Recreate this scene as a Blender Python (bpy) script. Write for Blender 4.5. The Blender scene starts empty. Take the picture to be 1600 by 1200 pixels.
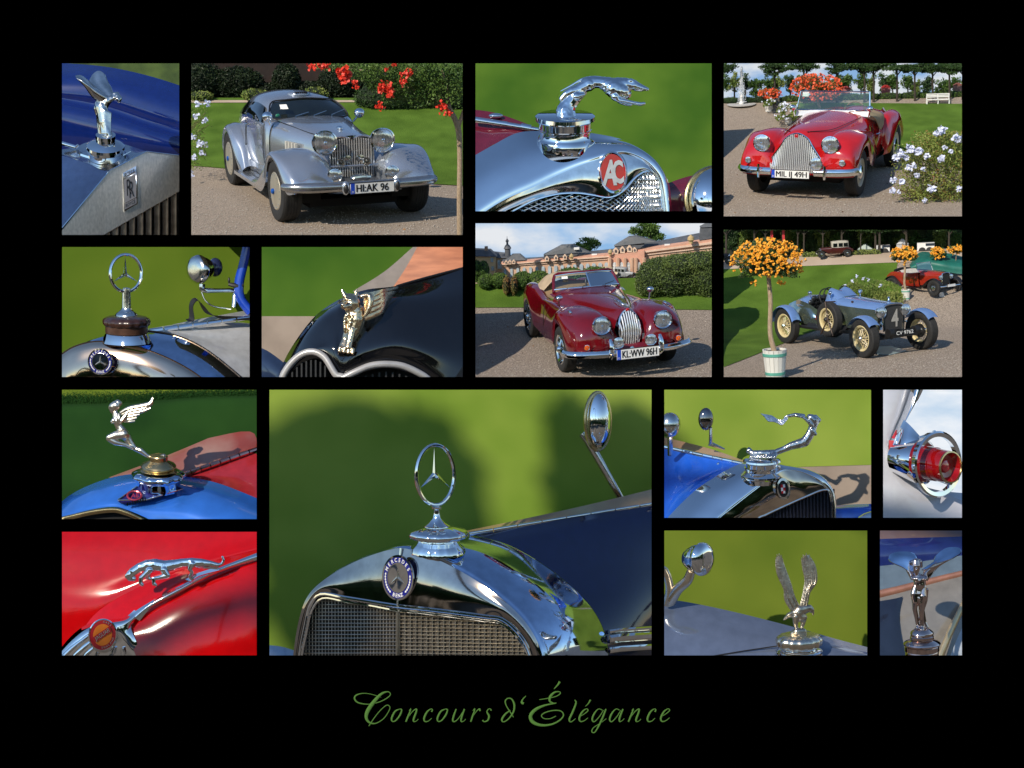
import bpy, bmesh, math, random
from mathutils import Vector, Matrix

# ------------------------------------------------------------------ camera, sky, sun, exposure
F = 2000.0                                  # focal length in pixels of a 1600 wide picture
SC = bpy.context.scene
COL = SC.collection
cam_data = bpy.data.cameras.new('camera')
cam_data.sensor_width = 36.0
cam_data.lens = 36.0 * F / 1600.0
cam_data.clip_end = 5000.0
cam = bpy.data.objects.new('camera', cam_data)
cam.rotation_euler = (math.radians(90), 0, 0)
COL.objects.link(cam)
SC.camera = cam

SUN_ELEV, SUN_LEFT = math.radians(26), math.radians(36)     # from the upper left, behind the camera
world = bpy.data.worlds.new('World')
SC.world = world
world.use_nodes = True
wn = world.node_tree.nodes
sky = wn.new('ShaderNodeTexSky')
sky.sky_type = 'NISHITA'
sky.sun_disc = False
sky.air_density = 1.0
sky.dust_density = 0.0
sky.ozone_density = 3.0
sky.sun_elevation = SUN_ELEV
sky.sun_rotation = math.pi + SUN_LEFT
wn['Background'].inputs['Strength'].default_value = 0.14
world.node_tree.links.new(sky.outputs['Color'], wn['Background'].inputs['Color'])
sun_data = bpy.data.lights.new('sun', 'SUN')
sun_data.energy = 4.6
sun_data.angle = math.radians(0.5)
sun_data.color = (1.0, 0.89, 0.74)
sun = bpy.data.objects.new('sun', sun_data)
travel = Vector((math.sin(SUN_LEFT) * math.cos(SUN_ELEV), math.cos(SUN_LEFT) * math.cos(SUN_ELEV), -math.sin(SUN_ELEV)))
sun.rotation_euler = travel.to_track_quat('-Z', 'Y').to_euler()
COL.objects.link(sun)
SC.view_settings.view_transform = 'Standard'
SC.view_settings.look = 'None'
SC.view_settings.exposure = 0.0
SC.view_settings.gamma = 1.0
SC.render.engine = 'CYCLES'
SC.cycles.use_denoising = True
SC.cycles.max_bounces = 8
SC.cycles.sample_clamp_indirect = 6.0

RND = random.Random(7)

# ------------------------------------------------------------------ materials
MATS = {}
def mat(name, col=(.5, .5, .5), rough=.5, metal=0., coat=0., var=.12, vscale=8., bump=0., bscale=60., spec=.5,
        trans=0., emit=None, col2=None, aniso=False, detail=4., contrast=None):
    """Principled material whose colour and relief vary through noise."""
    if name in MATS:
        return MATS[name]
    m = bpy.data.materials.new(name)
    m.use_nodes = True
    nt = m.node_tree
    b = nt.nodes['Principled BSDF']
    b.inputs['Roughness'].default_value = rough
    b.inputs['Metallic'].default_value = metal
    b.inputs['Coat Weight'].default_value = coat
    b.inputs['Coat Roughness'].default_value = .04
    b.inputs['Specular IOR Level'].default_value = spec
    b.inputs['Transmission Weight'].default_value = trans
    tc = nt.nodes.new('ShaderNodeTexCoord')
    src = tc.outputs['Object']
    if aniso:
        mp = nt.nodes.new('ShaderNodeMapping')
        mp.inputs['Scale'].default_value = aniso
        nt.links.new(src, mp.inputs['Vector'])
        src = mp.outputs['Vector']
    nz = nt.nodes.new('ShaderNodeTexNoise')
    nz.inputs['Scale'].default_value = vscale
    nz.inputs['Detail'].default_value = detail
    nt.links.new(src, nz.inputs['Vector'])
    rp = nt.nodes.new('ShaderNodeValToRGB')
    c2 = col2 or tuple(min(1, c * (1 + var)) for c in col)
    c1 = col if col2 else tuple(c * (1 - var) for c in col)
    lo, hi = contrast or (.3, .7)
    rp.color_ramp.elements[0].position = lo
    rp.color_ramp.elements[1].position = hi
    rp.color_ramp.elements[0].color = (*c1, 1)
    rp.color_ramp.elements[1].color = (*c2, 1)
    nt.links.new(nz.outputs['Fac'], rp.inputs['Fac'])
    nt.links.new(rp.outputs['Color'], b.inputs['Base Color'])
    if bump:
        n2 = nt.nodes.new('ShaderNodeTexNoise')
        n2.inputs['Scale'].default_value = bscale
        n2.inputs['Detail'].default_value = 5.
        nt.links.new(src, n2.inputs['Vector'])
        bp = nt.nodes.new('ShaderNodeBump')
        bp.inputs['Strength'].default_value = bump
        bp.inputs['Distance'].default_value = .02
        nt.links.new(n2.outputs['Fac'], bp.inputs['Height'])
        nt.links.new(bp.outputs['Normal'], b.inputs['Normal'])
    if emit:
        b.inputs['Emission Color'].default_value = (*emit[0], 1)
        b.inputs['Emission Strength'].default_value = emit[1]
    MATS[name] = m
    return m

def clear_glass(name, tint=(.9, .95, .93), mix=.12):
    """Thin pane: mostly see-through, mirrors at grazing angles."""
    if name in MATS:
        return MATS[name]
    m = bpy.data.materials.new(name)
    m.use_nodes = True
    nt = m.node_tree
    nt.nodes.clear()
    out = nt.nodes.new('ShaderNodeOutputMaterial')
    tr = nt.nodes.new('ShaderNodeBsdfTransparent')
    tr.inputs['Color'].default_value = (*tint, 1)
    gl = nt.nodes.new('ShaderNodeBsdfGlossy')
    gl.inputs['Roughness'].default_value = .02
    fr = nt.nodes.new('ShaderNodeFresnel')
    fr.inputs['IOR'].default_value = 1.5
    ad = nt.nodes.new('ShaderNodeMath')
    ad.operation = 'ADD'
    ad.inputs[1].default_value = mix
    mx = nt.nodes.new('ShaderNodeMixShader')
    nt.links.new(fr.outputs['Fac'], ad.inputs[0])
    nt.links.new(ad.outputs[0], mx.inputs['Fac'])
    nt.links.new(tr.outputs[0], mx.inputs[1])
    nt.links.new(gl.outputs[0], mx.inputs[2])
    nt.links.new(mx.outputs[0], out.inputs['Surface'])
    MATS[name] = m
    return m

BLACK = mat('matt_black_board', (0, 0, 0), 1., spec=0., var=0)
CHROME = mat('chrome', (.86, .87, .88), .05, 1., var=.03, vscale=3)
CHROME_OLD = mat('old_chrome', (.72, .70, .66), .16, 1., var=.12, vscale=9, bump=.05, bscale=25)
STEEL = mat('brushed_steel', (.60, .56, .50), .36, .85, var=.16, vscale=4, aniso=(9, 2, 3), bump=.06, bscale=30)
SILVERMETAL = mat('dull_silver', (.62, .58, .50), .33, 1., var=.25, vscale=12, bump=.2, bscale=40)
BRASS = mat('brass', (.60, .46, .24), .25, 1., var=.15)
RUBBER = mat('tyre_rubber', (.018, .018, .018), .75, var=.3, vscale=30, bump=.3, bscale=90)
DARK = mat('dark_void', (.006, .006, .007), .9, var=.2)
SATIN = mat('satin_black', (.012, .012, .013), .45, var=.2)
WHITE = mat('white_paint', (.78, .78, .76), .4, var=.06)
PLATE = mat('plate_white', (.82, .82, .80), .35, var=.02)
INK = mat('black_ink', (.008, .008, .01), .4, var=.1)
EUBLUE = mat('plate_blue', (.01, .06, .50), .4, var=.1)
LENS = mat('lamp_lens', (.70, .74, .78), .10, .85, var=.22, vscale=16, aniso=(3, 1, .4), bump=.35, bscale=14, coat=.6)
AMBER = mat('amber_lens', (.75, .12, .01), .15, var=.2, vscale=30, coat=.5)
GLASS = clear_glass('window_glass')
DARKGLASS = mat('dark_glass', (.006, .009, .008), .03, var=.2, spec=.8, coat=1.)
BROWNLEATHER = mat('brown_leather', (.05, .025, .015), .5)
LAWN = mat('lawn_grass', (.060, .118, .012), .9, col2=(.105, .19, .024), vscale=2.2, detail=8, bump=.9, bscale=55, spec=.15)
LAWNSOFT = mat('lawn_smooth', (.036, .095, .010), .95, col2=(.080, .155, .018), vscale=.75, detail=2.5, contrast=(.32, .68), spec=.1)
LAWNPALE = mat('lawn_pale', (.14, .225, .026), .95, col2=(.235, .315, .05), vscale=.75, detail=2.5, contrast=(.32, .68), spec=.1)
LAWNOLIVE = mat('lawn_olive', (.080, .125, .012), .95, col2=(.135, .18, .02), vscale=.75, detail=2.5, contrast=(.32, .68), spec=.1)
LAWNDEEP = mat('lawn_deep', (.018, .06, .008), .95, col2=(.028, .085, .012), vscale=.9, detail=1., spec=.1)
GRAVEL = mat('gravel', (.175, .14, .11), .95, col2=(.45, .375, .30), vscale=60, detail=3., contrast=(.36, .64), bump=.55, bscale=95, spec=.15)
GRAVELSOFT = mat('gravel_smooth', (.42, .33, .25), .95, col2=(.52, .42, .33), vscale=2, spec=.1)
GRAVELDIM = mat('gravel_dim', (.23, .185, .15), .95, col2=(.33, .27, .22), vscale=2, spec=.1)
SLAT = mat('bright_slat', (.78, .79, .80), .16, .6, var=.05)
BARK = mat('bark', (.30, .21, .13), .9, col2=(.48, .37, .25), vscale=14, bump=.5, aniso=(5, 5, 1))
DARKBARK = mat('dark_bark', (.05, .04, .03), .9, var=.3, vscale=12, bump=.5)

def leaf(name, c1, c2):
    m = mat(name, c1, .55, col2=c2, vscale=3.5, spec=.3, contrast=(.35, .65))
    return m
LEAF = leaf('leaf_green', (.035, .085, .012), (.10, .17, .03))
LEAFDARK = leaf('leaf_dark', (.018, .045, .012), (.05, .10, .022))
LEAFPALE = leaf('leaf_pale', (.10, .16, .03), (.24, .28, .07))
LEAFRUST = leaf('leaf_rust', (.12, .14, .03), (.28, .13, .05))

# ------------------------------------------------------------------ geometry helpers
def V(*a):
    return Vector(a)

def W(px, py, d):
    return Vector(((px - 800) * d / F, d, (600 - py) * d / F))

def cr(p0, p1, p2, p3, t):
    return .5 * ((2 * p1) + (p2 - p0) * t + (2 * p0 - 5 * p1 + 4 * p2 - p3) * t * t + (3 * p1 - p0 - 3 * p2 + p3) * t ** 3)

def spline(pts, n, closed=False):
    """Catmull-Rom through pts, n pieces per span."""
    pts = [Vector(p) for p in pts]
    N = len(pts)
    out = []
    if closed:
        for i in range(N):
            for k in range(n):
                out.append(cr(pts[i - 1], pts[i], pts[(i + 1) % N], pts[(i + 2) % N], k / n))
        return out
    if N == 2:
        return [pts[0].lerp(pts[1], k / n) for k in range(n + 1)]
    ext = [2 * pts[0] - pts[1]] + pts + [2 * pts[-1] - pts[-2]]
    for i in range(N - 1):
        for k in range(n):
            out.append(cr(ext[i], ext[i + 1], ext[i + 2], ext[i + 3], k / n))
    out.append(pts[-1].copy())
    return out

PANELS = []
class Panel:
    def __init__(s, name, rect, d, zo, zs):
        s.name, s.rect, s.d, s.zo, s.zs = name, rect, d, zo, zs
        s.objs = []
        PANELS.append(s)
    def p(s, v):
        """(x right, y down, z away), all in pixels of the study crop -> world."""
        return W(s.zo[0] + s.zs * v[0], s.zo[1] + s.zs * v[1], s.d * (1 + v[2] * s.zs / F))
    def at(s, x, y, z=0):
        return s.p((x, y, z))
CUR = None      # the panel that new meshes belong to

def thing(name, label, cat, loc=(0, 0, 0), M=None, group=None):
    o = bpy.data.objects.new(name, None)
    o.empty_display_size = .1
    COL.objects.link(o)
    if M is not None:
        o.matrix_world = M
    else:
        o.location = loc
    o['label'] = label
    o['category'] = cat
    if group:
        o['group'] = group
    return o

def tag(o, label, cat, group=None):
    o['label'] = label
    o['category'] = cat
    if group:
        o['group'] = group
    return o

def wm(o):
    m = o.matrix_basis.copy()
    return wm(o.parent) @ m if o.parent else m

class MB:
    """Collects faces in modelling coordinates; T maps them to world (or to the parent's space)."""
    def __init__(s, T=None):
        s.v, s.f, s.T = [], [], T
    def add(s, vs, fs):
        o = len(s.v)
        s.v += [Vector(v) for v in vs]
        s.f += [tuple(i + o for i in f) for f in fs]
        return s
    def grid(s, rows, n=4, m=4, closed=False, thick=None):
        """spline surface through a grid of control points (rows along m, points of a row along n)."""
        R = [spline(r, n, closed) for r in rows]
        w = len(R[0])
        C = [spline([r[j] for r in R], m) for j in range(w)]
        h = len(C[0])
        vs = [C[j][i] for i in range(h) for j in range(w)]
        fs = []
        ww = w if closed else w - 1
        for i in range(h - 1):
            for j in range(ww):
                a, b = i * w + j, i * w + (j + 1) % w
                fs.append((a, b, b + w, a + w))
        if thick is None:
            return s.add(vs, fs)
        t = Vector(thick)
        N = len(vs)
        v2 = [v + t for v in vs]
        f2 = [tuple(i + N for i in reversed(f)) for f in fs]
        rim = []
        if not closed:
            loop = list(range(w)) + [i * w + w - 1 for i in range(1, h)] + [(h - 1) * w + j for j in range(w - 2, -1, -1)] + [i * w for i in range(h - 2, 0, -1)]
            for k in range(len(loop)):
                a, b = loop[k], loop[(k + 1) % len(loop)]
                rim.append((a, a + N, b + N, b))
        return s.add(vs + v2, fs + f2 + rim)
    def tube(s, path, r, n=8, sm=0, closed=False, cap=True, flat=None):
        """r: a number or one per point; flat=(vec, factor) squashes the section along vec."""
        P = [Vector(p) for p in path]
        Rr = list(r) if isinstance(r, (list, tuple)) else [r] * len(P)
        if sm:
            q = spline([Vector((x.x, x.y, x.z)) for x in P], sm, closed)
            rr = spline([Vector((a, 0, 0)) for a in Rr], sm, closed)
            P, Rr = q, [a.x for a in rr]
        N = len(P)
        vs, fs = [], []
        prev = None
        for i in range(N):
            if closed:
                t = P[(i + 1) % N] - P[i - 1]
            else:
                t = P[min(i + 1, N - 1)] - P[max(i - 1, 0)]
            t = t.normalized() if t.length > 1e-9 else Vector((0, 0, 1))
            if prev is None:
                u = t.orthogonal().normalized()
            else:
                u = (prev - t * prev.dot(t))
                u = u.normalized() if u.length > 1e-9 else t.orthogonal().normalized()
            prev = u
            w = t.cross(u)
            for k in range(n):
                a = 2 * math.pi * (k + .5) / n
                off = u * math.cos(a) * Rr[i] + w * math.sin(a) * Rr[i]
                if flat:
                    fv = Vector(flat[0]).normalized()
                    off -= fv * off.dot(fv) * (1 - flat[1])
                vs.append(P[i] + off)
        for i in range(N if closed else N - 1):
            for k in range(n):
                a = i * n + k
                b = i * n + (k + 1) % n
                c = ((i + 1) % N) * n
                fs.append((a, b, c + (k + 1) % n, c + k))
        if cap and not closed:
            fs.append(tuple(reversed(range(n))))
            fs.append(tuple((N - 1) * n + k for k in range(n)))
        return s.add(vs, fs)
    def lathe(s, prof, o, ax, n=32, sm=0, scallop=None, cap=True):
        """prof: (radius, height along ax) pairs."""
        o, ax = Vector(o), Vector(ax).normalized()
        u = ax.orthogonal().normalized()
        w = ax.cross(u)
        if sm:
            prof = [(a.x, a.y) for a in spline([Vector((r, h, 0)) for r, h in prof], sm)]
        vs, fs = [], []
        for r, h in prof:
            for k in range(n):
                a = 2 * math.pi * k / n
                rr = r
                if scallop:
                    rr = r * (1 + scallop[1] * (abs(math.cos(a * scallop[0] / 2)) - .6))
                vs.append(o + ax * h + (u * math.cos(a) + w * math.sin(a)) * max(rr, 1e-4))
        for i in range(len(prof) - 1):
            for k in range(n):
                a, b = i * n + k, i * n + (k + 1) % n
                fs.append((a, b, b + n, a + n))
        if cap:
            fs.append(tuple(reversed(range(n))))
            fs.append(tuple((len(prof) - 1) * n + k for k in range(n)))
        return s.add(vs, fs)
    def poly(s, pts):
        return s.add(pts, [tuple(range(len(pts)))])
    def prism(s, pts, ext):
        pts = [Vector(p) for p in pts]
        e = Vector(ext)
        N = len(pts)
        fs = [tuple(reversed(range(N))), tuple(range(N, 2 * N))]
        fs += [(i, (i + 1) % N, N + (i + 1) % N, N + i) for i in range(N)]
        return s.add(pts + [p + e for p in pts], fs)
    def box(s, c, size, R=None):
        c = Vector(c)
        h = Vector(size) / 2
        vs = []
        for x in (-1, 1):
            for y in (-1, 1):
                for z in (-1, 1):
                    q = Vector((x * h.x, y * h.y, z * h.z))
                    vs.append(c + (R @ q if R else q))
        return s.add(vs, [(0, 1, 3, 2), (4, 6, 7, 5), (0, 4, 5, 1), (2, 3, 7, 6), (0, 2, 6, 4), (1, 5, 7, 3)])
    def ball(s, c, r, n=16, m=10, R=None):
        c = Vector(c)
        r = Vector(r) if not isinstance(r, (int, float)) else Vector((r, r, r))
        vs, fs = [], []
        for i in range(m + 1):
            th = math.pi * i / m
            for k in range(n):
                a = 2 * math.pi * k / n
                q = Vector((r.x * math.sin(th) * math.cos(a), r.y * math.sin(th) * math.sin(a), r.z * math.cos(th)))
                vs.append(c + (R @ q if R else q))
        for i in range(m):
            for k in range(n):
                a, b = i * n + k, i * n + (k + 1) % n
                fs.append((a, b, b + n, a + n))
        return s.add(vs, fs)
    def caps(s, chain, n=10):
        """rounded tapered limbs through (x, y, z, r) points."""
        for i in range(len(chain) - 1):
            a, b = chain[i], chain[i + 1]
            s.tube([a[:3], b[:3]], [a[3], b[3]], n)
        for a in chain:
            s.ball(a[:3], a[3], n, 7)
        return s
    def obj(s, name, material, parent=None, sharp=35, smooth=True, merge=1e-6, kind=None, panel=None):
        T = s.T
        inv = wm(parent).inverted() if parent and T else None
        vs = s.v
        if T:
            vs = [T(v) for v in vs]
            if inv:
                vs = [inv @ v for v in vs]
        me = bpy.data.meshes.new(name)
        me.from_pydata([tuple(v) for v in vs], [], s.f)
        bm = bmesh.new()
        bm.from_mesh(me)
        bmesh.ops.remove_doubles(bm, verts=bm.verts, dist=merge)
        bmesh.ops.recalc_face_normals(bm, faces=bm.faces)
        for f in bm.faces:
            f.smooth = smooth
        bm.to_mesh(me)
        bm.free()
        if smooth and sharp < 180:
            me.set_sharp_from_angle(angle=math.radians(sharp))
        me.materials.append(material)
        return link(name, me, parent, kind, panel)

def link(name, me, parent=None, kind=None, panel=None):
    o = bpy.data.objects.new(name, me)
    COL.objects.link(o)
    if parent:
        o.parent = parent
    if kind:
        o['kind'] = kind
    pn = panel or CUR
    if pn:
        pn.objs.append(o)
    return o

def blob(m, voxel, smooth=4, T=None):
    voxel, smooth = voxel * .86, max(1, smooth - 1)
    """Fuse the overlapping closed shapes of MB m into one smooth skin (in modelling coordinates)."""
    me = bpy.data.meshes.new('tmp')
    me.from_pydata([tuple(v) for v in m.v], [], m.f)
    o = bpy.data.objects.new('tmp', me)
    COL.objects.link(o)
    md = o.modifiers.new('r', 'REMESH')
    md.mode = 'VOXEL'
    md.voxel_size = voxel
    if smooth:
        sm = o.modifiers.new('s', 'SMOOTH')
        sm.factor = .5
        sm.iterations = smooth
    dg = bpy.context.evaluated_depsgraph_get()
    ev = o.evaluated_get(dg)
    e = ev.to_mesh()
    out = MB(T or m.T)
    out.v = [v.co.copy() for v in e.vertices]
    out.f = [tuple(p.vertices) for p in e.polygons]
    ev.to_mesh_clear()
    bpy.data.objects.remove(o)
    bpy.data.meshes.remove(me)
    return out

TXT = {}
def text_mesh(s, bold=.0, thick=.0):
    """flat letters as (verts, faces); cap height about .7, baseline at 0, centred in x."""
    key = (s, bold, thick)
    if key not in TXT:
        cu = bpy.data.curves.new('t', 'FONT')
        cu.body = s
        cu.align_x = 'CENTER'
        cu.offset = bold
        cu.extrude = thick
        cu.resolution_u = 3
        o = bpy.data.objects.new('t', cu)
        COL.objects.link(o)
        dg = bpy.context.evaluated_depsgraph_get()
        ev = o.evaluated_get(dg)
        e = ev.to_mesh()
        vs = [v.co.copy() for v in e.vertices]
        fs = [tuple(p.vertices) for p in e.polygons]
        ev.to_mesh_clear()
        bpy.data.objects.remove(o)
        bpy.data.curves.remove(cu)
        TXT[key] = (vs, fs)
    return TXT[key]

def text(m, s, o, ex, ey, n=(0, 0, 0), bold=.0, w=None):
    """lay text s into MB m: baseline centre o, ex/ey = modelling vectors of one text unit; w fits the width to |ex|."""
    vs, fs = text_mesh(s, bold)
    o, ex, ey, n = Vector(o), Vector(ex), Vector(ey), Vector(n)
    if w:
        xs = [v.x for v in vs]
        k = w / (max(xs) - min(xs))
        cx = (max(xs) + min(xs)) / 2
        vs = [Vector(((v.x - cx) * k, v.y, 0)) for v in vs]
    m.add([o + ex * v.x + ey * v.y + n for v in vs], fs)

def arc_text(m, s, c, ex, ey, r, a0, a1, size, n, inward=False):
    """letters of s along a circle of radius r in the plane (ex, ey), from angle a0 to a1 (degrees)."""
    c, ex, ey, n = Vector(c), Vector(ex), Vector(ey), Vector(n)
    for i, ch in enumerate(s):
        a = math.radians(a0 + (a1 - a0) * (i + .5) / len(s))
        rad = ex * math.cos(a) + ey * math.sin(a)
        tan = (ex * math.sin(a) - ey * math.cos(a))
        up = rad
        if inward:
            tan, up = -tan, -rad
        if ch != ' ':
            text(m, ch, c + rad * r - up * size * .35 + n, tan * size, up * size, bold=.02)

def leaves(m, pts, size, rnd=RND, tri=False):
    """small folded leaves at the points, random turns."""
    for p in pts:
        k = size * rnd.uniform(.6, 1.25)
        a = Vector((rnd.gauss(0, 1), rnd.gauss(0, 1), rnd.gauss(0, 1))).normalized()
        b = a.orthogonal().normalized()
        b = (Matrix.Rotation(rnd.uniform(0, 6.28), 3, a) @ b)
        p = Vector(p)
        t = a.cross(b) * k * .18
        m.add([p - a * k * .5, p + b * k * .3 + t, p + a * k * .6, p - b * k * .3 + t], [(0, 1, 2), (0, 2, 3)])
    return m

def dots(m, pts, size, nrm, rnd=RND, jit=.25):
    """tiny leaves that all face much the same way."""
    nrm = Vector(nrm)
    for p in pts:
        n = (nrm + Vector((rnd.gauss(0, jit), rnd.gauss(0, jit), rnd.gauss(0, jit)))).normalized()
        a = n.orthogonal().normalized()
        a = Matrix.Rotation(rnd.uniform(0, 6.28), 3, n) @ a
        b = n.cross(a)
        k = size * rnd.uniform(.7, 1.3)
        p = Vector(p)
        m.add([p - a * k, p + b * k * .6, p + a * k, p - b * k * .6], [(0, 1, 2, 3)])
    return m

def crown_points(c, r, n, rnd=RND, clumps=14, shell=.55):
    """points gathered in clumps spread through an ellipsoid."""
    c = Vector(c)
    cl = []
    for i in range(clumps):
        q = Vector((rnd.gauss(0, 1), rnd.gauss(0, 1), rnd.gauss(0, 1))).normalized() * rnd.uniform(shell, .95)
        cl.append((q, rnd.uniform(.22, .42)))
    out = []
    for i in range(n):
        q, k = rnd.choice(cl)
        d = Vector((rnd.gauss(0, 1), rnd.gauss(0, 1), rnd.gauss(0, 1))).normalized() * k * rnd.random() ** .4
        w = q + d
        out.append(Vector((c.x + w.x * r[0], c.y + w.y * r[1], c.z + w.z * r[2])))
    return out

def clip_panel(pn):
    x0, y0, x1, y1 = pn.rect
    a, b, c, d = W(x0, y0, 1), W(x1, y0, 1), W(x1, y1, 1), W(x0, y1, 1)
    ctr = W((x0 + x1) / 2, (y0 + y1) / 2, 1)
    planes = []
    for p, q in ((a, b), (b, c), (c, d), (d, a)):
        n = p.cross(q).normalized()
        planes.append(n if n.dot(ctr) > 0 else -n)
    for o in list(pn.objs):
        M = wm(o)
        co = M.inverted() @ Vector((0, 0, 0))
        bb = [M @ Vector(k) for k in o.bound_box]
        todo = [n for n in planes if any(n.dot(k) < -1e-6 for k in bb)]
        if not todo:
            continue
        if o.data.users > 1:
            o.data = o.data.copy()
        bm = bmesh.new()
        bm.from_mesh(o.data)
        for n in todo:
            ln = (M.to_3x3().transposed() @ n).normalized()
            bmesh.ops.bisect_plane(bm, geom=bm.verts[:] + bm.edges[:] + bm.faces[:], plane_co=co, plane_no=ln, clear_inner=True, dist=1e-6)
        if not bm.faces:
            bm.free()
            kids = list(o.children)
            for k in kids:
                k.parent = o.parent
                k.matrix_basis = o.matrix_basis @ k.matrix_basis
            pn.objs.remove(o)
            bpy.data.objects.remove(o)
            continue
        bm.to_mesh(o.data)
        bm.free()

def bx_sheet(name, pn, pts, material, n=1, sub=8):
    """ground or backdrop sheet of a staged scene, part of the setting."""
    m = MB(pn.p)
    m.grid([pts[0], pts[1]] if len(pts) == 2 else pts, sub, sub)
    return m.obj(name, material, kind='structure')

WALL_Y = 34.5
# ------------------------------------------------------------------ the black display wall and the park ground before it
m = MB()
m.box((0, WALL_Y + .15, -1.8), (74, .3, 25.4))
m.obj('display_wall', BLACK, kind='structure')
m = MB()
m.poly([(-1500, -1500, -14), (1500, -1500, -14), (1500, 1500, -14), (-1500, 1500, -14)])
m.obj('ground', mat('park_gravel', (.105, .088, .07), .95, col2=(.17, .145, .115), vscale=.15), kind='structure')

# a belt of trees behind the camera, seen only mirrored in chrome and paint
m = MB()
rb = random.Random(3)
for i in range(46):
    a = math.radians(-178 + 176 * i / 45)
    r = rb.uniform(62, 80)
    c = Vector((math.cos(a) * r, math.sin(a) * r, -14 + rb.uniform(8, 11)))
    m.ball(c + V(0, 0, -1), (5.5, 5.5, 6.5), 10, 8)
    leaves(m, crown_points(c, (7, 7, rb.uniform(7, 10)), 240, rb, 14, .4), 2.2, rb)
m.obj('tree_belt', LEAFDARK, kind='stuff', smooth=False)

def lathe_up(m, prof, o, phi, lean=(0, 0), **k):
    """lathe whose axis is 'up' seen from phi degrees above; prof heights grow downward in the picture."""
    f = math.radians(phi)
    m.lathe(prof, o, Vector((lean[0], math.cos(f), math.sin(f) + lean[1])), **k)
    return m

def star_ring(th, pn, c, rx, ry, tube, arms, ctr, yaw=.5, mt=None):
    """three-pointed star in a ring, standing on a stem: two parts of the mascot."""
    mt = mt or CHROME
    cx, cy, cz = c
    m = MB(pn.p)
    m.tube([(cx + rx * math.cos(a), cy + ry * math.sin(a), cz + rx * yaw * math.cos(a)) for a in [2 * math.pi * k / 48 for k in range(48)]], tube, 10, closed=True)
    mas = m.obj('mascot', mt, th)
    m = MB(pn.p)
    ctr = Vector(ctr)
    ft, bk = ctr + V(0, 0, -16), ctr + V(0, 0, 16)
    A = [Vector(a) for a in arms]
    vs = [ft, bk] + A
    for i in range(3):
        a, b = A[i] - ctr, A[(i + 1) % 3] - ctr
        vs.append(ctr + (a.normalized() + b.normalized()) * a.length * .13)
    fs = []
    for i in range(3):
        p, q0, q1 = 2 + i, 5 + i, 5 + (i - 1) % 3
        fs += [(0, p, q0), (0, q1, p), (1, q0, p), (1, p, q1)]
    m.add(vs, fs)
    m.obj('star', mt, mas, sharp=5)
    return mas

def star_badge(th, pn, c, r, nx=(1, 0, -.5), tilt=0, letters=('MERCEDES', 'BENZ')):
    """round enamel badge: silver disc with star, blue ring with white lettering and laurel."""
    c = Vector(c)
    ex = Vector(nx) * r
    ey = Vector((tilt, -1, -.12)) * r
    n = Vector(ex.cross(ey)).normalized()
    if n.z > 0:
        n = -n
    k = r * .01
    def disc(m, r0, r1, h0, h1):
        N = 40
        vs = []
        for rr, h in ((r0, h0), (r1, h1)):
            vs += [c + (ex * math.cos(2 * math.pi * i / N) + ey * math.sin(2 * math.pi * i / N)) * rr + n * h for i in range(N)]
        m.add(vs, [(i, (i + 1) % N, N + (i + 1) % N, N + i) for i in range(N)])
    m = MB(pn.p); disc(m, 1.02, 1.02, 0, 10 * k); disc(m, 1.02, .93, 10 * k, 11 * k); disc(m, .68, .62, 11 * k, 11 * k); disc(m, .62, .001, 11 * k, 7 * k)
    b = m.obj('badge', CHROME, th)
    m = MB(pn.p); disc(m, .93, .68, 9 * k, 9 * k)
    m.obj('enamel_ring', mat('badge_blue', (.012, .016, .20), .15, coat=.6), b)
    m = MB(pn.p)
    arc_text(m, letters[0], c, ex, ey, .80, 160, 20, .24, n * 10.5 * k)
    arc_text(m, letters[1], c, ex, ey, .80, 245, 295, .24, n * 10.5 * k, inward=True)
    for a in list(range(-50, 12, 9)) + list(range(168, 232, 9)):
        q = c + (ex * math.cos(math.radians(a)) + ey * math.sin(math.radians(a))) * .8 + n * 10.5 * k
        t = (-ex * math.sin(math.radians(a)) + ey * math.cos(math.radians(a))) * .07
        u = (ex * math.cos(math.radians(a)) + ey * math.sin(math.radians(a))) * .09
        m.poly([q - t, q + u * .6, q + t * 1.2, q - u * .6])
    m.obj('badge_lettering', mat('badge_white', (.75, .75, .72), .4), b, smooth=False)
    m = MB(pn.p)
    A = [c + (ex * math.cos(math.radians(a)) + ey * math.sin(math.radians(a))) * .58 + n * 9 * k for a in (90, 210, 330)]
    B = [c + (ex * math.cos(math.radians(a)) + ey * math.sin(math.radians(a))) * .10 + n * 9 * k for a in (150, 270, 30)]
    m.add([c + n * 20 * k] + A + B, [(0, 1, 4), (0, 4, 2), (0, 2, 5), (0, 5, 3), (0, 3, 6), (0, 6, 1)])
    m.obj('star', SILVERMETAL, b, smooth=False)
    return b

def inside(pt, poly):
    x, y = pt
    r = False
    for i in range(len(poly)):
        x1, y1 = poly[i][0], poly[i][1]
        x2, y2 = poly[i - 1][0], poly[i - 1][1]
        if (y1 > y) != (y2 > y) and x < (x2 - x1) * (y - y1) / (y2 - y1) + x1:
            r = not r
    return r

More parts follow.
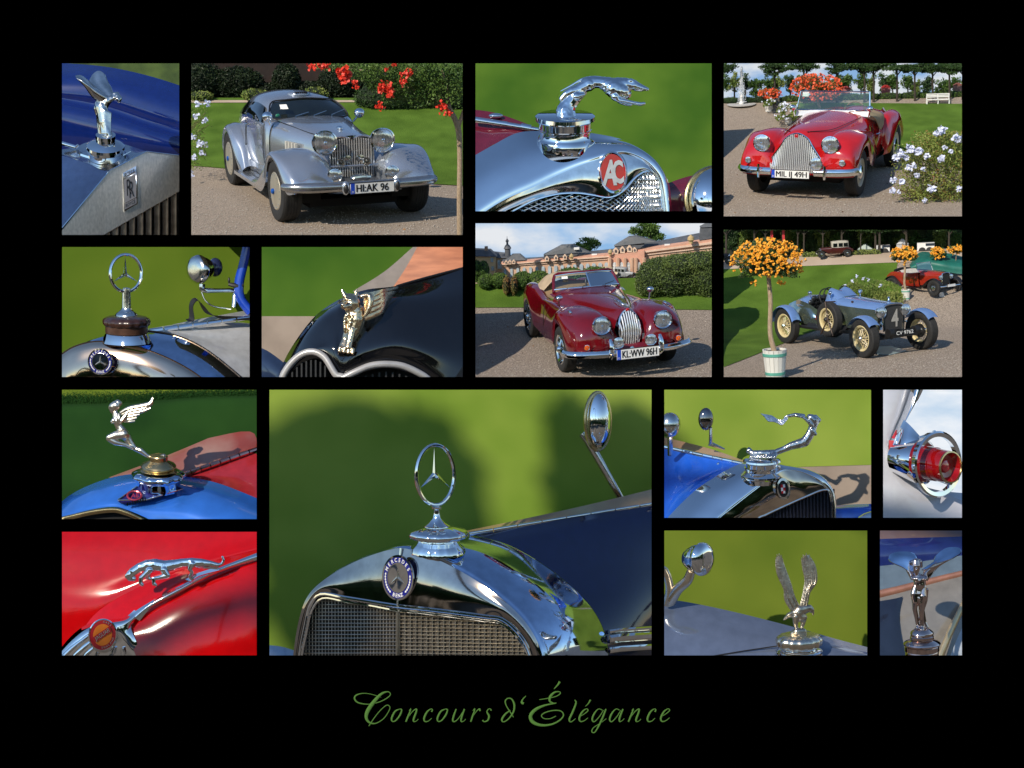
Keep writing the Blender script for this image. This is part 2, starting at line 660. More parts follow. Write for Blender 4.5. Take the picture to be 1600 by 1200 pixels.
# ================================================================== winged lady on a brushed steel radiator
def panel_steel_radiator():
    global CUR
    pn = CUR = Panel('steel_radiator', (97, 99, 280, 367), 25.0, (90, 90), .2375)
    bx_sheet('hedge_backdrop', pn, [[(-50, -100, 1500), (900, -100, 1500)], [(-50, 500, 1300), (900, 500, 1300)]], mat('hedge_far', (.012, .03, .008), .95, col2=(.06, .10, .02), vscale=2.2, detail=2))
    t = thing('vintage_car', 'blue car with brushed steel pediment radiator and monogram plate', 'car', pn.at(400, 1200, 300))
    blue = mat('royal_blue_paint', (.004, .016, .13), .12, coat=1., var=.1)
    m = MB(pn.p)
    m.grid([[(-60, 30, 1060), (300, 58, 1020), (600, 120, 980), (900, 215, 940)],
            [(-60, 120, 890), (300, 150, 860), (600, 240, 840), (900, 340, 820)],
            [(-60, 215, 850), (300, 260, 830), (600, 350, 810), (900, 450, 790)],
            [(-60, 262, 860), (300, 330, 850), (600, 430, 830), (900, 520, 810)],
            [(-60, 330, 780), (300, 410, 770), (600, 500, 750), (900, 580, 730)],
            [(-60, 480, 800), (300, 560, 790), (600, 600, 770), (900, 640, 750)],
            [(-60, 720, 900), (300, 720, 900), (600, 720, 890), (900, 740, 880)]], 6, 6)
    m.obj('body', blue, t, sharp=180)
    # radiator shell: top, left flank, front pediment
    zf = lambda x, y: .55 * (x - 345)
    m = MB(pn.p)
    m.prism([(345, 740, 0), (585, 618, zf(585, 0)), (830, 648, zf(830, 0)), (830, 862, zf(830, 0)), (270, 1185, zf(270, 0)), (-10, 1185, zf(-10, 0))], (12, -2, 18))
    sh = m.obj('radiator_shell', STEEL, t, smooth=False)
    m = MB(pn.p)
    m.grid([[(-40, 615, 330), (110, 590, 330), (200, 555, 330), (330, 540, 340), (585, 616, 260)],
            [(0, 640, 250), (120, 650, 220), (230, 650, 200), (340, 640, 190), (584, 617, 140)],
            [(-40, 612, 250), (90, 660, 150), (200, 696, 80), (344, 738, 0), (583, 617, 130)]], 4, 4)
    m.obj('shell_top', mat('satin_steel', (.66, .68, .70), .16, 1., var=.05), sh, sharp=60)
    m = MB(pn.p)
    m.grid([[(-40, 622, 250), (90, 662, 150), (344, 740, 0)], [(-40, 880, 120), (60, 880, 60), (190, 930, -90)], [(-40, 1190, -60), (-35, 1188, -130), (-25, 1186, -200)]], 5, 5)
    m.obj('shell_flank', mat('blue_reflection_steel', (.13, .19, .32), .18, .9, var=.08), sh, sharp=180)  # plain steel; the blue reflection on this flank is put into its colour
    m = MB(pn.p)
    m.tube([(-30, 1190, -206), (345, 740, -2), (585, 617, 130), (830, 647, 265)], 4, 6)
    m.obj('edge_bead', CHROME, sh)
    m = MB(pn.p)
    m.poly([(250, 1230, zf(250, 0) + 60), (850, 1230, zf(850, 0) + 60), (850, 800, zf(850, 0) + 60), (250, 1150, zf(250, 0) + 60)])
    m.obj('grille_recess', DARK, t, smooth=False)
    for i in range(10):
        x = 300 + i * 54 + i * 1.0
        y = 1160 - (x - 285) * .60
        m = MB(pn.p)
        m.box((x + 14, (y + 1240) / 2, zf(x, 0) + 36), (30, 1240 - y, 20), Matrix.Rotation(-.5, 3, 'Y'))
        m.box((x + 31, (y + 1240) / 2, zf(x, 0) + 34), (6, 1240 - y, 44), Matrix.Rotation(-.5, 3, 'Y'))
        m.obj('slat', mat('bronze_slat', (.34, .28, .22), .32, .9, var=.3, vscale=6), t, smooth=False)
    # monogram plate
    q = [(430, 757, zf(430, 0) - 14), (518, 712, zf(518, 0) - 14), (526, 960, zf(526, 0) - 14), (438, 1012, zf(438, 0) - 14)]
    m = MB(pn.p); m.prism(q, (6, 0, 16))
    pl = m.obj('badge', CHROME, t, smooth=False)
    c = sum((Vector(k) for k in q), Vector()) / 4
    ex = (Vector(q[1]) - Vector(q[0])); ey = Vector((-8, -250, 0))
    n = Vector((-1.0, 0, -2.2))
    def pq(u, v):
        return c + ex * u + ey * v
    m = MB(pn.p)
    for u0, u1, v0, v1 in ((-.44, .44, .33, .475), (-.44, .44, -.31, .31), (-.44, .44, -.475, -.33)):
        m.poly([pq(u0, v0) + n, pq(u1, v0) + n, pq(u1, v1) + n, pq(u0, v1) + n])
    m.obj('enamel_field', mat('badge_grey', (.24, .24, .26), .6), pl, smooth=False)
    m = MB(pn.p)
    text(m, 'ROLLS', pq(0, .36), ex, ey * .14, n * 2, bold=.01, w=.72)
    text(m, 'ROYCE', pq(0, -.445), ex, ey * .14, n * 2, bold=.01, w=.72)
    text(m, 'R', pq(-.09, -.16), ex * .62, ey * .62, n * 2)
    text(m, 'R', pq(.10, -.25), ex * .62, ey * .62, n * 2.6)
    m.obj('badge_lettering', INK, pl, smooth=False)
    # filler cap and figure
    m = MB(pn.p)
    m.prism([(150, 632, 150), (300, 578, 230), (482, 615, 180), (335, 690, 70)], (0, 14, 0))
    m.obj('cap_plate', CHROME, t, smooth=False)
    m = MB(pn.p)
    lathe_up(m, [(30, -52), (66, -52), (68, -30), (62, -26), (64, -8), (100, 4), (126, 24), (128, 42), (118, 48), (118, 62), (124, 66), (120, 80), (116, 110)], (316, 556, 130), 24, n=40)
    m.obj('filler_cap', CHROME, t)
    fig = MB(pn.p)
    fig.caps([(338, 515, 112, 26), (322, 480, 115, 30), (305, 420, 120, 36), (298, 360, 125, 40), (286, 320, 130, 42), (292, 300, 130, 36)])
    fig.caps([(300, 515, 140, 22), (296, 450, 135, 30), (290, 380, 132, 34)])
    fig.caps([(300, 318, 130, 34), (322, 284, 125, 34), (352, 270, 120, 24), (376, 262, 115, 16)])
    fig.caps([(392, 258, 115, 25), (404, 268, 112, 22), (406, 290, 112, 11)])
    fig.caps([(372, 240, 118, 14), (392, 240, 118, 16)])
    for k in range(7):
        fig.caps([(272 + 12 * k, 330 + 6 * k, 96 + 4 * abs(k - 3), 12), (284 + 10 * k, 400 + 4 * k, 96 + 4 * abs(k - 3), 10), (296 + 8 * k, 500, 92 + 4 * abs(k - 3), 9)])
    fig.caps([(262, 300, 130, 18), (252, 340, 138, 14), (258, 372, 138, 10)])
    fig.caps([(392, 268, 90, 8), (404, 280, 90, 7)])
    fig.caps([(252, 330, 135, 16), (266, 380, 140, 14), (270, 450, 142, 12), (280, 505, 142, 14)])
    b = blob(fig, 5.5, 3)
    mas = b.obj('mascot', CHROME_OLD, t, sharp=180)
    m = MB(pn.p)
    m.grid([[(118, 118, 60), (150, 114, 80), (190, 138, 90), (250, 190, 100), (310, 238, 110), (366, 268, 112)],
            [(122, 134, 20), (160, 150, 10), (205, 182, 20), (262, 228, 60), (312, 260, 90), (356, 284, 110)],
            [(150, 162, 30), (182, 196, 30), (212, 232, 50), (250, 266, 80), (292, 290, 100), (332, 304, 116)],
            [(178, 182, 80), (200, 226, 90), (222, 258, 100), (252, 282, 110), (288, 298, 118), (326, 306, 124)]], 5, 5, thick=(4, 5, 14))
    m.obj('wing', CHROME_OLD, mas, sharp=60)
    m = MB(pn.p)
    m.grid([[(208, 148, 190), (232, 108, 215), (270, 86, 230), (306, 106, 225), (322, 150, 210)],
            [(228, 180, 175), (250, 165, 190), (284, 155, 195), (320, 165, 195), (346, 186, 185)],
            [(280, 220, 150), (300, 215, 155), (322, 212, 155), (345, 222, 150), (364, 236, 145)],
            [(335, 260, 125), (345, 258, 125), (355, 256, 125), (365, 258, 125), (374, 262, 122)]], 5, 5, thick=(6, 4, 14))
    m.obj('wing', CHROME_OLD, mas, sharp=60)
    m = MB(pn.p)
    m.tube([(-30, 545, 330), (120, 590, 290)], 14, 10)
    m.tube([(120, 590, 280), (135, 575, 270)], 10, 8)
    m.obj('bonnet_hinge', CHROME, t)
    clip_panel(pn)

# ================================================================== leaping greyhound
def panel_greyhound():
    global CUR
    pn = CUR = Panel('greyhound', (743, 99, 1112, 330), 22.6, (735, 90), .2406)
    bx_sheet('lawn', pn, [[(-50, -80, 1900), (1650, -80, 1900)], [(-50, 1100, 1300), (1650, 1100, 1300)]], LAWNSOFT)
    t = thing('vintage_car', 'burgundy car with polished radiator, red round badge and leaping dog mascot', 'car', pn.at(700, 1100, 200))
    burg = mat('burgundy_paint', (.10, .008, .022), .15, coat=1.)
    rear = [(-30, 668, 150), (150, 566, 170), (300, 490, 190), (440, 476, 200), (620, 470, 200), (800, 492, 190), (960, 524, 170), (1060, 566, 150), (1180, 650, 120), (1256, 740, 90), (1296, 850, 70), (1308, 1040, 60)]
    crest = [(-30, 1085, -60), (200, 935, -30), (400, 845, -12), (560, 766, 0), (700, 706, 0), (800, 672, 0), (900, 640, 5), (1000, 628, 15), (1100, 662, 25), (1180, 728, 30), (1238, 830, 30), (1268, 1040, 30)]
    inner = [(150, 1060, 10), (300, 985, 14), (420, 926, 16), (560, 888, 16), (690, 880, 14), (790, 892, 10), (900, 908, 8), (985, 872, 12), (1080, 772, 28), (1160, 737, 40), (1222, 800, 50), (1252, 1040, 50)]
    mid = []
    for a, b in zip(rear, crest):
        q = Vector(a).lerp(Vector(b), .5)
        mid.append(q + V(6, -34, -34))
    q4 = [Vector(a).lerp(Vector(b), .86) + V(2, -14, -22) for a, b in zip(rear, crest)]
    m = MB(pn.p)
    m.grid([rear, mid, q4, crest], 5, 6)
    sh = m.obj('radiator_shell', CHROME, t, sharp=180)
    m = MB(pn.p)
    fm = [Vector(a).lerp(Vector(b), .5) + V(0, 4, -10) for a, b in zip(crest, inner)]
    m.grid([crest, fm, inner], 5, 5)
    m.obj('shell_front', mat('chrome_front', (.74, .72, .70), .06, 1.), sh, sharp=180)
    m = MB(pn.p)
    m.tube(inner, 9, 8, sm=4)
    m.obj('grille_rim', CHROME, sh)
    m = MB(pn.p)
    m.poly([(100, 1200, 75), (1262, 1200, 75), (1252, 850, 75), (1190, 745, 75), (1080, 760, 75), (900, 880, 75), (600, 870, 75), (100, 1040, 75)])
    m.obj('grille_recess', DARK, t, smooth=False)
    poly = [(v.x, v.y) for v in spline(inner, 4)] + [(1252, 1100), (150, 1100)]
    m = MB(pn.p)
    for k in range(-40, 60):
        for sgn in (1, -1):
            run = []
            for j in range(0, 60):
                u = k + sgn * j * .5
                y = 700 + j * 14.0
                xx = 640 + u * 66 / (1 + max(0, u - 4) * .085) if u > 0 else 640 + u * 66
                if inside((xx, y), poly):
                    run.append((xx, y, 44 + (6 if (j + k * (sgn + 1)) % 4 < 2 else -2)))
                else:
                    if len(run) > 1:
                        m.tube(run, 4.6, 5, cap=False)
                    run = []
            if len(run) > 1:
                m.tube(run, 4.6, 5, cap=False)
    m.obj('grille', mat('grille_wire', (.70, .69, .66), .2, 1., var=.15), t, kind='stuff')
    # cap
    m = MB(pn.p)
    lathe_up(m, [(5, -6), (180, -6), (194, 2), (196, 26), (190, 34), (172, 40), (170, 84), (174, 88), (174, 96), (167, 100), (165, 140), (170, 150), (180, 160), (184, 190), (178, 230)], (615, 378, 100), 12, n=56)
    m.obj('filler_cap', CHROME, t)
    g = MB(pn.p)
    g.caps([(622, 395, 90, 70), (616, 350, 92, 64), (634, 305, 95, 56), (672, 258, 95, 52), (716, 210, 95, 48)])
    g.caps([(590, 268, 70, 17), (624, 232, 68, 22), (660, 216, 70, 28), (700, 205, 80, 34), (770, 172, 92, 50)])
    g.caps([(602, 274, 118, 14), (640, 244, 118, 20), (690, 220, 112, 30), (760, 180, 100, 46)])
    g.caps([(690, 250, 60, 30), (738, 240, 55, 11)])
    g.caps([(756, 168, 95, 46), (800, 158, 95, 42), (845, 160, 95, 40), (890, 176, 95, 54), (930, 196, 95, 70), (955, 208, 95, 66), (975, 200, 95, 54)])
    g.caps([(950, 220, 95, 64), (985, 216, 95, 56), (1008, 234, 95, 40), (985, 258, 95, 34)])
    g.caps([(960, 176, 95, 50), (1000, 168, 95, 40), (1030, 170, 95, 35), (1060, 178, 95, 36), (1088, 188, 95, 27), (1122, 199, 95, 19), (1150, 206, 95, 12)])
    g.caps([(1072, 202, 95, 18), (1112, 210, 95, 12)])
    g.caps([(1016, 150, 118, 8), (1042, 146, 118, 13), (1066, 160, 112, 16)])
    g.caps([(1016, 152, 72, 8), (1042, 148, 72, 13), (1066, 162, 78, 14)])
    g.caps([(940, 250, 62, 34), (965, 275, 56, 20), (1015, 284, 50, 14), (1070, 296, 46, 12), (1108, 302, 44, 13), (1128, 298, 44, 11)])
    g.caps([(950, 250, 126, 32), (968, 282, 134, 19), (1006, 300, 138, 13), (1040, 306, 138, 13)])
    b = blob(g, 5.0, 2)
    mas = b.obj('mascot', CHROME, t, sharp=180)
    m = MB(pn.p)
    m.tube([(770, 128, 95), (720, 142, 92), (660, 178, 90), (586, 218, 88)], [8, 8, 7, 4], 8, sm=4)
    m.obj('tail', CHROME, mas)
    # badge
    c = Vector((930, 745, -26)); ex = V(84, -4, 34); ey = V(-10, -126, -14); n = V(-.3, -.1, -1) * 6
    N = 44
    def ring(r, h):
        return [c + ex * r * math.cos(2 * math.pi * i / N) + ey * r * math.sin(2 * math.pi * i / N) + n * h for i in range(N)]
    def band(mm, a, b_):
        mm.add(a + b_, [(i, (i + 1) % N, N + (i + 1) % N, N + i) for i in range(N)])
    m = MB(pn.p); band(m, ring(1.09, -4), ring(1.09, 2)); band(m, ring(1.09, 2), ring(1.0, 3)); band(m, ring(1.0, 3), ring(.93, 1.6))
    bd = m.obj('badge', CHROME, t)
    m = MB(pn.p); m.poly(ring(.95, 1.7))
    m.obj('enamel_field', mat('badge_red', (.45, .006, .008), .15, coat=.8, var=.15), bd, smooth=False)
    m = MB(pn.p)
    text(m, 'A', c - ey * .62 - ex * .32 + n * 2.6, ex * 1.5, ey * 1.75 + ex * .35, bold=.035)
    m.obj('badge_letter', mat('badge_nickel', (.70, .70, .70), .3, .4), bd, smooth=False)
    m = MB(pn.p)
    text(m, 'C', c - ey * .55 + ex * .40 + n * 2.6, ex * 1.25, ey * 1.6, bold=.03)
    m.obj('badge_letter', mat('badge_nickel', (.70, .70, .70), .3, .4), bd, smooth=False)
    # bonnet, hinge, wing and lamp
    m = MB(pn.p)
    m.grid([[(-60, 330, 420), (120, 350, 400), (260, 390, 350), (470, 470, 260)], [(-60, 450, 300), (100, 450, 300), (240, 455, 270), (460, 478, 230)], [(-60, 700, 140), (60, 625, 160), (180, 552, 180), (440, 484, 205)]], 5, 5)
    m.obj('bonnet', burg, t, sharp=180)
    m = MB(pn.p)
    m.tube([(-40, 392, 290), (240, 435, 250)], 20, 12)
    m.tube([(240, 435, 250), (330, 450, 232)], 17, 12)
    m.tube([(330, 448, 232), (395, 460, 220)], 23, 12)
    m.tube([(395, 460, 220), (450, 468, 210)], 12, 12)
    m.ball((165, 378, 330), (48, 18, 30))
    m.obj('bonnet_hinge', CHROME, t)
    m = MB(pn.p)
    m.grid([[(1270, 820, 300), (1420, 770, 320), (1620, 735, 340)], [(1270, 880, 240), (1420, 850, 240), (1620, 830, 260)], [(1270, 1050, 260), (1420, 1050, 250), (1620, 1050, 250)]], 5, 5)
    m.obj('wing', burg, t, sharp=180)
    m = MB(pn.p)
    m.ball((1590, 920, 120), (195, 215, 190), 32, 20)
    m.obj('headlamp', CHROME, t, sharp=180)
    m = MB(pn.p)
    m.tube([(1590 + 190 * math.cos(a), 920 + 208 * math.sin(a), 90 + 60 * math.cos(a)) for a in [k * .15 for k in range(42)]], 14, 8, closed=True)
    m.obj('lamp_rim', BRASS, t)
    clip_panel(pn)

# ================================================================== star on a wooden-brown filler cap
def panel_brown_cap():
    global CUR
    pn = CUR = Panel('brown_cap', (97, 386, 390, 589), 18.4, (90, 380), .19375)
    bx_sheet('lawn', pn, [[(-50, -80, 1300), (1650, -80, 1300)], [(-50, 1150, 1100), (1650, 1150, 1100)]], mat('lawn_mid', (.06, .11, .008), .95, col2=(.09, .14, .012), vscale=.9, detail=1, spec=.1))
    t = thing('vintage_car', 'silver vintage car with star mascot on brown filler cap and blue pillar', 'car', pn.at(600, 1150, 200))
    ring_c = (550, 242, 0)
    m = MB(pn.p)
    lathe_up(m, [(8, -4), (30, 0), (34, 30), (38, 160), (40, 168)], (555, 362, 0), 10, n=24)
    lathe_up(m, [(38, 160), (44, 175), (62, 190), (84, 205), (92, 216), (92, 226)], (555, 362, 0), 10, n=32)
    m.obj('mascot_stem', CHROME_OLD, t)
    star_ring(t, pn, ring_c, 126, 150, 13, [(546, 104, 0), (452, 310, -40), (642, 310, 40)], (546, 250, 0), yaw=.45)
    m = MB(pn.p)
    lathe_up(m, [(20, 0), (110, 0), (160, 8), (186, 24), (192, 42), (188, 66), (172, 80)], (556, 588, 0), 8, n=72, scallop=(14, .06))
    m.obj('filler_cap', mat('brown_bakelite', (.035, .014, .009), .28, var=.3, coat=.4), t, sharp=60)
    m = MB(pn.p)
    lathe_up(m, [(150, 70), (172, 78), (172, 134), (150, 138)], (556, 588, 0), 8, n=48)
    m.obj('cap_collar', mat('brown_collar', (.06, .026, .014), .35, var=.3), t)
    m = MB(pn.p)
    lathe_up(m, [(150, 128), (170, 136), (176, 142), (196, 190), (204, 210)], (556, 590, 0), 8, n=48)
    m.obj('filler_neck', CHROME, t)
    front = [(-40, 960, 60), (40, 888, 40), (130, 834, 20), (240, 800, 5), (340, 790, -10), (480, 800, -30), (690, 848, -70), (900, 930, -110), (1080, 1028, -140), (1220, 1130, -160)]
    back = [(300, 830, 200), (330, 800, 210), (380, 770, 215), (450, 745, 220), (540, 725, 220), (640, 716, 215), (740, 716, 200), (930, 745, 160), (1150, 850, 110), (1360, 990, 60)]
    back2 = [(310, 820, 200), (340, 790, 210), (390, 760, 215), (460, 735, 220), (550, 718, 220), (650, 710, 215), (790, 716, 200), (1000, 760, 160), (1230, 880, 110), (1540, 1130, 40)]
    m = MB(pn.p)
    md = [Vector(a).lerp(Vector(b), .5) + V(4, -16, -24) for a, b in zip(front, back2)]
    m.grid([front, md, back2], 5, 6)
    sh = m.obj('radiator_shell', mat('sky_tint_chrome', (.52, .64, .84), .06, 1.), t, sharp=180)  # chrome tinted blue, so the reflected sky sits in the colour
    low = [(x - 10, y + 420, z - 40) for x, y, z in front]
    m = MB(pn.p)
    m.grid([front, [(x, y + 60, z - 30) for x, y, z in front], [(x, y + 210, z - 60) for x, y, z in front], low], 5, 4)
    m.obj('shell_front', mat('tan_reflection_chrome', (.62, .46, .34), .06, 1., var=.1, vscale=2), sh, sharp=180)  # chrome front with its coppery tan reflections put into the colour
    m = MB(pn.p)
    m.tube([(x, y, z - 2) for x, y, z in front], 5, 6, sm=4)
    m.tube([(x - 4, y - 2, z) for x, y, z in back2[5:]], 9, 6, sm=4)
    m.obj('edge_bead', mat('bronze_bead', (.30, .18, .10), .25, 1.), sh)
    star_badge(t, pn, (345, 955, -112), 104, nx=(.95, .04, -.12))
    silver = mat('silver_paint', (.52, .53, .54), .3, .3, coat=.5)
    m = MB(pn.p)
    m.grid([back2[5:], [(700, 700, 330), (900, 690, 330), (1130, 740, 300), (1500, 880, 260), (1640, 1050, 200)], [(720, 690, 420), (1000, 650, 480), (1300, 640, 520), (1600, 660, 560), (1700, 800, 500)]], 5, 5)
    m.obj('bonnet', silver, t, sharp=180)
    m = MB(pn.p)
    m.grid([[(930, 655, 560), (1200, 600, 640), (1650, 520, 800)], [(900, 690, 500), (1200, 650, 520), (1650, 600, 580)]], 4, 3)
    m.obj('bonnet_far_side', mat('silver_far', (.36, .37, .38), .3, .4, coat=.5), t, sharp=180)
    for i in range(7):
        a, b = V(735, 712, 240), V(1560, 598, 480)
        p, q = a.lerp(b, i / 7 + .005), a.lerp(b, (i + 1) / 7 - .01)
        m = MB(pn.p); m.tube([p, q], 24 - i, 10)
        m.obj('hinge_knuckle', CHROME, t)
    # bonnet strap loop
    m = MB(pn.p)
    m.grid([[(1030, 610, 440), (1060, 600, 440), (1060, 500, 440), (1085, 448, 440), (1125, 448, 440), (1160, 520, 440), (1200, 565, 440), (1300, 585, 450), (1560, 590, 470)],
            [(1050, 628, 400), (1100, 620, 400), (1090, 520, 400), (1105, 478, 400), (1135, 462, 400), (1190, 515, 400), (1235, 565, 400), (1330, 610, 410), (1560, 620, 430)]], 4, 2, thick=(3, 4, 4))
    m.obj('bonnet_strap', mat('black_leather', (.006, .005, .005), .5, var=.4), t, sharp=60)
    # lamp and its bracket, blue pillar
    m = MB(pn.p)
    m.lathe([(4, -60), (60, -58), (100, -44), (116, -16), (118, 6), (108, 24), (96, 60), (66, 120), (30, 150), (4, 156)], (1140, 212, 700), V(.72, -.06, .68), n=32, sm=2)
    lp = m.obj('spot_lamp', CHROME_OLD, t, sharp=180)
    m = MB(pn.p)
    m.ball((1270, 195, 830), (62, 78, 60))
    m.obj('lamp_back', mat('dark_blue_enamel', (.02, .03, .09), .2, coat=.6), lp)
    m = MB(pn.p)
    m.tube([(1165, 330, 700), (1175, 378, 700), (1300, 382, 720), (1420, 385, 740), (1430, 440, 740), (1420, 520, 720)], [26, 24, 17, 20, 26, 20], 10, sm=3)
    m.tube([(1160, 390, 700), (1190, 460, 700), (1260, 510, 700), (1400, 530, 700)], 7, 8, sm=4)
    m.obj('lamp_bracket', CHROME_OLD, lp)
    m = MB(pn.p)
    m.tube([(1540, -40, 700), (1500, 160, 700), (1462, 330, 700), (1478, 450, 690), (1560, 560, 680)], [36, 38, 40, 38, 40], 12, sm=4)
    m.obj('pillar', mat('bright_blue_paint', (.008, .05, .42), .2, coat=.7), t)
    m = MB(pn.p)
    m.tube([(1380, 330, 690), (1450, 345, 680), (1500, 340, 690)], [16, 24, 16], 8)
    m.ball((1382, 300, 690), (10, 26, 10))
    m.obj('pillar_clamp', SATIN, t)
    clip_panel(pn)

# ================================================================== griffin on a black twin-grille nose
def panel_griffin():
    global CUR
    pn = CUR = Panel('griffin', (409, 386, 723, 589), 15.6, (400, 380), .2094)
    bx_sheet('lawn', pn, [[(-50, -80, 1300), (1700, -80, 1300)], [(-50, 300, 1200), (1700, 300, 1200)], [(-50, 560, 1100), (1700, 560, 1100)]], LAWNSOFT)
    bx_sheet('gravel_path', pn, [[(-50, 545, 1092), (1700, 545, 1092)], [(-50, 1100, 1000), (1700, 1100, 1000)]], GRAVELDIM)
    t = thing('vintage_car', 'black car nose with twin grey-rimmed grilles and silver griffin mascot', 'car', pn.at(700, 1100, 200))
    blk = mat('black_paint', (.004, .004, .005), .06, coat=1., var=.1)
    # nose: rows from the silhouette ridge down to the grille rims
    m = MB(pn.p)
    top = [(100, 1080, 330), (170, 960, 320), (240, 820, 310), (330, 680, 300), (440, 545, 300), (560, 455, 310), (680, 394, 330), (830, 345, 360), (1050, 318, 430), (1300, 250, 600), (1650, 160, 800)]
    r1 = [(110, 1080, 220), (190, 960, 200), (280, 830, 180), (370, 700, 150), (480, 590, 120), (580, 530, 100), (660, 500, 90), (860, 470, 120), (1120, 440, 210), (1400, 440, 330), (1700, 420, 480)]
    r2 = [(125, 1080, 130), (210, 970, 110), (320, 850, 80), (420, 770, 40), (520, 740, 0), (590, 750, -30), (650, 800, -40), (820, 740, -40), (1080, 700, 0), (1330, 760, 80), (1600, 800, 200)]
    r3 = [(140, 1080, 90), (220, 975, 70), (320, 870, 40), (420, 800, 10), (510, 800, -20), (590, 870, -50), (650, 920, -60), (760, 880, -60), (980, 830, -30), (1230, 880, 30), (1480, 1010, 100)]
    r4 = [(170, 1090, 80), (250, 985, 60), (340, 900, 40), (430, 860, 20), (510, 880, 0), (580, 950, -30), (640, 1010, -40), (740, 980, -40), (960, 930, -10), (1180, 980, 40), (1400, 1100, 90)]
    m.grid([top, r1, r2, r3, r4], 5, 6)
    body = m.obj('nose', blk, t, sharp=180)
    m = MB(pn.p)
    m.grid([[(1040, 322, 430), (1250, 262, 560), (1700, 145, 860)], [(1060, 345, 400), (1300, 400, 460), (1700, 640, 560)], [(1100, 372, 330), (1330, 470, 400), (1700, 760, 470)]], 5, 4)
    m.obj('bonnet', mat('black_bonnet', (.03, .032, .04), .12, coat=1.), t, sharp=180)
    m = MB(pn.p)
    m.tube([(1050, 320, 420), (1250, 262, 550), (1700, 145, 850)], 9, 6, sm=3)
    m.obj('bonnet_seam', SATIN, t)
    rimmat = mat('grey_rim', (.42, .41, .40), .3, .25, coat=.4)
    rims = ([(175, 1060, 20), (215, 960, 10), (280, 875, 0), (360, 820, -15), (440, 812, -30), (510, 850, -45), (560, 925, -60), (600, 985, -70), (650, 1000, -76), (660, 1060, -80)],
            [(640, 1010, -78), (740, 960, -80), (850, 915, -70), (960, 902, -60), (1080, 912, -40), (1180, 950, -20), (1280, 1010, 10), (1330, 1080, 30)])
    for r in rims:
        m = MB(pn.p); m.tube(r, 26, 12, sm=4)
        m.obj('grille_rim', rimmat, t)
    m = MB(pn.p)
    m.poly([(150, 1120, 90), (1400, 1120, 90), (1250, 960, 90), (960, 900, 90), (700, 1000, 90), (560, 900, 90), (440, 820, 90), (300, 850, 90)])
    m.obj('grille_recess', DARK, t, smooth=False)
    for x, y0 in [(270, 960), (305, 925), (340, 895), (375, 880), (410, 872), (445, 872), (480, 885), (515, 915), (820, 985), (870, 975), (920, 965), (970, 960), (1020, 965), (1070, 975), (1120, 990)]:
        m = MB(pn.p); m.box((x, (y0 + 1080) / 2, 30), (12, 1080 - y0, 30))
        m.obj('slat', SATIN, t, smooth=False)
    # griffin
    g = MB(pn.p)
    g.caps([(700, 430, -30, 54), (712, 450, -40, 56), (725, 500, -30, 50)])                  # skull, neck
    g.caps([(690, 470, -70, 34), (664, 476, -100, 22)])                                      # muzzle
    g.caps([(662, 462, -108, 15), (656, 462, -112, 12)])
    g.caps([(680, 492, -84, 16), (668, 492, -96, 10)])
    for zz, sx in ((-64, 0), (6, 70)):
        g.caps([(672 + sx, 400, zz + 10, 20), (655 + sx * 1.2, 366, zz + 10, 11), (650 + sx * 1.35, 352, zz + 8, 6)])
    g.caps([(676, 420, -78, 11), (708, 430, -84, 11), (720, 424, -70, 10)])                   # brow
    g.caps([(735, 510, -20, 62), (735, 570, -20, 66), (720, 640, -25, 58), (700, 700, -40, 44)])
    g.caps([(716, 640, -60, 28), (700, 720, -80, 24), (690, 770, -92, 26)])
    g.caps([(690, 640, -30, 26), (672, 720, -50, 24), (656, 765, -66, 26)])
    for k in range(4):
        g.caps([(640 + 27 * k, 772 + 4 * k, -92 - 4 * k, 13), (636 + 27 * k, 798 + 5 * k, -100 - 4 * k, 12)])
    for k in range(14):                                                                       # chest tufts
        a = RND.uniform(-1, 1)
        y = 530 + 9 * k
        g.caps([(705 + 40 * a, y, -82 + 18 * abs(a), 11), (700 + 38 * a, y + 34, -84 + 18 * abs(a), 5)])
    gc = V(705, 560, -30)
    g.v = [gc + V((v.x - gc.x) * 1.18, (v.y - gc.y) * 1.03, (v.z - gc.z) * 1.15) for v in g.v]
    b = blob(g, 4.6, 1)
    mas = b.obj('mascot', mat('warm_silver', (.80, .62, .40), .22, 1., var=.2, vscale=14, bump=.25, bscale=30), t, sharp=180)
    m = MB(pn.p)
    m.tube([(672, 453, -112), (690, 450, -114)], 6, 6)
    m.obj('eye', SATIN, mas)
    m = MB(pn.p)
    m.tube([(722, 444, -100), (736, 448, -92)], 6, 6)
    m.obj('eye', SATIN, mas)
    for k in range(5):
        m = MB(pn.p)
        y = 18 * k
        m.grid([[(800 + 4 * k, 372 + y * 1.9, -70), (870, 362 + y * 1.7, -20), (960, 340 + y * 1.4, 60), (1062 - 20 * k, 322 + y * 1.9, 250 - 34 * k)],
                [(795 + 4 * k, 412 + y * 2.3, -84), (860, 404 + y * 2.2, -36), (940, 378 + y * 2.0, 40), (1052 - 24 * k, 336 + y * 2.3, 230 - 34 * k)]], 4, 3, thick=(2, 6, 14))
        m.obj('wing_feather', MATS['warm_silver'], mas, sharp=60)
    m = MB(pn.p)
    m.tube([(775, 400, -70), (835, 388, -60), (855, 430, -66), (838, 500, -70), (800, 560, -64)], [14, 24, 24, 20, 10], 10, sm=4)
    m.obj('wing_shoulder', MATS['warm_silver'], mas, sharp=180)
    # what stands behind and beside
    m = MB(pn.p)
    m.grid([[(1240, -40, 840), (1480, -60, 840), (1720, -80, 840)], [(1120, 180, 800), (1400, 170, 760), (1720, 160, 740)], [(1000, 360, 760), (1360, 380, 720), (1720, 400, 700)]], 6, 6)
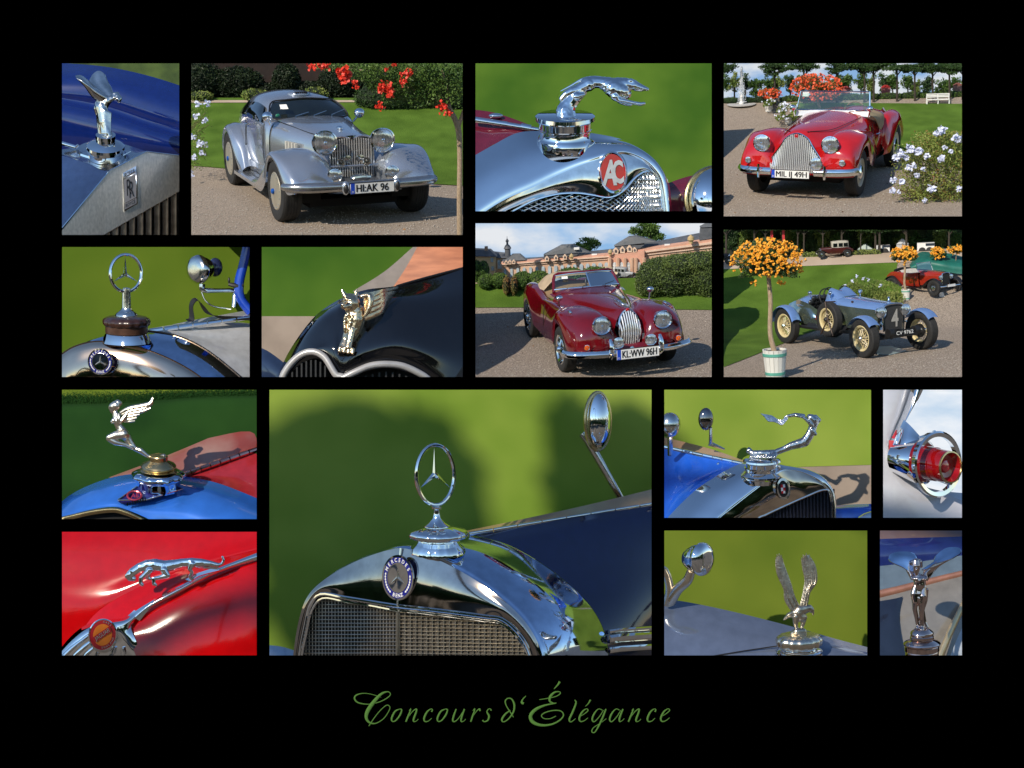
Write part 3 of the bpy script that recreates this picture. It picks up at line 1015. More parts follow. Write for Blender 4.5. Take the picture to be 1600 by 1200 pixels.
    tag(m.obj('terracotta_wall', mat('terracotta', (.30, .085, .03), .55, col2=(.50, .17, .07), vscale=2.6, aniso=(1, 1, 5)), sharp=180), 'terracotta orange wall rising behind the black car nose', 'wall')
    m = MB(pn.p)
    m.grid([[(1180, 20, 870), (1260, -40, 870)], [(960, 210, 830), (1120, 190, 820)], [(720, 360, 800), (1010, 360, 780)]], 5, 5)
    m.obj('stone_kerb', mat('grey_stone', (.22, .19, .17), .8), kind='structure')
    m = MB(pn.p)
    m.grid([[(-60, 750, 430), (80, 800, 400), (220, 900, 380)], [(-60, 880, 340), (80, 900, 330), (200, 980, 330)], [(-60, 1080, 330), (80, 1080, 330), (200, 1100, 330)]], 5, 5)
    m.obj('wing', mat('slate_blue_paint', (.02, .035, .08), .15, coat=1.), t, sharp=180)
    clip_panel(pn)

def fuzz(m, pts, spread, size, n, rnd=RND):
    """loose leaves scattered about a line of points, for a soft foliage edge."""
    P = spline(pts, 12)
    q = []
    for i in range(n):
        p = rnd.choice(P)
        q.append(p + Vector((rnd.uniform(-60, 60), rnd.gauss(0, spread), rnd.gauss(0, spread * .3))))
    dots(m, q, size, (0, -.5, -1), rnd)

def sky_mat(name, blue, white, scale, strength, lo=.4, hi=.62, seed=0.):
    if name in MATS:
        return MATS[name]
    m = bpy.data.materials.new(name)
    m.use_nodes = True
    nt = m.node_tree
    b = nt.nodes['Principled BSDF']
    b.inputs['Base Color'].default_value = (0, 0, 0, 1)
    b.inputs['Specular IOR Level'].default_value = 0
    tc = nt.nodes.new('ShaderNodeTexCoord')
    mp = nt.nodes.new('ShaderNodeMapping')
    mp.inputs['Scale'].default_value = (1, 1, 2.4)
    mp.inputs['Location'].default_value = (seed, 0, 0)
    nz = nt.nodes.new('ShaderNodeTexNoise')
    nz.inputs['Scale'].default_value = scale
    nz.inputs['Detail'].default_value = 7
    rp = nt.nodes.new('ShaderNodeValToRGB')
    rp.color_ramp.elements[0].position, rp.color_ramp.elements[1].position = lo, hi
    rp.color_ramp.elements[0].color = (*blue, 1)
    rp.color_ramp.elements[1].color = (*white, 1)
    nt.links.new(tc.outputs['Object'], mp.inputs['Vector'])
    nt.links.new(mp.outputs['Vector'], nz.inputs['Vector'])
    nt.links.new(nz.outputs['Fac'], rp.inputs['Fac'])
    nt.links.new(rp.outputs['Color'], b.inputs['Emission Color'])
    b.inputs['Emission Strength'].default_value = strength
    MATS[name] = m
    return m

# ================================================================== winged bather on a blue radiator
def panel_winged_bather():
    global CUR
    pn = CUR = Panel('winged_bather', (97, 609, 401, 811), 16.4, (90, 600), .2)
    bx_sheet('lawn', pn, [[(-50, -300, 1200), (1650, -300, 1200)], [(-50, 140, 1000), (1650, 140, 1000)]], LAWNOLIVE)
    m = MB(pn.p)
    m.grid([[(-60, 150, 1010), (500, 140, 1010), (1100, 95, 1000), (1700, 80, 1000)], [(-60, 240, 850), (500, 230, 850), (1100, 190, 850), (1700, 170, 850)], [(-60, 700, 760), (500, 700, 760), (1100, 700, 760), (1700, 700, 760)], [(-60, 1150, 700), (500, 1150, 700), (1100, 1150, 700), (1700, 1150, 700)]], 6, 6)
    hd = m.obj('clipped_hedge', mat('lawn_shade', (.010, .038, .008), .95, col2=(.018, .060, .011), vscale=1.2, detail=2, spec=.1), sharp=180)  # dark green form added where the lawn lies in shade
    tag(hd, 'smooth dark green form added for shaded lawn behind the winged kneeling figure', 'hedge')
    m = MB(pn.p); fuzz(m, [(-60, 150, 1000), (500, 140, 1000), (1100, 95, 990), (1700, 80, 990)], 34, 5, 26000)
    m.obj('shade_edge_leaves', MATS['lawn_shade'], hd, kind='stuff')
    t = thing('vintage_car', 'sky-blue radiator and red bonnet with kneeling winged figure on brass cap', 'car', pn.at(800, 1150, 200))
    bl = mat('azure_enamel', (.03, .16, .62), .16, .25, coat=1., var=.15, vscale=3)
    r = [[(-60, 1010, 420), (80, 880, 430), (250, 790, 440), (450, 724, 450), (640, 700, 450), (850, 706, 440), (1080, 735, 400), (1300, 790, 340), (1650, 930, 250)],
         [(-60, 1030, 240), (90, 920, 230), (270, 840, 220), (460, 790, 210), (640, 770, 200), (850, 780, 190), (1060, 820, 160), (1280, 890, 110), (1650, 1040, 40)],
         [(-60, 1050, 110), (100, 985, 90), (290, 930, 60), (450, 905, 40), (600, 930, 20), (800, 960, 0), (1050, 980, -20), (1280, 1040, -50), (1650, 1160, -90)],
         [(-60, 1065, 60), (100, 1020, 40), (290, 975, 20), (450, 960, 0), (560, 990, -20), (680, 1040, -30), (850, 1120, -40), (1100, 1180, -80), (1500, 1260, -120)]]
    m = MB(pn.p); m.grid(r, 5, 6)
    sh = m.obj('radiator_shell', bl, t, sharp=180)
    m = MB(pn.p)
    m.tube([(-60, 1078, 50), (100, 1040, 30), (280, 1000, 10), (440, 985, -10), (540, 1010, -30), (660, 1062, -40), (760, 1110, -50)], [20, 20, 20, 20, 20, 16, 14], 10, sm=4)
    m.obj('grille_rim', BRASS, sh)
    m = MB(pn.p); m.poly([(-60, 1200, 60), (800, 1200, 60), (620, 1050, 60), (440, 1000, 60), (280, 1010, 60), (-60, 1085, 60)])
    m.obj('grille_recess', DARK, t, smooth=False)
    # dark blue plate with gear emblem
    m = MB(pn.p); m.prism([(470, 905, -20), (620, 800, 60), (940, 800, 60), (975, 818, 50), (690, 905, -30), (500, 925, -40)], (0, 12, 10))
    em = m.obj('badge', mat('navy_enamel', (.012, .010, .10), .15, coat=.8), t, smooth=False)
    m = MB(pn.p)
    for k in range(8):
        m.box((545 + 20 * k, 940 - 6 * k, -46), (9, 26, 10))
    m.tube([(470, 908, -28), (690, 905, -44), (978, 818, 40)], 6, 6)
    m.tube([(470, 905, -28), (622, 798, 52)], 6, 6)
    m.obj('badge_edge', CHROME, em, smooth=False)
    m = MB(pn.p)
    m.tube([(600 + 55 * math.cos(a), 872 + 34 * math.sin(a), -22 - 26 * math.sin(a)) for a in [k * .314 for k in range(20)]], 9, 6, closed=True)
    text(m, 'AE', (602, 886, -42), (52, -6, -4), (6, -46, 30), bold=.02)
    m.obj('badge_gear', mat('badge_ruby', (.30, .03, .06), .2, .3), em, smooth=False)
    # cap
    m = MB(pn.p)
    lathe_up(m, [(40, 66), (176, 66), (206, 84), (210, 104), (180, 128), (168, 140), (160, 190), (150, 220)], (788, 622, 80), 16, n=60, scallop=(9, .10))
    m.obj('filler_cap', mat('sky_tint_chrome', (.52, .64, .84), .06, 1.), t, sharp=60)  # same chrome with the sky's blue put into its colour
    m = MB(pn.p)
    lathe_up(m, [(4, -44), (68, -44), (74, -36), (72, -4), (84, 6), (128, 26), (140, 40), (136, 54), (128, 62), (150, 74)], (788, 600, 70), 16, n=48)
    m.obj('cap_top', BRASS, t)
    sil = mat('pale_nickel', (.80, .74, .62), .28, 1., var=.12, vscale=10, bump=.08)
    g = MB(pn.p)
    g.caps([(432, 176, 60, 34), (452, 170, 60, 40), (428, 200, 60, 26), (424, 214, 58, 16)])
    g.caps([(404, 186, 58, 9), (412, 200, 58, 9)])
    g.caps([(470, 150, 60, 30), (488, 150, 60, 18)])
    g.caps([(450, 225, 60, 24), (462, 262, 60, 34), (468, 290, 60, 40), (478, 330, 60, 30), (505, 370, 60, 38), (522, 398, 60, 42)])
    g.caps([(438, 285, 42, 22), (424, 296, 38, 14)])
    g.caps([(515, 392, 40, 40), (455, 400, 30, 34), (400, 418, 24, 24)])
    g.caps([(398, 428, 24, 22), (450, 456, 30, 24), (530, 476, 40, 15), (580, 500, 44, 13)])
    g.caps([(530, 405, 78, 40), (562, 450, 80, 30), (605, 505, 76, 20), (650, 522, 72, 24), (700, 560, 70, 15), (760, 585, 70, 14), (830, 570, 70, 26)])
    b = blob(g, 5, 3)
    mas = b.obj('mascot', sil, t, sharp=180)
    m = MB(pn.p)
    for k, (p, w) in enumerate([([(490, 226, 40), (560, 190, 30), (650, 172, 26), (722, 152, 24), (744, 108, 24)], 16), ([(500, 240, 44), (570, 208, 36), (660, 192, 32), (738, 158, 28)], 15),
                               ([(505, 255, 46), (580, 228, 40), (660, 212, 36), (726, 188, 32)], 14), ([(510, 268, 48), (570, 252, 44), (640, 236, 40)], 15), ([(515, 282, 48), (560, 276, 46), (618, 262, 42)], 13), ([(515, 292, 50), (560, 292, 48), (604, 288, 46)], 10)]):
        mm = MB(pn.p); mm.tube(p, [w * .9] + [w * 1.15] * (len(p) - 2) + [w * .7], 10, sm=3)
        mm.obj('wing_feather', sil, mas)
    mm = MB(pn.p); mm.tube([(478, 236, 34), (476, 270, 22), (490, 292, 24), (520, 258, 30), (548, 218, 32)], [16, 20, 18, 18, 10], 10, sm=3)
    mm.obj('arm', sil, mas)
    # red bonnet with hinge; far side
    red = mat('rose_red_paint', (.38, .022, .03), .2, coat=1.)
    m = MB(pn.p)
    m.grid([[(960, 735, 420), (1250, 620, 620), (1700, 470, 900)], [(1080, 735, 400), (1300, 720, 520), (1700, 660, 700)], [(1150, 750, 380), (1330, 800, 360), (1700, 960, 330)]], 5, 5)
    m.obj('bonnet', red, t, sharp=180)
    m = MB(pn.p)
    m.grid([[(400, 730, 640), (800, 580, 700), (1250, 390, 820), (1700, 170, 950)], [(430, 735, 600), (850, 610, 640), (1250, 470, 740), (1700, 290, 860)], [(470, 740, 560), (900, 720, 560), (1280, 590, 680), (1700, 440, 840)]], 5, 4)
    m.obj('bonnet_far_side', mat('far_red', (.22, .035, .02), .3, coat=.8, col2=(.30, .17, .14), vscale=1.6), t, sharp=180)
    for i in range(9):
        a, bb = V(960, 718, 400), V(1640, 480, 860)
        m = MB(pn.p); m.tube([a.lerp(bb, i / 9 + .004), a.lerp(bb, (i + 1) / 9 - .008)], 22, 10)
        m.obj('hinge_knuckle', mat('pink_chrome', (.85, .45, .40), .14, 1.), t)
    clip_panel(pn)

# ================================================================== the large star mascot
def panel_large_star():
    global CUR
    pn = CUR = Panel('large_star', (421, 609, 1018, 1024), 13.3, (410, 600), .3875)
    bx_sheet('lawn', pn, [[(-40, -60, 800), (1650, -60, 800)], [(-40, 1150, 700), (1650, 1150, 700)]], LAWNPALE)
    # two leafy trees far behind the camera, towards the sun, lay their soft shade on this lawn
    for cx, cy, rx, ry, L, side in ((430, 690, 470, 590, 40., -8.), (1440, 370, 225, 330, 34., 9.)):
        T = pn.p((cx, cy, 750))
        k = pn.zs * T.y / F
        c = T - travel * L
        r = random.Random(int(cx))
        CUR = None
        tr = thing('shade_tree', 'tall leafy park tree behind the viewer that shades the lawn', 'tree', (c.x + side, c.y - 3, -14), group='park trees behind the viewer')
        m = MB(); q = Vector((c.x + side, c.y - 3, -14))
        m.v = []
        m.tube([q - q, Vector((side * -.1, 0, 18)), Vector((side * -.35, 1, c.z + 12.5)), c - q], [.55, .42, .28, .1], 10, sm=4)
        m.obj('trunk', DARKBARK, tr)
        m = MB()
        for i in range(9):
            d = Vector((r.gauss(0, 1), r.gauss(0, 1), r.gauss(0, 1))).normalized() * .42
            m.ball(c - q + Vector((d.x * rx * k, d.y * rx * k, d.z * ry * k)), (rx * k * .62, rx * k * .62, ry * k * .62), 14, 10)
        leaves(m, crown_points(c - q, (rx * k, rx * k, ry * k), 1600, r, 20, .5), .35, r)
        m.obj('crown', LEAFDARK, tr, smooth=False, kind='stuff')
        CUR = pn
    t = thing('vintage_car', 'midnight blue car with chrome radiator, ringed star mascot and wire grille', 'car', pn.at(800, 1150, 200))
    navy = mat('midnight_paint', (.0015, .004, .024), .08, coat=1., var=.1)
    fr = [(118, 1180, 330), (128, 1060, 325), (150, 940, 315), (180, 860, 300), (235, 800, 270), (330, 738, 210), (440, 690, 130), (558, 662, 40), (660, 690, -20), (780, 744, -80), (900, 818, -140), (1000, 896, -190), (1075, 980, -220), (1125, 1080, -235), (1140, 1180, -235)]
    bk = [(300, 1180, 480), (310, 1000, 480), (340, 860, 470), (400, 760, 460), (470, 700, 440), (560, 656, 420), (650, 632, 390), (740, 616, 350), (860, 616, 290), (990, 650, 230), (1130, 728, 180), (1260, 830, 140), (1345, 930, 110), (1388, 1040, 95), (1396, 1180, 90)]
    md = [Vector(a).lerp(Vector(b), .5) + V(3, -20, -26) for a, b in zip(fr, bk)]
    m = MB(pn.p); m.grid([fr, [Vector(a).lerp(Vector(b), .12) + V(0, -10, -16) for a, b in zip(fr, bk)], md, bk], 5, 6)
    sh = m.obj('radiator_shell', mat('sky_tint_chrome', (.52, .64, .84), .06, 1.), t, sharp=180)  # chrome band; the blue of the mirrored sky is painted in
    inn = [(142, 1180, 320), (152, 1075, 316), (170, 985, 308), (190, 900, 296), (236, 848, 262), (330, 862, 180), (430, 878, 100), (545, 896, 10), (660, 908, -50), (780, 922, -105), (900, 938, -155), (970, 950, -180), (1040, 1012, -205), (1082, 1090, -212), (1090, 1180, -210)]
    m = MB(pn.p); m.grid([fr, [Vector(a).lerp(Vector(b), .5) + V(0, 0, -10) for a, b in zip(fr, inn)], inn], 5, 5)
    m.obj('shell_front', mat('dark_reflection_chrome', (.40, .36, .33), .05, 1.), sh, sharp=180)  # chrome darkened in colour to stand for dark reflections
    m = MB(pn.p); m.tube(inn, 8, 8, sm=4); m.tube([(x + (8 if x < 500 else -8), y + 16, z) for x, y, z in inn], 5, 6, sm=4)
    m.tube([(558, 662, 30), (548, 780, 16), (545, 896, 2)], 4, 6)
    m.obj('grille_rim', CHROME, sh)
    poly = [(v.x, v.y) for v in spline(inn, 4)]
    def gz(x):
        return .83 * (545 - x) + 30 if x < 545 else -.42 * (x - 545) + 30
    rec = mat('grille_brown', (.05, .042, .032), .6, var=.4, vscale=6)
    m = MB(pn.p)
    for pts in ([(150, 1200), (545, 1200), (545, 885), (250, 848), (205, 890), (165, 1000)], [(545, 1200), (1080, 1200), (1068, 1085), (1030, 1010), (960, 948), (545, 885)]):
        m.poly([(x, y, gz(x) + 16) for x, y in pts])
    m.obj('radiator_core', rec, t, smooth=False)
    wire = mat('nickel_wire', (.62, .55, .44), .3, 1., var=.2)
    mv = MB(pn.p)
    x = 150.
    while x < 1090:
        ys = [y for y in range(845, 1110, 4) if inside((x, y), poly)]
        if len(ys) > 2:
            mv.box((x, (ys[0] + 1110) / 2, gz(x) + 4), (3.6, 1110 - ys[0], 8))
        x += 13 if x < 545 else 24 - 3 * abs(x - 800) / 300
    y = 860
    while y < 1110:
        xs = [xx for xx in range(150, 1090, 4) if inside((xx, y + (xx - 545) * .10 * (xx > 545) * 0), poly)]
        if len(xs) > 2:
            for a, b in ((xs[0], 545), (545, xs[-1])):
                if b - a > 8:
                    mv.tube([(a, y, gz(a) - 1), (b, y + (8 if b > 545 else 0), gz(b) - 1)], 1.8, 4, cap=False)
        y += 15
    mv.tube([(545, 900, 24), (545, 1120, 24)], 5, 6)
    mv.obj('grille', wire, t, kind='stuff', smooth=False)
    star_badge(t, pn, (549, 780, -4), 90, nx=(.69, .02, -.28))
    # mascot
    m = MB(pn.p)
    lathe_up(m, [(4, 0), (20, 2), (20, 8), (11, 14), (12, 26), (18, 48), (34, 66), (54, 78), (54, 84)], (703, 494, 0), 9, n=32)
    m.obj('mascot_stem', CHROME, t)
    star_ring(t, pn, (697, 367, 0), 76, 121, 8, [(693, 258, 0), (638, 418, -30), (758, 420, 40)], (696, 362, 0), yaw=.7)
    m = MB(pn.p)
    lathe_up(m, [(40, 0), (60, 2), (112, 16), (122, 26), (120, 40), (98, 50), (84, 58), (92, 72), (108, 86), (112, 110)], (707, 574, 0), 12, n=64, scallop=(16, .035))
    m.obj('filler_cap', CHROME, t, sharp=60)
    # bonnet
    bb = [(860, 612, 295), (990, 648, 235), (1130, 726, 185), (1260, 828, 145), (1345, 928, 115), (1390, 1040, 98), (1398, 1180, 92)]
    far = [(1650, 470, 500), (1650, 520, 450), (1650, 600, 420), (1650, 720, 400), (1650, 850, 380), (1650, 1000, 370), (1650, 1180, 360)]
    m = MB(pn.p); m.grid([bb, [Vector(a).lerp(Vector(b), .5) + V(0, -6, -10) for a, b in zip(bb, far)], far], 5, 5)
    m.obj('bonnet', navy, t, sharp=180)
    m = MB(pn.p)
    m.grid([[(760, 604, 400), (1000, 555, 450), (1300, 490, 500), (1650, 405, 560)], [(840, 612, 320), (1040, 585, 390), (1300, 545, 450), (1650, 490, 520)]], 5, 3)
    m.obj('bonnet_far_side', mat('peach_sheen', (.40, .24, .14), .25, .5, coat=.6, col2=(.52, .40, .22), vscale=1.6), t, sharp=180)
    for i in range(8):
        a, b = V(832, 606, 290), V(1620, 478, 486)
        m = MB(pn.p); m.tube([a.lerp(b, i / 8 + .002), a.lerp(b, (i + 1) / 8 - .004)], 9.5, 10)
        m.obj('hinge_knuckle', CHROME, t)
    m = MB(pn.p)
    for y0, r0 in ((992, 10), (1022, 18), (1066, 12)):
        m.tube([(1398, y0 + 8, 96), (1440, y0 + 2, 120), (1650, y0 - 12, 345)], r0, 8)
    m.obj('side_moulding', CHROME, t)
    # mirror on its arm
    m = MB(pn.p)
    m.tube([(1288, 200, 560), (1312, 228, 560), (1446, 462, 620)], [16, 18, 14], 10)
    arm = m.obj('mirror_arm', CHROME_OLD, t)
    m = MB(pn.p); m.ball((1352, 150, 560), (54, 116, 60), 24, 16)
    m.obj('mirror', CHROME, arm, sharp=180)
    m = MB(pn.p); m.tube([(1352 + 50 * math.cos(a), 150 + 116 * math.sin(a), 552 + 40 * math.cos(a)) for a in [k * .2094 for k in range(30)]], 8, 8, closed=True)
    m.obj('mirror_rim', BRASS, arm)
    m = MB(pn.p); m.ball((1384, 498, 690), (30, 14, 16))
    m.obj('bonnet_catch', CHROME_OLD, t)
    m = MB(pn.p); m.grid([[(-60, 1050, 480), (60, 1056, 460), (130, 1075, 450)], [(-60, 1160, 420), (60, 1160, 420), (130, 1160, 420)]], 3, 3)
    m.obj('wing', mat('pale_blue_paint', (.20, .28, .42), .15, coat=1.), t, sharp=180)
    clip_panel(pn)

# ================================================================== reclining lady with scarf
def panel_scarf_lady():
    global CUR
    pn = CUR = Panel('scarf_lady', (1038, 609, 1361, 809), 14.2, (1030, 600), .2125)
    bx_sheet('lawn', pn, [[(-50, -100, 960), (1700, -100, 960)], [(-50, 640, 860), (1700, 590, 860)]], LAWNPALE)
    bx_sheet('gravel_path', pn, [[(-50, 630, 865), (1700, 585, 865)], [(-50, 1050, 780), (1700, 1050, 780)]], GRAVELDIM)
    t = thing('vintage_car', 'bright blue car with polished radiator and lady trailing a scarf', 'car', pn.at(800, 1050, 200))
    blue = mat('cobalt_paint', (.012, .09, .52), .14, coat=1., var=.1)
    rear = [(-60, 1120, 60), (60, 985, 80), (160, 880, 100), (280, 770, 130), (400, 690, 160), (520, 620, 190), (620, 580, 210), (760, 570, 220), (900, 605, 215), (1020, 630, 200), (1130, 652, 180), (1220, 700, 150), (1285, 790, 120), (1302, 900, 110), (1306, 1060, 105)]
    cres = [(300, 1120, -120), (440, 990, -90), (520, 925, -70), (600, 862, -55), (680, 800, -40), (760, 740, -28), (840, 685, -15), (905, 642, 0), (960, 636, 20), (1040, 648, 40), (1120, 680, 55), (1190, 725, 65), (1250, 800, 75), (1276, 900, 80), (1284, 1060, 80)]
    inn = [(600, 1120, -30), (725, 992, -10), (780, 965, -4), (830, 940, 2), (890, 912, 10), (950, 885, 18), (1010, 858, 26), (1070, 832, 34), (1130, 806, 44), (1180, 786, 52), (1225, 778, 60), (1248, 790, 66), (1262, 840, 72), (1268, 920, 76), (1272, 1060, 78)]
    m = MB(pn.p); m.grid([rear, [Vector(a).lerp(Vector(b), .5) + V(4, -24, -30) for a, b in zip(rear, cres)], [Vector(a).lerp(Vector(b), .9) + V(0, -8, -14) for a, b in zip(rear, cres)], cres], 5, 6)
    sh = m.obj('radiator_shell', CHROME, t, sharp=180)
    m = MB(pn.p); m.grid([cres, [Vector(a).lerp(Vector(b), .5) + V(0, 0, -8) for a, b in zip(cres, inn)], inn], 5, 5)
    m.obj('shell_front', mat('brown_reflection_chrome', (.70, .58, .46), .06, 1.), sh, sharp=180)  # polished front; its brown reflection is painted into the metal colour
    m = MB(pn.p); m.tube(inn, 8, 8, sm=3); m.tube([(1274, 800, 70), (1290, 900, 70), (1294, 1060, 70)], 9, 8)
    m.obj('grille_rim', CHROME_OLD, sh)
    m = MB(pn.p); m.poly([(580, 1140, 110), (1290, 1140, 110), (1290, 770, 110), (1200, 780, 110), (700, 1000, 110)])
    m.obj('grille_recess', mat('core_navy', (.008, .010, .022), .5), t, smooth=False)
    poly = [(v.x, v.y) for v in spline(inn, 3)] + [(1272, 1100), (600, 1130)]
    for k in range(24):
        x = 690 + 25 * k
        ys = [y for y in range(770, 1060, 5) if inside((x, y), poly)]
        if ys:
            m = MB(pn.p); m.box((x, (ys[0] + 1060) / 2, 70), (9, 1060 - ys[0], 26))
            m.obj('slat', mat('blue_black', (.015, .018, .035), .25, .4, coat=.5), t, smooth=False)
    # badge with shield
    c = V(915, 772, -34); ex = V(46, -4, 16); ey = V(-6, -76, -8); n = V(-.3, -.1, -1) * 5
    N = 36
    rg = lambda r, h: [c + ex * r * math.cos(2 * math.pi * i / N) + ey * r * math.sin(2 * math.pi * i / N) + n * h for i in range(N)]
    m = MB(pn.p)
    for a, b in ((rg(1.05, -3), rg(1.05, 1)), (rg(1.05, 1), rg(.80, 2))):
        m.add(a + b, [(i, (i + 1) % N, N + (i + 1) % N, N + i) for i in range(N)])
    bd = m.obj('badge', CHROME_OLD, t)
    m = MB(pn.p); m.poly(rg(.82, 1.8)); m.obj('enamel_field', INK, bd, smooth=False)
    q = lambda u, v: c + ex * u + ey * v + n * 2.4
    for nm, cl, cells in (('shield_red', (.45, .01, .02), [(-.35, .0, .12, .42), (.0, .35, -.2, .12), (-.3, .0, -.45, -.2)]), ('shield_white', (.72, .72, .72), [(.0, .35, .12, .42), (-.35, .0, -.2, .12), (.0, .3, -.45, -.2)])):
        m = MB(pn.p)
        for u0, u1, v0, v1 in cells:
            m.poly([q(u0, v0), q(u1, v0), q(u1, v1), q(u0, v1)])
        m.obj('shield_field', mat(nm, cl, .3), bd, smooth=False)
    m = MB(pn.p)
    m.poly([q(-.3, .48), q(-.34, .7), q(-.15, .58), q(0, .72), q(.15, .58), q(.34, .7), q(.3, .48)])
    m.obj('crown', CHROME, bd, smooth=False)
    # cap and lady
    m = MB(pn.p)
    lathe_up(m, [(20, -4), (126, -4), (142, 6), (146, 18), (134, 28), (120, 34), (122, 62), (130, 68), (126, 80), (124, 94), (136, 104), (156, 120), (158, 130), (130, 150), (126, 180)], (755, 546, 40), 14, n=56)
    m.obj('filler_cap', CHROME, t)
    g = MB(pn.p)
    g.caps([(830, 520, 20, 30), (870, 497, 20, 24), (920, 478, 20, 24), (970, 455, 20, 30), (1030, 438, 20, 36), (1070, 425, 20, 38), (1100, 385, 20, 34), (1118, 350, 20, 34), (1130, 310, 20, 32), (1142, 285, 20, 30)])
    g.caps([(1128, 340, -4, 20), (1148, 368, -8, 14)])
    g.caps([(1140, 268, 0, 30), (1120, 250, 0, 30), (1106, 240, 5, 22)])
    g.caps([(1150, 290, 45, 20), (1178, 266, 45, 14), (1150, 238, 40, 14), (1090, 246, 35, 12)])
    g.caps([(1120, 300, -15, 18), (1094, 274, -28, 13), (1060, 244, -28, 11), (1010, 232, -20, 12)])
    g.caps([(1060, 236, 10, 18), (1000, 226, 10, 15), (945, 236, 10, 12), (922, 246, 10, 8)])
    for k in range(10):
        g.caps([(860 - 20 * k, 515 + 2 * k * (1 if k < 5 else .7), 20 - 40 + 8 * k, 13), (850 - 20 * k, 540, -40 + 8 * k, 11)])
    g.caps([(840, 510, 20, 30), (760, 512, 20, 28), (690, 510, 30, 24), (662, 496, 40, 20)])
    g.caps([(662, 490, 40, 24), (660, 474, 40, 12)])
    b = blob(g, 4.6, 2)
    mas = b.obj('mascot', mat('grey_pewter', (.58, .58, .58), .2, 1., var=.25, vscale=16, bump=.25, bscale=40), t, sharp=180)
    m = MB(pn.p)
    m.grid([[(935, 232, 5), (905, 262, 0), (868, 256, 10), (830, 232, 20), (790, 224, 20), (745, 216, 20)], [(948, 256, -5), (905, 300, -10), (868, 286, 0), (836, 276, 5), (800, 272, 10), (770, 238, 15)]], 5, 4, thick=(0, 4, 14))
    m.obj('scarf', MATS['grey_pewter'], mas, sharp=60)
    # bonnet
    m = MB(pn.p)
    m.grid([[(-60, 450, 640), (150, 500, 520), (380, 550, 380), (620, 590, 230)], [(-60, 700, 460), (120, 690, 400), (320, 680, 300), (520, 625, 195)], [(-60, 1120, 60), (60, 990, 84), (200, 846, 112), (400, 694, 160)]], 5, 5)
    m.obj('bonnet', blue, t, sharp=180)
    m = MB(pn.p)
    m.grid([[(-60, 370, 760), (200, 430, 640), (420, 490, 500), (640, 570, 300)], [(-60, 445, 645), (150, 492, 525), (380, 545, 385), (620, 585, 240)]], 4, 3)
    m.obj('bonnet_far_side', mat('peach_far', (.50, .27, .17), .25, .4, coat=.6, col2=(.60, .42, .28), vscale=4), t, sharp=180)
    for i in range(9):
        a, bb = V(-40, 445, 640), V(615, 585, 235)
        m = MB(pn.p); m.tube([a.lerp(bb, i / 9 + .002), a.lerp(bb, (i + 1) / 9 - .004)], 13, 10)
        m.obj('hinge_knuckle', CHROME if i % 2 else CHROME_OLD, t)
    m = MB(pn.p); m.ball((436, 590, 330), (14, 15, 12)); m.obj('bonnet_stud', CHROME, t)
    m = MB(pn.p); m.ball((80, 300, 300), (80, 92, 80), 24, 16); m.obj('headlamp', CHROME_OLD, t, sharp=180)
    m = MB(pn.p); m.tube([(80, 380, 300), (80, 520, 420)], 20, 8); m.obj('lamp_stalk', CHROME_OLD, t)
    m = MB(pn.p); m.tube([(378, 320, 330), (378, 440, 400)], [12, 15], 8); m.tube([(365, 435, 400), (480, 480, 420)], [20, 8], 8)
    arm = m.obj('mirror_arm', CHROME_OLD, t)
    m = MB(pn.p); m.ball((343, 258, 330), (56, 84, 40), 24, 16); m.obj('mirror', mat('dark_chrome', (.30, .27, .26), .08, 1.), arm, sharp=180)
    m = MB(pn.p); m.grid([[(1290, 895, 300), (1420, 885, 300), (1620, 880, 300)], [(1290, 935, 180), (1420, 930, 180), (1620, 930, 180)], [(1290, 1060, 160), (1420, 1060, 160), (1620, 1060, 160)]], 4, 4)
    m.obj('wing', blue, t, sharp=180)
    m = MB(pn.p); m.ball((1600, 1080, 100), (190, 150, 90), 24, 16); m.obj('headlamp', CHROME, t, sharp=180)
    clip_panel(pn)

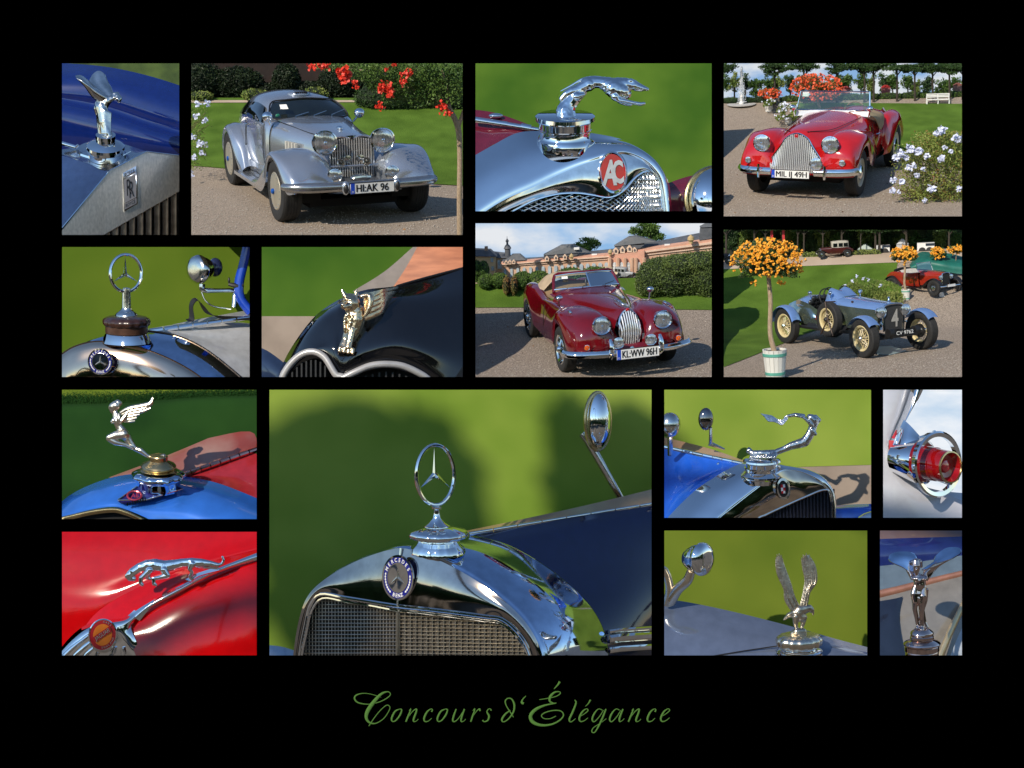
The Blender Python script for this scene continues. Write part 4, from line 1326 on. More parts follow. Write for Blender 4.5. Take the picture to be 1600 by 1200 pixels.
# ================================================================== ringed tail lamp on a white tail fin
def panel_tail_lamp():
    global CUR
    pn = CUR = Panel('tail_lamp', (1380, 609, 1503, 809), 14.2, (1370, 600), .1793)
    m = MB(pn.p); m.grid([[(-60, -60, 900), (900, -60, 900)], [(-60, 1300, 900), (900, 1300, 900)]], 2, 2)
    m.obj('sky', sky_mat('sky_white', (.50, .66, .84), (.86, .90, .95), 1.6, 1.0, .25, .6), kind='structure')
    t = thing('tail_finned_car', 'white tail fin carrying a red tail lamp inside a chrome ring', 'car', pn.at(300, 1250, 200))
    wh = mat('pearl_white_paint', (.46, .47, .52), .2, coat=1., var=.04)
    m = MB(pn.p)
    m.grid([[(-80, -60, 260), (150, -60, 230), (300, -60, 280), (400, -60, 420)], [(-80, 250, 240), (100, 250, 200), (200, 260, 240), (260, 270, 380)], [(-80, 560, 250), (60, 540, 200), (110, 540, 220), (150, 540, 330)],
            [(-80, 800, 240), (100, 800, 190), (190, 810, 190), (300, 830, 260)], [(-80, 1000, 220), (160, 1010, 170), (420, 1030, 170), (800, 1050, 260)], [(-80, 1300, 200), (200, 1300, 150), (500, 1300, 140), (900, 1300, 160)]], 6, 6)
    m.obj('body', wh, t, sharp=180)
    m = MB(pn.p)
    m.grid([[(60, 800, 330), (300, 860, 300), (560, 930, 300), (900, 960, 320)], [(60, 1000, 260), (300, 1040, 250), (560, 1060, 250), (900, 1080, 260)], [(60, 1300, 230), (300, 1300, 220), (560, 1300, 220), (900, 1300, 220)]], 5, 5)
    m.obj('lower_panel', mat('pale_lilac_paint', (.46, .52, .62), .12, coat=1., var=.05), t, sharp=180)
    m = MB(pn.p)
    m.grid([[(330, -60, 260), (250, 190, 240), (170, 380, 220), (105, 540, 200), (100, 660, 190), (150, 770, 180), (210, 800, 180)],
            [(390, -60, 180), (310, 190, 160), (225, 370, 140), (160, 470, 130), (140, 600, 120), (160, 720, 130), (212, 795, 150)],
            [(450, -60, 210), (370, 120, 200), (262, 290, 180), (200, 430, 170), (150, 560, 170), (150, 660, 170), (206, 790, 180)]], 5, 5)
    m.obj('fin_trim', CHROME, t, sharp=180)
    m = MB(pn.p)
    m.grid([[(235, 310, 150), (150, 500, 170), (140, 640, 140)], [(300, 370, 80), (230, 520, 40), (150, 690, 60)], [(390, 470, 60), (360, 520, 20), (320, 740, 20)]], 6, 6)
    m.obj('fin_web', CHROME, t, sharp=180)
    m = MB(pn.p); m.prism([(128, 470, 150), (168, 398, 140), (158, 478, 130)], (10, 4, 20)); m.prism([(104, 490, 150), (150, 492, 130), (135, 560, 120), (122, 660, 130), (104, 640, 150)], (6, 0, 20))
    m.obj('side_reflector', mat('red_plastic', (.40, .01, .01), .2, coat=.5), t, smooth=False)
    ax = V(.80, .10, -.58).normalized()
    c = V(525, 700, 0)
    ex = V(.58, .06, .81); ey = V(.07, -1, .02)
    def ring(cc, rx, ry, N=48):
        return [cc + ex * rx * math.cos(2 * math.pi * i / N) + ey * ry * math.sin(2 * math.pi * i / N) for i in range(N)]
    def bands(m, rs):
        N = 48
        for a, b in zip(rs, rs[1:]):
            m.add(a + b, [(i, (i + 1) % N, N + (i + 1) % N, N + i) for i in range(N)])
    # chrome pod
    m = MB(pn.p)
    bands(m, [ring(V(170, 640, 260), 110, 110), ring(V(190, 645, 230), 170, 140), ring(V(260, 655, 180), 190, 165), ring(V(340, 668, 120), 205, 190), ring(V(400, 680, 80), 210, 205), ring(V(400, 680, 80), 170, 160), ring(V(360, 670, 110), 60, 60)])
    pod = m.obj('lamp_pod', CHROME, t)
    # outer ring on struts
    m = MB(pn.p)
    bands(m, [ring(V(500, 694, 10), 340, 284), ring(V(535, 700, -20), 350, 290), ring(V(545, 702, -28), 336, 276), ring(V(538, 702, -24), 296, 242), ring(V(500, 696, 10), 300, 246), ring(V(500, 694, 10), 340, 284)])
    m.obj('outer_ring', CHROME, pod)
    for a in (100, 215, 325):
        r = math.radians(a)
        p = c + ex * 330 * math.cos(r) + ey * 272 * math.sin(r)
        q = V(400, 680, 80) + ex * 205 * math.cos(r) + ey * 200 * math.sin(r)
        m = MB(pn.p); m.tube([q, q.lerp(p, .5), p], [34, 26, 30], 8, flat=((0, 0, 1), .5))
        m.obj('strut', CHROME, pod)
    redl = mat('red_lens', (.30, .004, .006), .08, var=.25, vscale=5, trans=.35, coat=.6)
    m = MB(pn.p)
    bands(m, [ring(V(395, 680, 80), 175, 165), ring(V(430, 686, 50), 178, 170), ring(V(430, 686, 50), 160, 150), ring(V(520, 700, -20), 160, 148), ring(V(525, 701, -24), 152, 142), ring(V(600, 716, -80), 156, 140), ring(V(640, 724, -106), 156, 138)])
    ln = m.obj('lens', redl, pod)
    m = MB(pn.p); bands(m, [ring(V(636, 723, -104), 166, 138), ring(V(648, 725, -112), 168, 140), ring(V(650, 725, -114), 154, 128), ring(V(640, 724, -106), 152, 126)])
    m.obj('lens_rim', BRASS, ln)
    m = MB(pn.p); bands(m, [ring(V(640, 724, -106), 152, 126), ring(V(600, 716, -76), 120, 100), ring(V(590, 714, -70), 70, 58)])
    m.obj('lens_dish', mat('red_dish', (.30, .004, .006), .12, var=.2), ln)
    m = MB(pn.p); bands(m, [ring(V(592, 714, -70), 72, 60), ring(V(604, 716, -84), 60, 50), ring(V(612, 718, -90), 30, 24), ring(V(613, 718, -91), 1, 1)])
    m.obj('bulb', mat('bulb_red', (.75, .02, .03), .1, var=.3, vscale=20, coat=.5), ln)
    m = MB(pn.p); m.ball((432, 842, 60), 10); m.obj('screw', CHROME, pod)
    clip_panel(pn)

# ================================================================== leaping cat on red bonnet
def panel_leaping_cat():
    global CUR
    pn = CUR = Panel('leaping_cat', (97, 831, 401, 1024), 15.0, (90, 825), .2)
    t = thing('sports_car', 'scarlet bonnet with chrome spine, round orange badge and leaping cat mascot', 'car', pn.at(700, 1150, 300))
    red = mat('scarlet_paint', (.42, .0015, .003), .12, coat=.25, var=.08, spec=.35)
    m = MB(pn.p)
    m.grid([[(-60, -80, 700), (500, -80, 680), (1100, -80, 660), (1700, -80, 640)],
            [(-60, 160, 560), (500, 160, 560), (1100, 130, 560), (1700, 70, 560)],
            [(-60, 400, 520), (400, 400, 500), (900, 280, 500), (1700, 110, 500)],
            [(-60, 640, 470), (300, 620, 440), (800, 400, 450), (1700, 140, 480)],
            [(-60, 1150, 420), (300, 1000, 430), (800, 700, 460), (1700, 300, 500)]], 6, 6)
    m.obj('far_wing', red, t, sharp=180)
    m = MB(pn.p)
    m.grid([[(150, 860, 330), (330, 640, 360), (700, 430, 380), (1200, 260, 420), (1700, 130, 460)],
            [(250, 860, 240), (430, 660, 260), (800, 480, 270), (1250, 310, 300), (1700, 165, 340)],
            [(520, 780, 120), (620, 680, 140), (900, 520, 160), (1270, 330, 200), (1700, 190, 250)],
            [(560, 860, 60), (760, 800, 50), (1050, 640, 70), (1400, 480, 110), (1700, 330, 170)],
            [(640, 1080, 10), (900, 1000, -10), (1250, 860, 0), (1500, 760, 40), (1700, 640, 100)],
            [(700, 1250, -10), (1000, 1250, -30), (1300, 1200, -20), (1550, 1130, 20), (1700, 1080, 70)]], 6, 6)
    bon = m.obj('bonnet', red, t, sharp=180)
    m = MB(pn.p)
    m.grid([[(560, 680, 100), (700, 590, 100), (900, 480, 110), (1240, 318, 150), (1700, 140, 220)], [(600, 700, 70), (720, 606, 80), (915, 500, 90), (1250, 330, 130), (1700, 175, 200)], [(640, 725, 90), (735, 622, 95), (928, 518, 105), (1262, 345, 145), (1700, 208, 215)]], 5, 4)
    m.obj('bonnet_strip', CHROME, t, sharp=180)
    # grille head
    m = MB(pn.p)
    m.grid([[(-60, 1050, 150), (100, 850, 160), (240, 750, 160), (400, 715, 150), (520, 700, 120), (600, 640, 100)],
            [(-40, 1060, 60), (120, 890, 50), (260, 790, 40), (420, 745, 30), (540, 720, 50), (628, 672, 80)],
            [(60, 1080, 50), (180, 960, 40), (300, 860, 30), (440, 800, 10), (545, 760, 40), (590, 740, 80)],
            [(500, 1100, 60), (520, 1000, 40), (530, 920, 30), (545, 840, 30), (556, 790, 50), (575, 760, 80)],
            [(680, 1100, 40), (650, 1000, 40), (620, 900, 40), (590, 830, 50), (575, 790, 60), (578, 765, 82)]], 5, 5)
    gr = m.obj('grille_surround', CHROME, t, sharp=180)
    m = MB(pn.p); m.poly([(-60, 1200, 140), (700, 1200, 140), (560, 900, 140), (300, 860, 140), (60, 940, 140)])
    m.obj('grille_recess', mat('grille_grey', (.04, .038, .036), .4, .5), t, smooth=False)
    for p in ([(-20, 1070, 40), (110, 940, 30), (240, 840, 20)], [(70, 1070, 40), (170, 960, 20), (270, 880, 10)], [(160, 1070, 40), (230, 980, 20), (290, 930, 10)], [(400, 1080, 40), (420, 1000, 20), (440, 940, 10)], [(300, 1080, 40), (300, 1020, 20), (310, 970, 10)], [(500, 1080, 40), (510, 1010, 20), (505, 940, 10)]):
        m = MB(pn.p); m.tube(p, [20, 18, 12], 10, sm=3); m.obj('slat', CHROME, t)
    c = V(353, 838, -40); ex = V(86, -58, 20); ey = V(-46, -96, -30); n = V(-.2, -.3, -1) * 6
    N = 40
    rg = lambda r, h: [c + ex * r * math.cos(2 * math.pi * i / N) + ey * r * math.sin(2 * math.pi * i / N) + n * h for i in range(N)]
    def bands(m, rs):
        for a, b in zip(rs, rs[1:]):
            m.add(a + b, [(i, (i + 1) % N, N + (i + 1) % N, N + i) for i in range(N)])
    m = MB(pn.p); bands(m, [rg(1.18, -5), rg(1.15, 1), rg(1.06, 2), rg(1.02, 1)]); bd = m.obj('badge', CHROME, t)
    m = MB(pn.p); bands(m, [rg(1.04, 1.2), rg(.76, 1.6)]); m.obj('enamel_ring', mat('badge_crimson', (.42, .012, .02), .2, coat=.8), bd)
    m = MB(pn.p); bands(m, [rg(.76, 1.6), rg(.001, 2.2)]); m.obj('enamel_field', mat('badge_orange', (.78, .20, .02), .2, coat=.8), bd)
    m = MB(pn.p); q = lambda u, v: c + ex * u + ey * v + n * 3
    m.poly([q(-.74, -.2), q(.74, -.2), q(.74, .22), q(-.74, .22)]); m.obj('badge_bar', MATS['badge_crimson'], bd, smooth=False)
    m = MB(pn.p)
    text(m, 'JAGUAR', q(0, -.13) + n * .5, ex * 1.3, ey * .42, bold=.01, w=1.0)
    arc_text(m, 'ENGLAND', c, ex, ey, .9, 235, 318, .2, n * 2.4, inward=True)
    arc_text(m, 'CARS', c, ex, ey, .9, 60, 10, .2, n * 2.4)
    m.obj('badge_lettering', mat('badge_silver', (.75, .72, .68), .25, .8), bd, smooth=False, kind='stuff')
    # cat
    g = MB(pn.p)
    g.caps([(566, 368, 60, 36), (590, 345, 60, 40), (640, 312, 60, 42), (700, 290, 60, 46), (760, 292, 60, 56), (830, 300, 60, 52), (900, 288, 60, 44), (970, 272, 60, 36), (1050, 270, 60, 40), (1120, 272, 60, 36), (1190, 278, 62, 26), (1250, 290, 66, 20)])
    g.caps([(548, 376, 60, 26), (562, 398, 56, 20), (596, 398, 52, 22)])
    g.caps([(575, 336, 36, 12), (590, 324, 34, 8)]); g.caps([(575, 336, 86, 12), (590, 324, 88, 8)])
    g.caps([(720, 330, 30, 30), (680, 364, 22, 20), (652, 390, 18, 19), (648, 430, 16, 17), (662, 444, 14, 15)])
    g.caps([(830, 330, 24, 32), (860, 370, 18, 24), (800, 386, 14, 18), (748, 396, 10, 17), (752, 436, 8, 17), (768, 444, 8, 14)])
    g.caps([(720, 330, 92, 26), (700, 390, 96, 16), (742, 400, 96, 14)])
    g.caps([(1050, 285, 36, 30), (1030, 320, 30, 18), (1050, 345, 34, 14), (1032, 380, 40, 16), (1050, 400, 50, 16)])
    g.caps([(1060, 285, 84, 28), (1130, 300, 88, 18), (1200, 312, 90, 12), (1250, 318, 90, 12)])
    g.caps([(1250, 290, 66, 16), (1284, 280, 66, 12), (1298, 252, 66, 12), (1288, 226, 66, 11)])
    b = blob(g, 5, 3)
    mas = b.obj('mascot', CHROME, t, sharp=180)
    m = MB(pn.p); m.grid([[(1000, 400, 60), (1100, 350, 70), (1260, 300, 90)], [(1040, 420, 40), (1110, 372, 60), (1262, 330, 80)]], 4, 3, thick=(0, 8, 10))
    m.obj('mascot_plinth', CHROME, mas, sharp=60)
    clip_panel(pn)

# ================================================================== eagle on a scalloped cap
def panel_eagle():
    global CUR
    pn = CUR = Panel('eagle', (1038, 829, 1355, 1024), 12.4, (1030, 820), .2094)
    bx_sheet('lawn', pn, [[(-50, -100, 1500), (1700, -100, 1500)], [(-50, 1100, 1400), (1700, 1100, 1400)]], LAWNOLIVE)
    t = thing('vintage_car', 'blue-grey bonnet with silver eagle mascot on a scalloped cap', 'car', pn.at(800, 1080, 200))
    pt = mat('slate_gloss_paint', (.14, .175, .26), .10, .45, coat=1., var=.1)
    m = MB(pn.p)
    m.grid([[(-60, 545, 560), (200, 575, 520), (600, 660, 440), (1050, 775, 340), (1350, 860, 270), (1700, 950, 190)],
            [(-60, 640, 420), (200, 670, 390), (600, 760, 310), (1050, 850, 220), (1350, 910, 170), (1700, 980, 110)],
            [(-60, 800, 250), (200, 830, 230), (600, 890, 170), (1050, 930, 110), (1350, 960, 80), (1700, 1000, 40)],
            [(-60, 1150, 60), (200, 1150, 40), (600, 1120, 10), (1050, 1090, -20), (1350, 1080, -40), (1700, 1080, -70)]], 6, 6)
    m.obj('bonnet', pt, t, sharp=180)
    m = MB(pn.p); m.tube([(400, 980, 118), (640, 940, 112), (880, 905, 100)], 5, 6, sm=3); m.obj('bonnet_seam', SATIN, t)
    m = MB(pn.p)
    lathe_up(m, [(10, -4), (110, -4), (150, 6), (170, 24), (174, 46), (168, 74), (140, 92)], (1044, 822, 0), 14, n=72, scallop=(14, .07))
    m.obj('filler_cap', mat('warm_nickel', (.78, .70, .58), .26, 1., var=.08), t, sharp=60)
    m = MB(pn.p)
    lathe_up(m, [(120, 84), (138, 92), (130, 104), (160, 112), (176, 124), (172, 140), (190, 160)], (1044, 822, 0), 14, n=56)
    m.obj('filler_neck', CHROME, t)
    fe = mat('feathered_silver', (.60, .53, .42), .30, 1., var=.3, vscale=22, bump=.22, bscale=60)
    g = MB(pn.p)
    g.caps([(1000, 815, 0, 26), (1030, 800, -10, 34), (1070, 800, 0, 32), (1085, 812, -6, 18), (1050, 822, -16, 20)])
    g.caps([(1020, 660, 0, 38), (1050, 640, 0, 46), (1090, 628, 0, 36), (1120, 622, 0, 28), (1134, 634, 0, 24), (1148, 654, 0, 11), (1148, 674, 0, 5)])
    g.caps([(1040, 660, 0, 48), (1060, 690, 0, 40)])
    g.caps([(1020, 690, -20, 28), (1018, 740, -20, 19), (1024, 775, -16, 12)])
    g.caps([(1080, 690, 24, 26), (1072, 740, 22, 17), (1060, 775, 20, 11)])
    g.caps([(1000, 665, 10, 30), (965, 680, 16, 18), (930, 708, 20, 7)])
    g.caps([(990, 660, 30, 22), (960, 668, 30, 12), (935, 690, 30, 6)])
    b = blob(g, 5, 2)
    mas = b.obj('mascot', fe, t, sharp=180)
    def wing(edge0, edge1, th):
        m = MB(pn.p); m.grid([edge0, [Vector(a).lerp(Vector(b_), .5) + V(0, 0, -16) for a, b_ in zip(edge0, edge1)], edge1], 5, 4, thick=th)
        return m.obj('wing', fe, mas, sharp=70)
    w1 = wing([(985, 640, 20), (940, 560, 16), (934, 480, 10), (888, 380, 0), (874, 300, -8), (892, 228, -12)], [(1048, 605, 0), (1010, 530, -4), (985, 450, -10), (958, 370, -14), (930, 300, -16), (900, 232, -14)], (0, 2, 16))
    w2 = wing([(1052, 605, 10), (1076, 520, 10), (1090, 420, 6), (1076, 340, 0), (1066, 280, -6), (1082, 230, -8)], [(1108, 602, 20), (1124, 500, 30), (1172, 440, 30), (1180, 380, 20), (1164, 300, 6), (1112, 226, -4)], (0, 2, 16))
    L0 = [(985, 640), (940, 560), (934, 480), (888, 380), (874, 300), (892, 228)]; L1 = [(1048, 605), (1010, 530), (985, 450), (958, 370), (930, 300), (900, 232)]
    R0 = [(1052, 605), (1076, 520), (1090, 420), (1076, 340), (1066, 280), (1082, 230)]; R1 = [(1108, 602), (1124, 500), (1172, 440), (1180, 380), (1164, 300), (1112, 226)]
    for e0, e1, w, z0 in ((L0, L1, w1, -22), (R0, R1, w2, -10)):
        for k in range(7):
            u = (k + .3) / 7
            j0 = k % 3
            pts = [Vector((a[0] + (b_[0] - a[0]) * u, a[1] + (b_[1] - a[1]) * u, z0 - 4 * math.sin(u * 3.14))) for a, b_ in zip(e0, e1)][j0 // 2:]
            pts[-1] = pts[-1] + V((u - .5) * 44, (-16 if k % 2 else 2) + 30 * abs(u - .45), -4)
            m = MB(pn.p); m.tube(pts, [7] + [10] * (len(pts) - 2) + [3], 6, sm=3, flat=((0, 0, 1), .55))
            m.obj('feather', fe, w)
    # spot lamp
    m = MB(pn.p)
    m.lathe([(4, -46), (60, -44), (104, -28), (124, 0), (126, 20), (112, 36), (100, 90), (60, 160), (6, 190)], (330, 258, 130), V(-.78, -.05, .6), n=36, sm=2)
    lp = m.obj('spot_lamp', CHROME, t, sharp=180)
    m = MB(pn.p); m.tube([(240, 345, 170), (212, 415, 210), (140, 480, 300), (80, 570, 420)], [34, 38, 40, 46], 12, sm=3); m.tube([(-60, 300, 300), (40, 340, 310), (80, 480, 350), (60, 590, 420)], [30, 30, 34, 40], 10, sm=3)
    m.obj('lamp_bracket', mat('warm_nickel', (.78, .70, .58), .26, 1.), lp)
    clip_panel(pn)

# ================================================================== winged lady seen from the front
def panel_front_lady():
    global CUR
    pn = CUR = Panel('front_lady', (1375, 829, 1503, 1024), 12.4, (1365, 820), .175)
    t = thing('vintage_car', 'grey and dark blue car behind a winged lady seen face on', 'car', pn.at(420, 1250, 200))
    m = MB(pn.p)
    m.grid([[(-60, -60, 1750), (400, -60, 1750), (950, -60, 1750)], [(-60, 140, 1600), (400, 120, 1600), (950, 110, 1600)]], 4, 4)
    m.obj('rear_deck', mat('plum_paint', (.10, .07, .09), .3, coat=.5, col2=(.16, .10, .08), vscale=2), t, sharp=180)
    m = MB(pn.p)
    m.grid([[(-60, 130, 1590), (400, 115, 1590), (950, 100, 1590)], [(-60, 230, 1470), (400, 210, 1470), (950, 190, 1470)], [(-60, 380, 1450), (400, 330, 1450), (950, 260, 1450)]], 4, 4)
    m.obj('scuttle', mat('dusk_blue_paint', (.012, .022, .12), .15, coat=1.), t, sharp=180)
    m = MB(pn.p)
    m.grid([[(-60, 380, 1440), (400, 330, 1440), (950, 250, 1440)], [(-60, 500, 1340), (400, 450, 1340), (950, 360, 1340)], [(-60, 600, 1310), (400, 520, 1310), (950, 400, 1310)]], 4, 4)
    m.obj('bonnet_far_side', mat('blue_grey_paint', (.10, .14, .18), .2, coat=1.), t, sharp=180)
    m = MB(pn.p)
    m.tube([(-60, 650, 1290), (200, 590, 1290), (500, 510, 1290), (950, 400, 1290)], [44, 40, 34, 30], 12, sm=4)
    m.obj('bonnet_ridge', mat('copper_trim', (.42, .20, .14), .35, .5), t, sharp=180)
    m = MB(pn.p)
    m.grid([[(-60, 660, 1270), (300, 580, 1270), (600, 500, 1270), (950, 420, 1270)], [(-60, 900, 1130), (300, 800, 1130), (600, 700, 1130), (950, 600, 1130)], [(-60, 1260, 980), (300, 1260, 980), (600, 1260, 980), (950, 1260, 980)]], 5, 5)
    m.obj('bonnet', mat('warm_grey_paint', (.17, .16, .145), .2, coat=1.), t, sharp=180)
    m = MB(pn.p); m.grid([[(-60, 700, 1150), (180, 660, 1170), (260, 640, 1210)], [(-60, 900, 1070), (150, 840, 1080), (230, 860, 1090)], [(-60, 1260, 930), (180, 1260, 930), (300, 1260, 950)]], 4, 4)
    m.obj('wing', mat('shade_blue_paint', (.010, .014, .03), .2, coat=1.), t, sharp=180)
    m = MB(pn.p); m.tube([(560, 1260, 770), (640, 1060, 850), (730, 860, 950), (900, 520, 1110)], [34, 32, 30, 26], 12, sm=4)
    m.obj('bonnet_edge', mat('gold_trim', (.75, .58, .34), .3, .8), t)
    m = MB(pn.p); m.grid([[(640, 1300, 730), (720, 1080, 830), (800, 900, 920), (980, 540, 1090)], [(950, 1300, 710), (950, 1080, 810), (960, 900, 900), (1000, 540, 1070)]], 4, 3)
    m.obj('bonnet_near_side', mat('pale_grey_paint', (.34, .38, .42), .2, coat=1.), t, sharp=180)
    cop = mat('copper_chrome_dark', (.62, .48, .44), .09, 1., var=.12, vscale=8)
    m = MB(pn.p)
    lathe_up(m, [(20, 0), (70, 2), (100, 26), (106, 40), (100, 60), (106, 66), (108, 88), (98, 98)], (432, 930, 0), 14, n=40)
    lathe_up(m, [(60, 90), (110, 96), (160, 120), (168, 132), (164, 144), (150, 150), (156, 156), (156, 196), (146, 202), (150, 208), (152, 260)], (432, 932, 0), 14, n=48)
    m.obj('filler_cap', cop, t)
    g = MB(pn.p)
    g.caps([(384, 330, -20, 34), (384, 370, -30, 36), (382, 410, -30, 30), (382, 432, -26, 18)])
    g.caps([(360, 330, 0, 26), (410, 335, 0, 30), (425, 370, 5, 16)])
    g.caps([(384, 392, -66, 8), (382, 404, -68, 9)])
    g.caps([(388, 450, 10, 28), (398, 470, 10, 44), (410, 500, 10, 56), (415, 540, 10, 56), (412, 580, 10, 46), (412, 620, 10, 50), (410, 660, 10, 52)])
    g.caps([(350, 470, 10, 26), (318, 420, 20, 22), (300, 392, 25, 16)]); g.caps([(450, 480, 10, 30), (470, 430, 20, 22), (500, 400, 25, 16)])
    g.caps([(372, 560, -6, 26), (362, 620, -10, 34), (372, 690, -14, 30), (366, 750, -18, 22), (382, 820, -10, 20), (395, 900, -10, 16), (390, 925, -20, 18)])
    g.caps([(450, 560, -6, 24), (445, 640, -10, 36), (430, 700, -14, 30), (428, 770, -16, 24), (430, 840, -10, 20), (432, 910, -10, 18), (432, 940, -24, 24)])
    g.caps([(476, 580, 30, 16), (470, 680, 34, 12), (446, 760, 34, 10), (460, 870, 34, 14), (480, 920, 34, 16)])
    for k in range(7):
        g.caps([(340 + 22 * k, 460 + 3 * abs(k - 3), -18, 13), (350 + 20 * k, 486, -34, 9)])
    b = blob(g, 4.8, 2)
    mas = b.obj('mascot', cop, t, sharp=180)
    m = MB(pn.p)
    m.grid([[(132, 302, 40), (150, 262, 60), (220, 240, 80), (310, 240, 90), (372, 262, 80), (396, 306, 60)],
            [(150, 325, 10), (200, 305, 20), (260, 290, 30), (320, 295, 30), (360, 310, 30), (380, 330, 20)],
            [(200, 352, 0), (250, 372, 0), (290, 396, 0), (320, 420, 0), (345, 450, 0), (360, 480, 0)]], 5, 5, thick=(0, 8, 18))
    m.obj('wing', MATS.get('sky_tint_chrome', CHROME), mas, sharp=60)  # wing metal carries the sky's blue reflection in its colour
    m = MB(pn.p)
    m.grid([[(528, 330, 60), (560, 270, 70), (640, 210, 80), (720, 198, 80), (770, 208, 70), (784, 236, 50)],
            [(500, 350, 30), (560, 320, 30), (620, 285, 30), (690, 262, 30), (740, 255, 30), (775, 250, 30)],
            [(430, 400, 0), (480, 390, 0), (560, 345, 0), (640, 320, 0), (700, 300, 0), (770, 256, 10)]], 5, 5, thick=(0, 8, 18))
    m.obj('wing', MATS.get('sky_tint_chrome', CHROME), mas, sharp=60)
    m = MB(pn.p)
    m.grid([[(450, 400, 10), (540, 372, 10), (620, 336, 10), (690, 306, 10)], [(440, 450, 20), (510, 420, 20), (560, 390, 20), (600, 352, 20)], [(480, 500, 20), (500, 470, 20), (530, 430, 20), (575, 375, 20)]], 5, 4, thick=(0, 6, 12))
    m.obj('drapery', cop, mas, sharp=60)
    clip_panel(pn)

# ================================================================== staged scenes: a raked ground with a car on it
class Stage:
    def __init__(s, pn, px, py, d, pitch, roll, scale):
        r = W(px, py, 1).normalized()
        x = r.cross(Vector((0, 0, 1))).normalized()
        z = x.cross(r)
        A = Matrix((x, r, z)).transposed()
        R = A @ Matrix.Rotation(math.radians(roll), 3, 'Y') @ Matrix.Rotation(math.radians(pitch), 3, 'X')
        s.M = Matrix.Translation(W(px, py, d)) @ R.to_4x4() @ Matrix.Scale(scale, 4)
        s.inv = s.M.inverted()
        s.scale, s.pn, s.d = scale, pn, d
    def T(s, v):
        return s.M @ Vector(v)
    def rise(s, y0, YB, zx, zy):
        """the ground climbs gently from y0 and at YB is seen at study-crop pixel (zx, zy)."""
        s.y0, s.YB = y0, YB
        s.h = 0.
        s.h = s.at_depth(zx, zy, YB).z
    def height(s, y):
        if not hasattr(s, 'h') or y <= s.y0:
            return 0.
        k = min(1.06, (y - s.y0) / (s.YB - s.y0))
        return s.h * k ** 1.3
    def g(s, zx, zy, z=0.):
        """ground point (raised by z) seen at study-crop pixel (zx, zy)."""
        o = s.inv @ Vector((0, 0, 0))
        q = s.inv @ W(s.pn.zo[0] + s.pn.zs * zx, s.pn.zo[1] + s.pn.zs * zy, 10)
        v = q - o
        lo, hi = .3, 12.
        f = lambda t: (o + v * t).z - z - s.height((o + v * t).y)
        for i in range(60):
            mid = (lo + hi) / 2
            if f(mid) > 0:
                lo = mid
            else:
                hi = mid
        return o + v * lo
    def on(s, zx, d, zy=300):
        """ground point at stage distance d in the picture column zx."""
        p = s.at_depth(zx, zy, d)
        p.z = s.height(d)
        return p
    def at_depth(s, zx, zy, y):
        """stage point at stage distance y seen at the study-crop pixel."""
        o = s.inv @ Vector((0, 0, 0))
        v = s.inv @ W(s.pn.zo[0] + s.pn.zs * zx, s.pn.zo[1] + s.pn.zs * zy, 10) - o
        return o + v * ((y - o.y) / v.y)
    def sheet(s, name, pts, material, z=0., sub=10):
        m = MB(s.T)
        m.grid([[(p[0], p[1], 0) for p in row] for row in pts], sub, sub)
        for v in m.v:
            v.z = s.height(v.y) + z
        return m.obj(name, material, kind='structure')
    def car(s, name, label, yaw, cat='car', loc=(0, 0, 0), k=1., group=None):
        M = s.M @ Matrix.Translation(loc) @ Matrix.Rotation(math.radians(yaw), 4, 'Z') @ Matrix.Scale(k, 4)
        return thing(name, label, cat, M=M, group=group)

def mirror_rows(stations):
    rows = []
    for y, half in stations:
        L = [(-x, y, z) for x, z in half]
        R = [(x, y, z) for x, z in reversed(half[:-1])]
        rows.append(L + R)
    return rows

def body(parent, name, stations, material, n=4, m=4, caps=False, sharp=180):
    b = MB()
    rows = mirror_rows(stations)
    b.grid(rows, n, m)
    if caps:
        for r in (rows[0], rows[-1]):
            b.poly(spline(r, n))
    return b.obj(name, material, parent, sharp=sharp)

def fender(parent, st, side, material, name='wing', n=4, m=5):
    rows = []
    for y, zc, xi, xo, zl, zi in st:
        xc = (xi + xo) / 2
        h = zc - zl
        rows.append([(side * (xo - .015), y, zl), (side * (xo + .005), y, zl + .35 * h), (side * (xo - .03), y, zl + .72 * h), (side * (xc + (xo - xc) * .55), y, zc - .035 * min(1, h * 4)),
                     (side * xc, y, zc), (side * (xi + (xc - xi) * .45), y, zc - .03), (side * xi, y, zi + .5 * (zc - zi)), (side * (xi - .01), y, zi)])
    b = MB()
    b.grid(rows, n, m)
    return b.obj(name, material, parent, sharp=180)

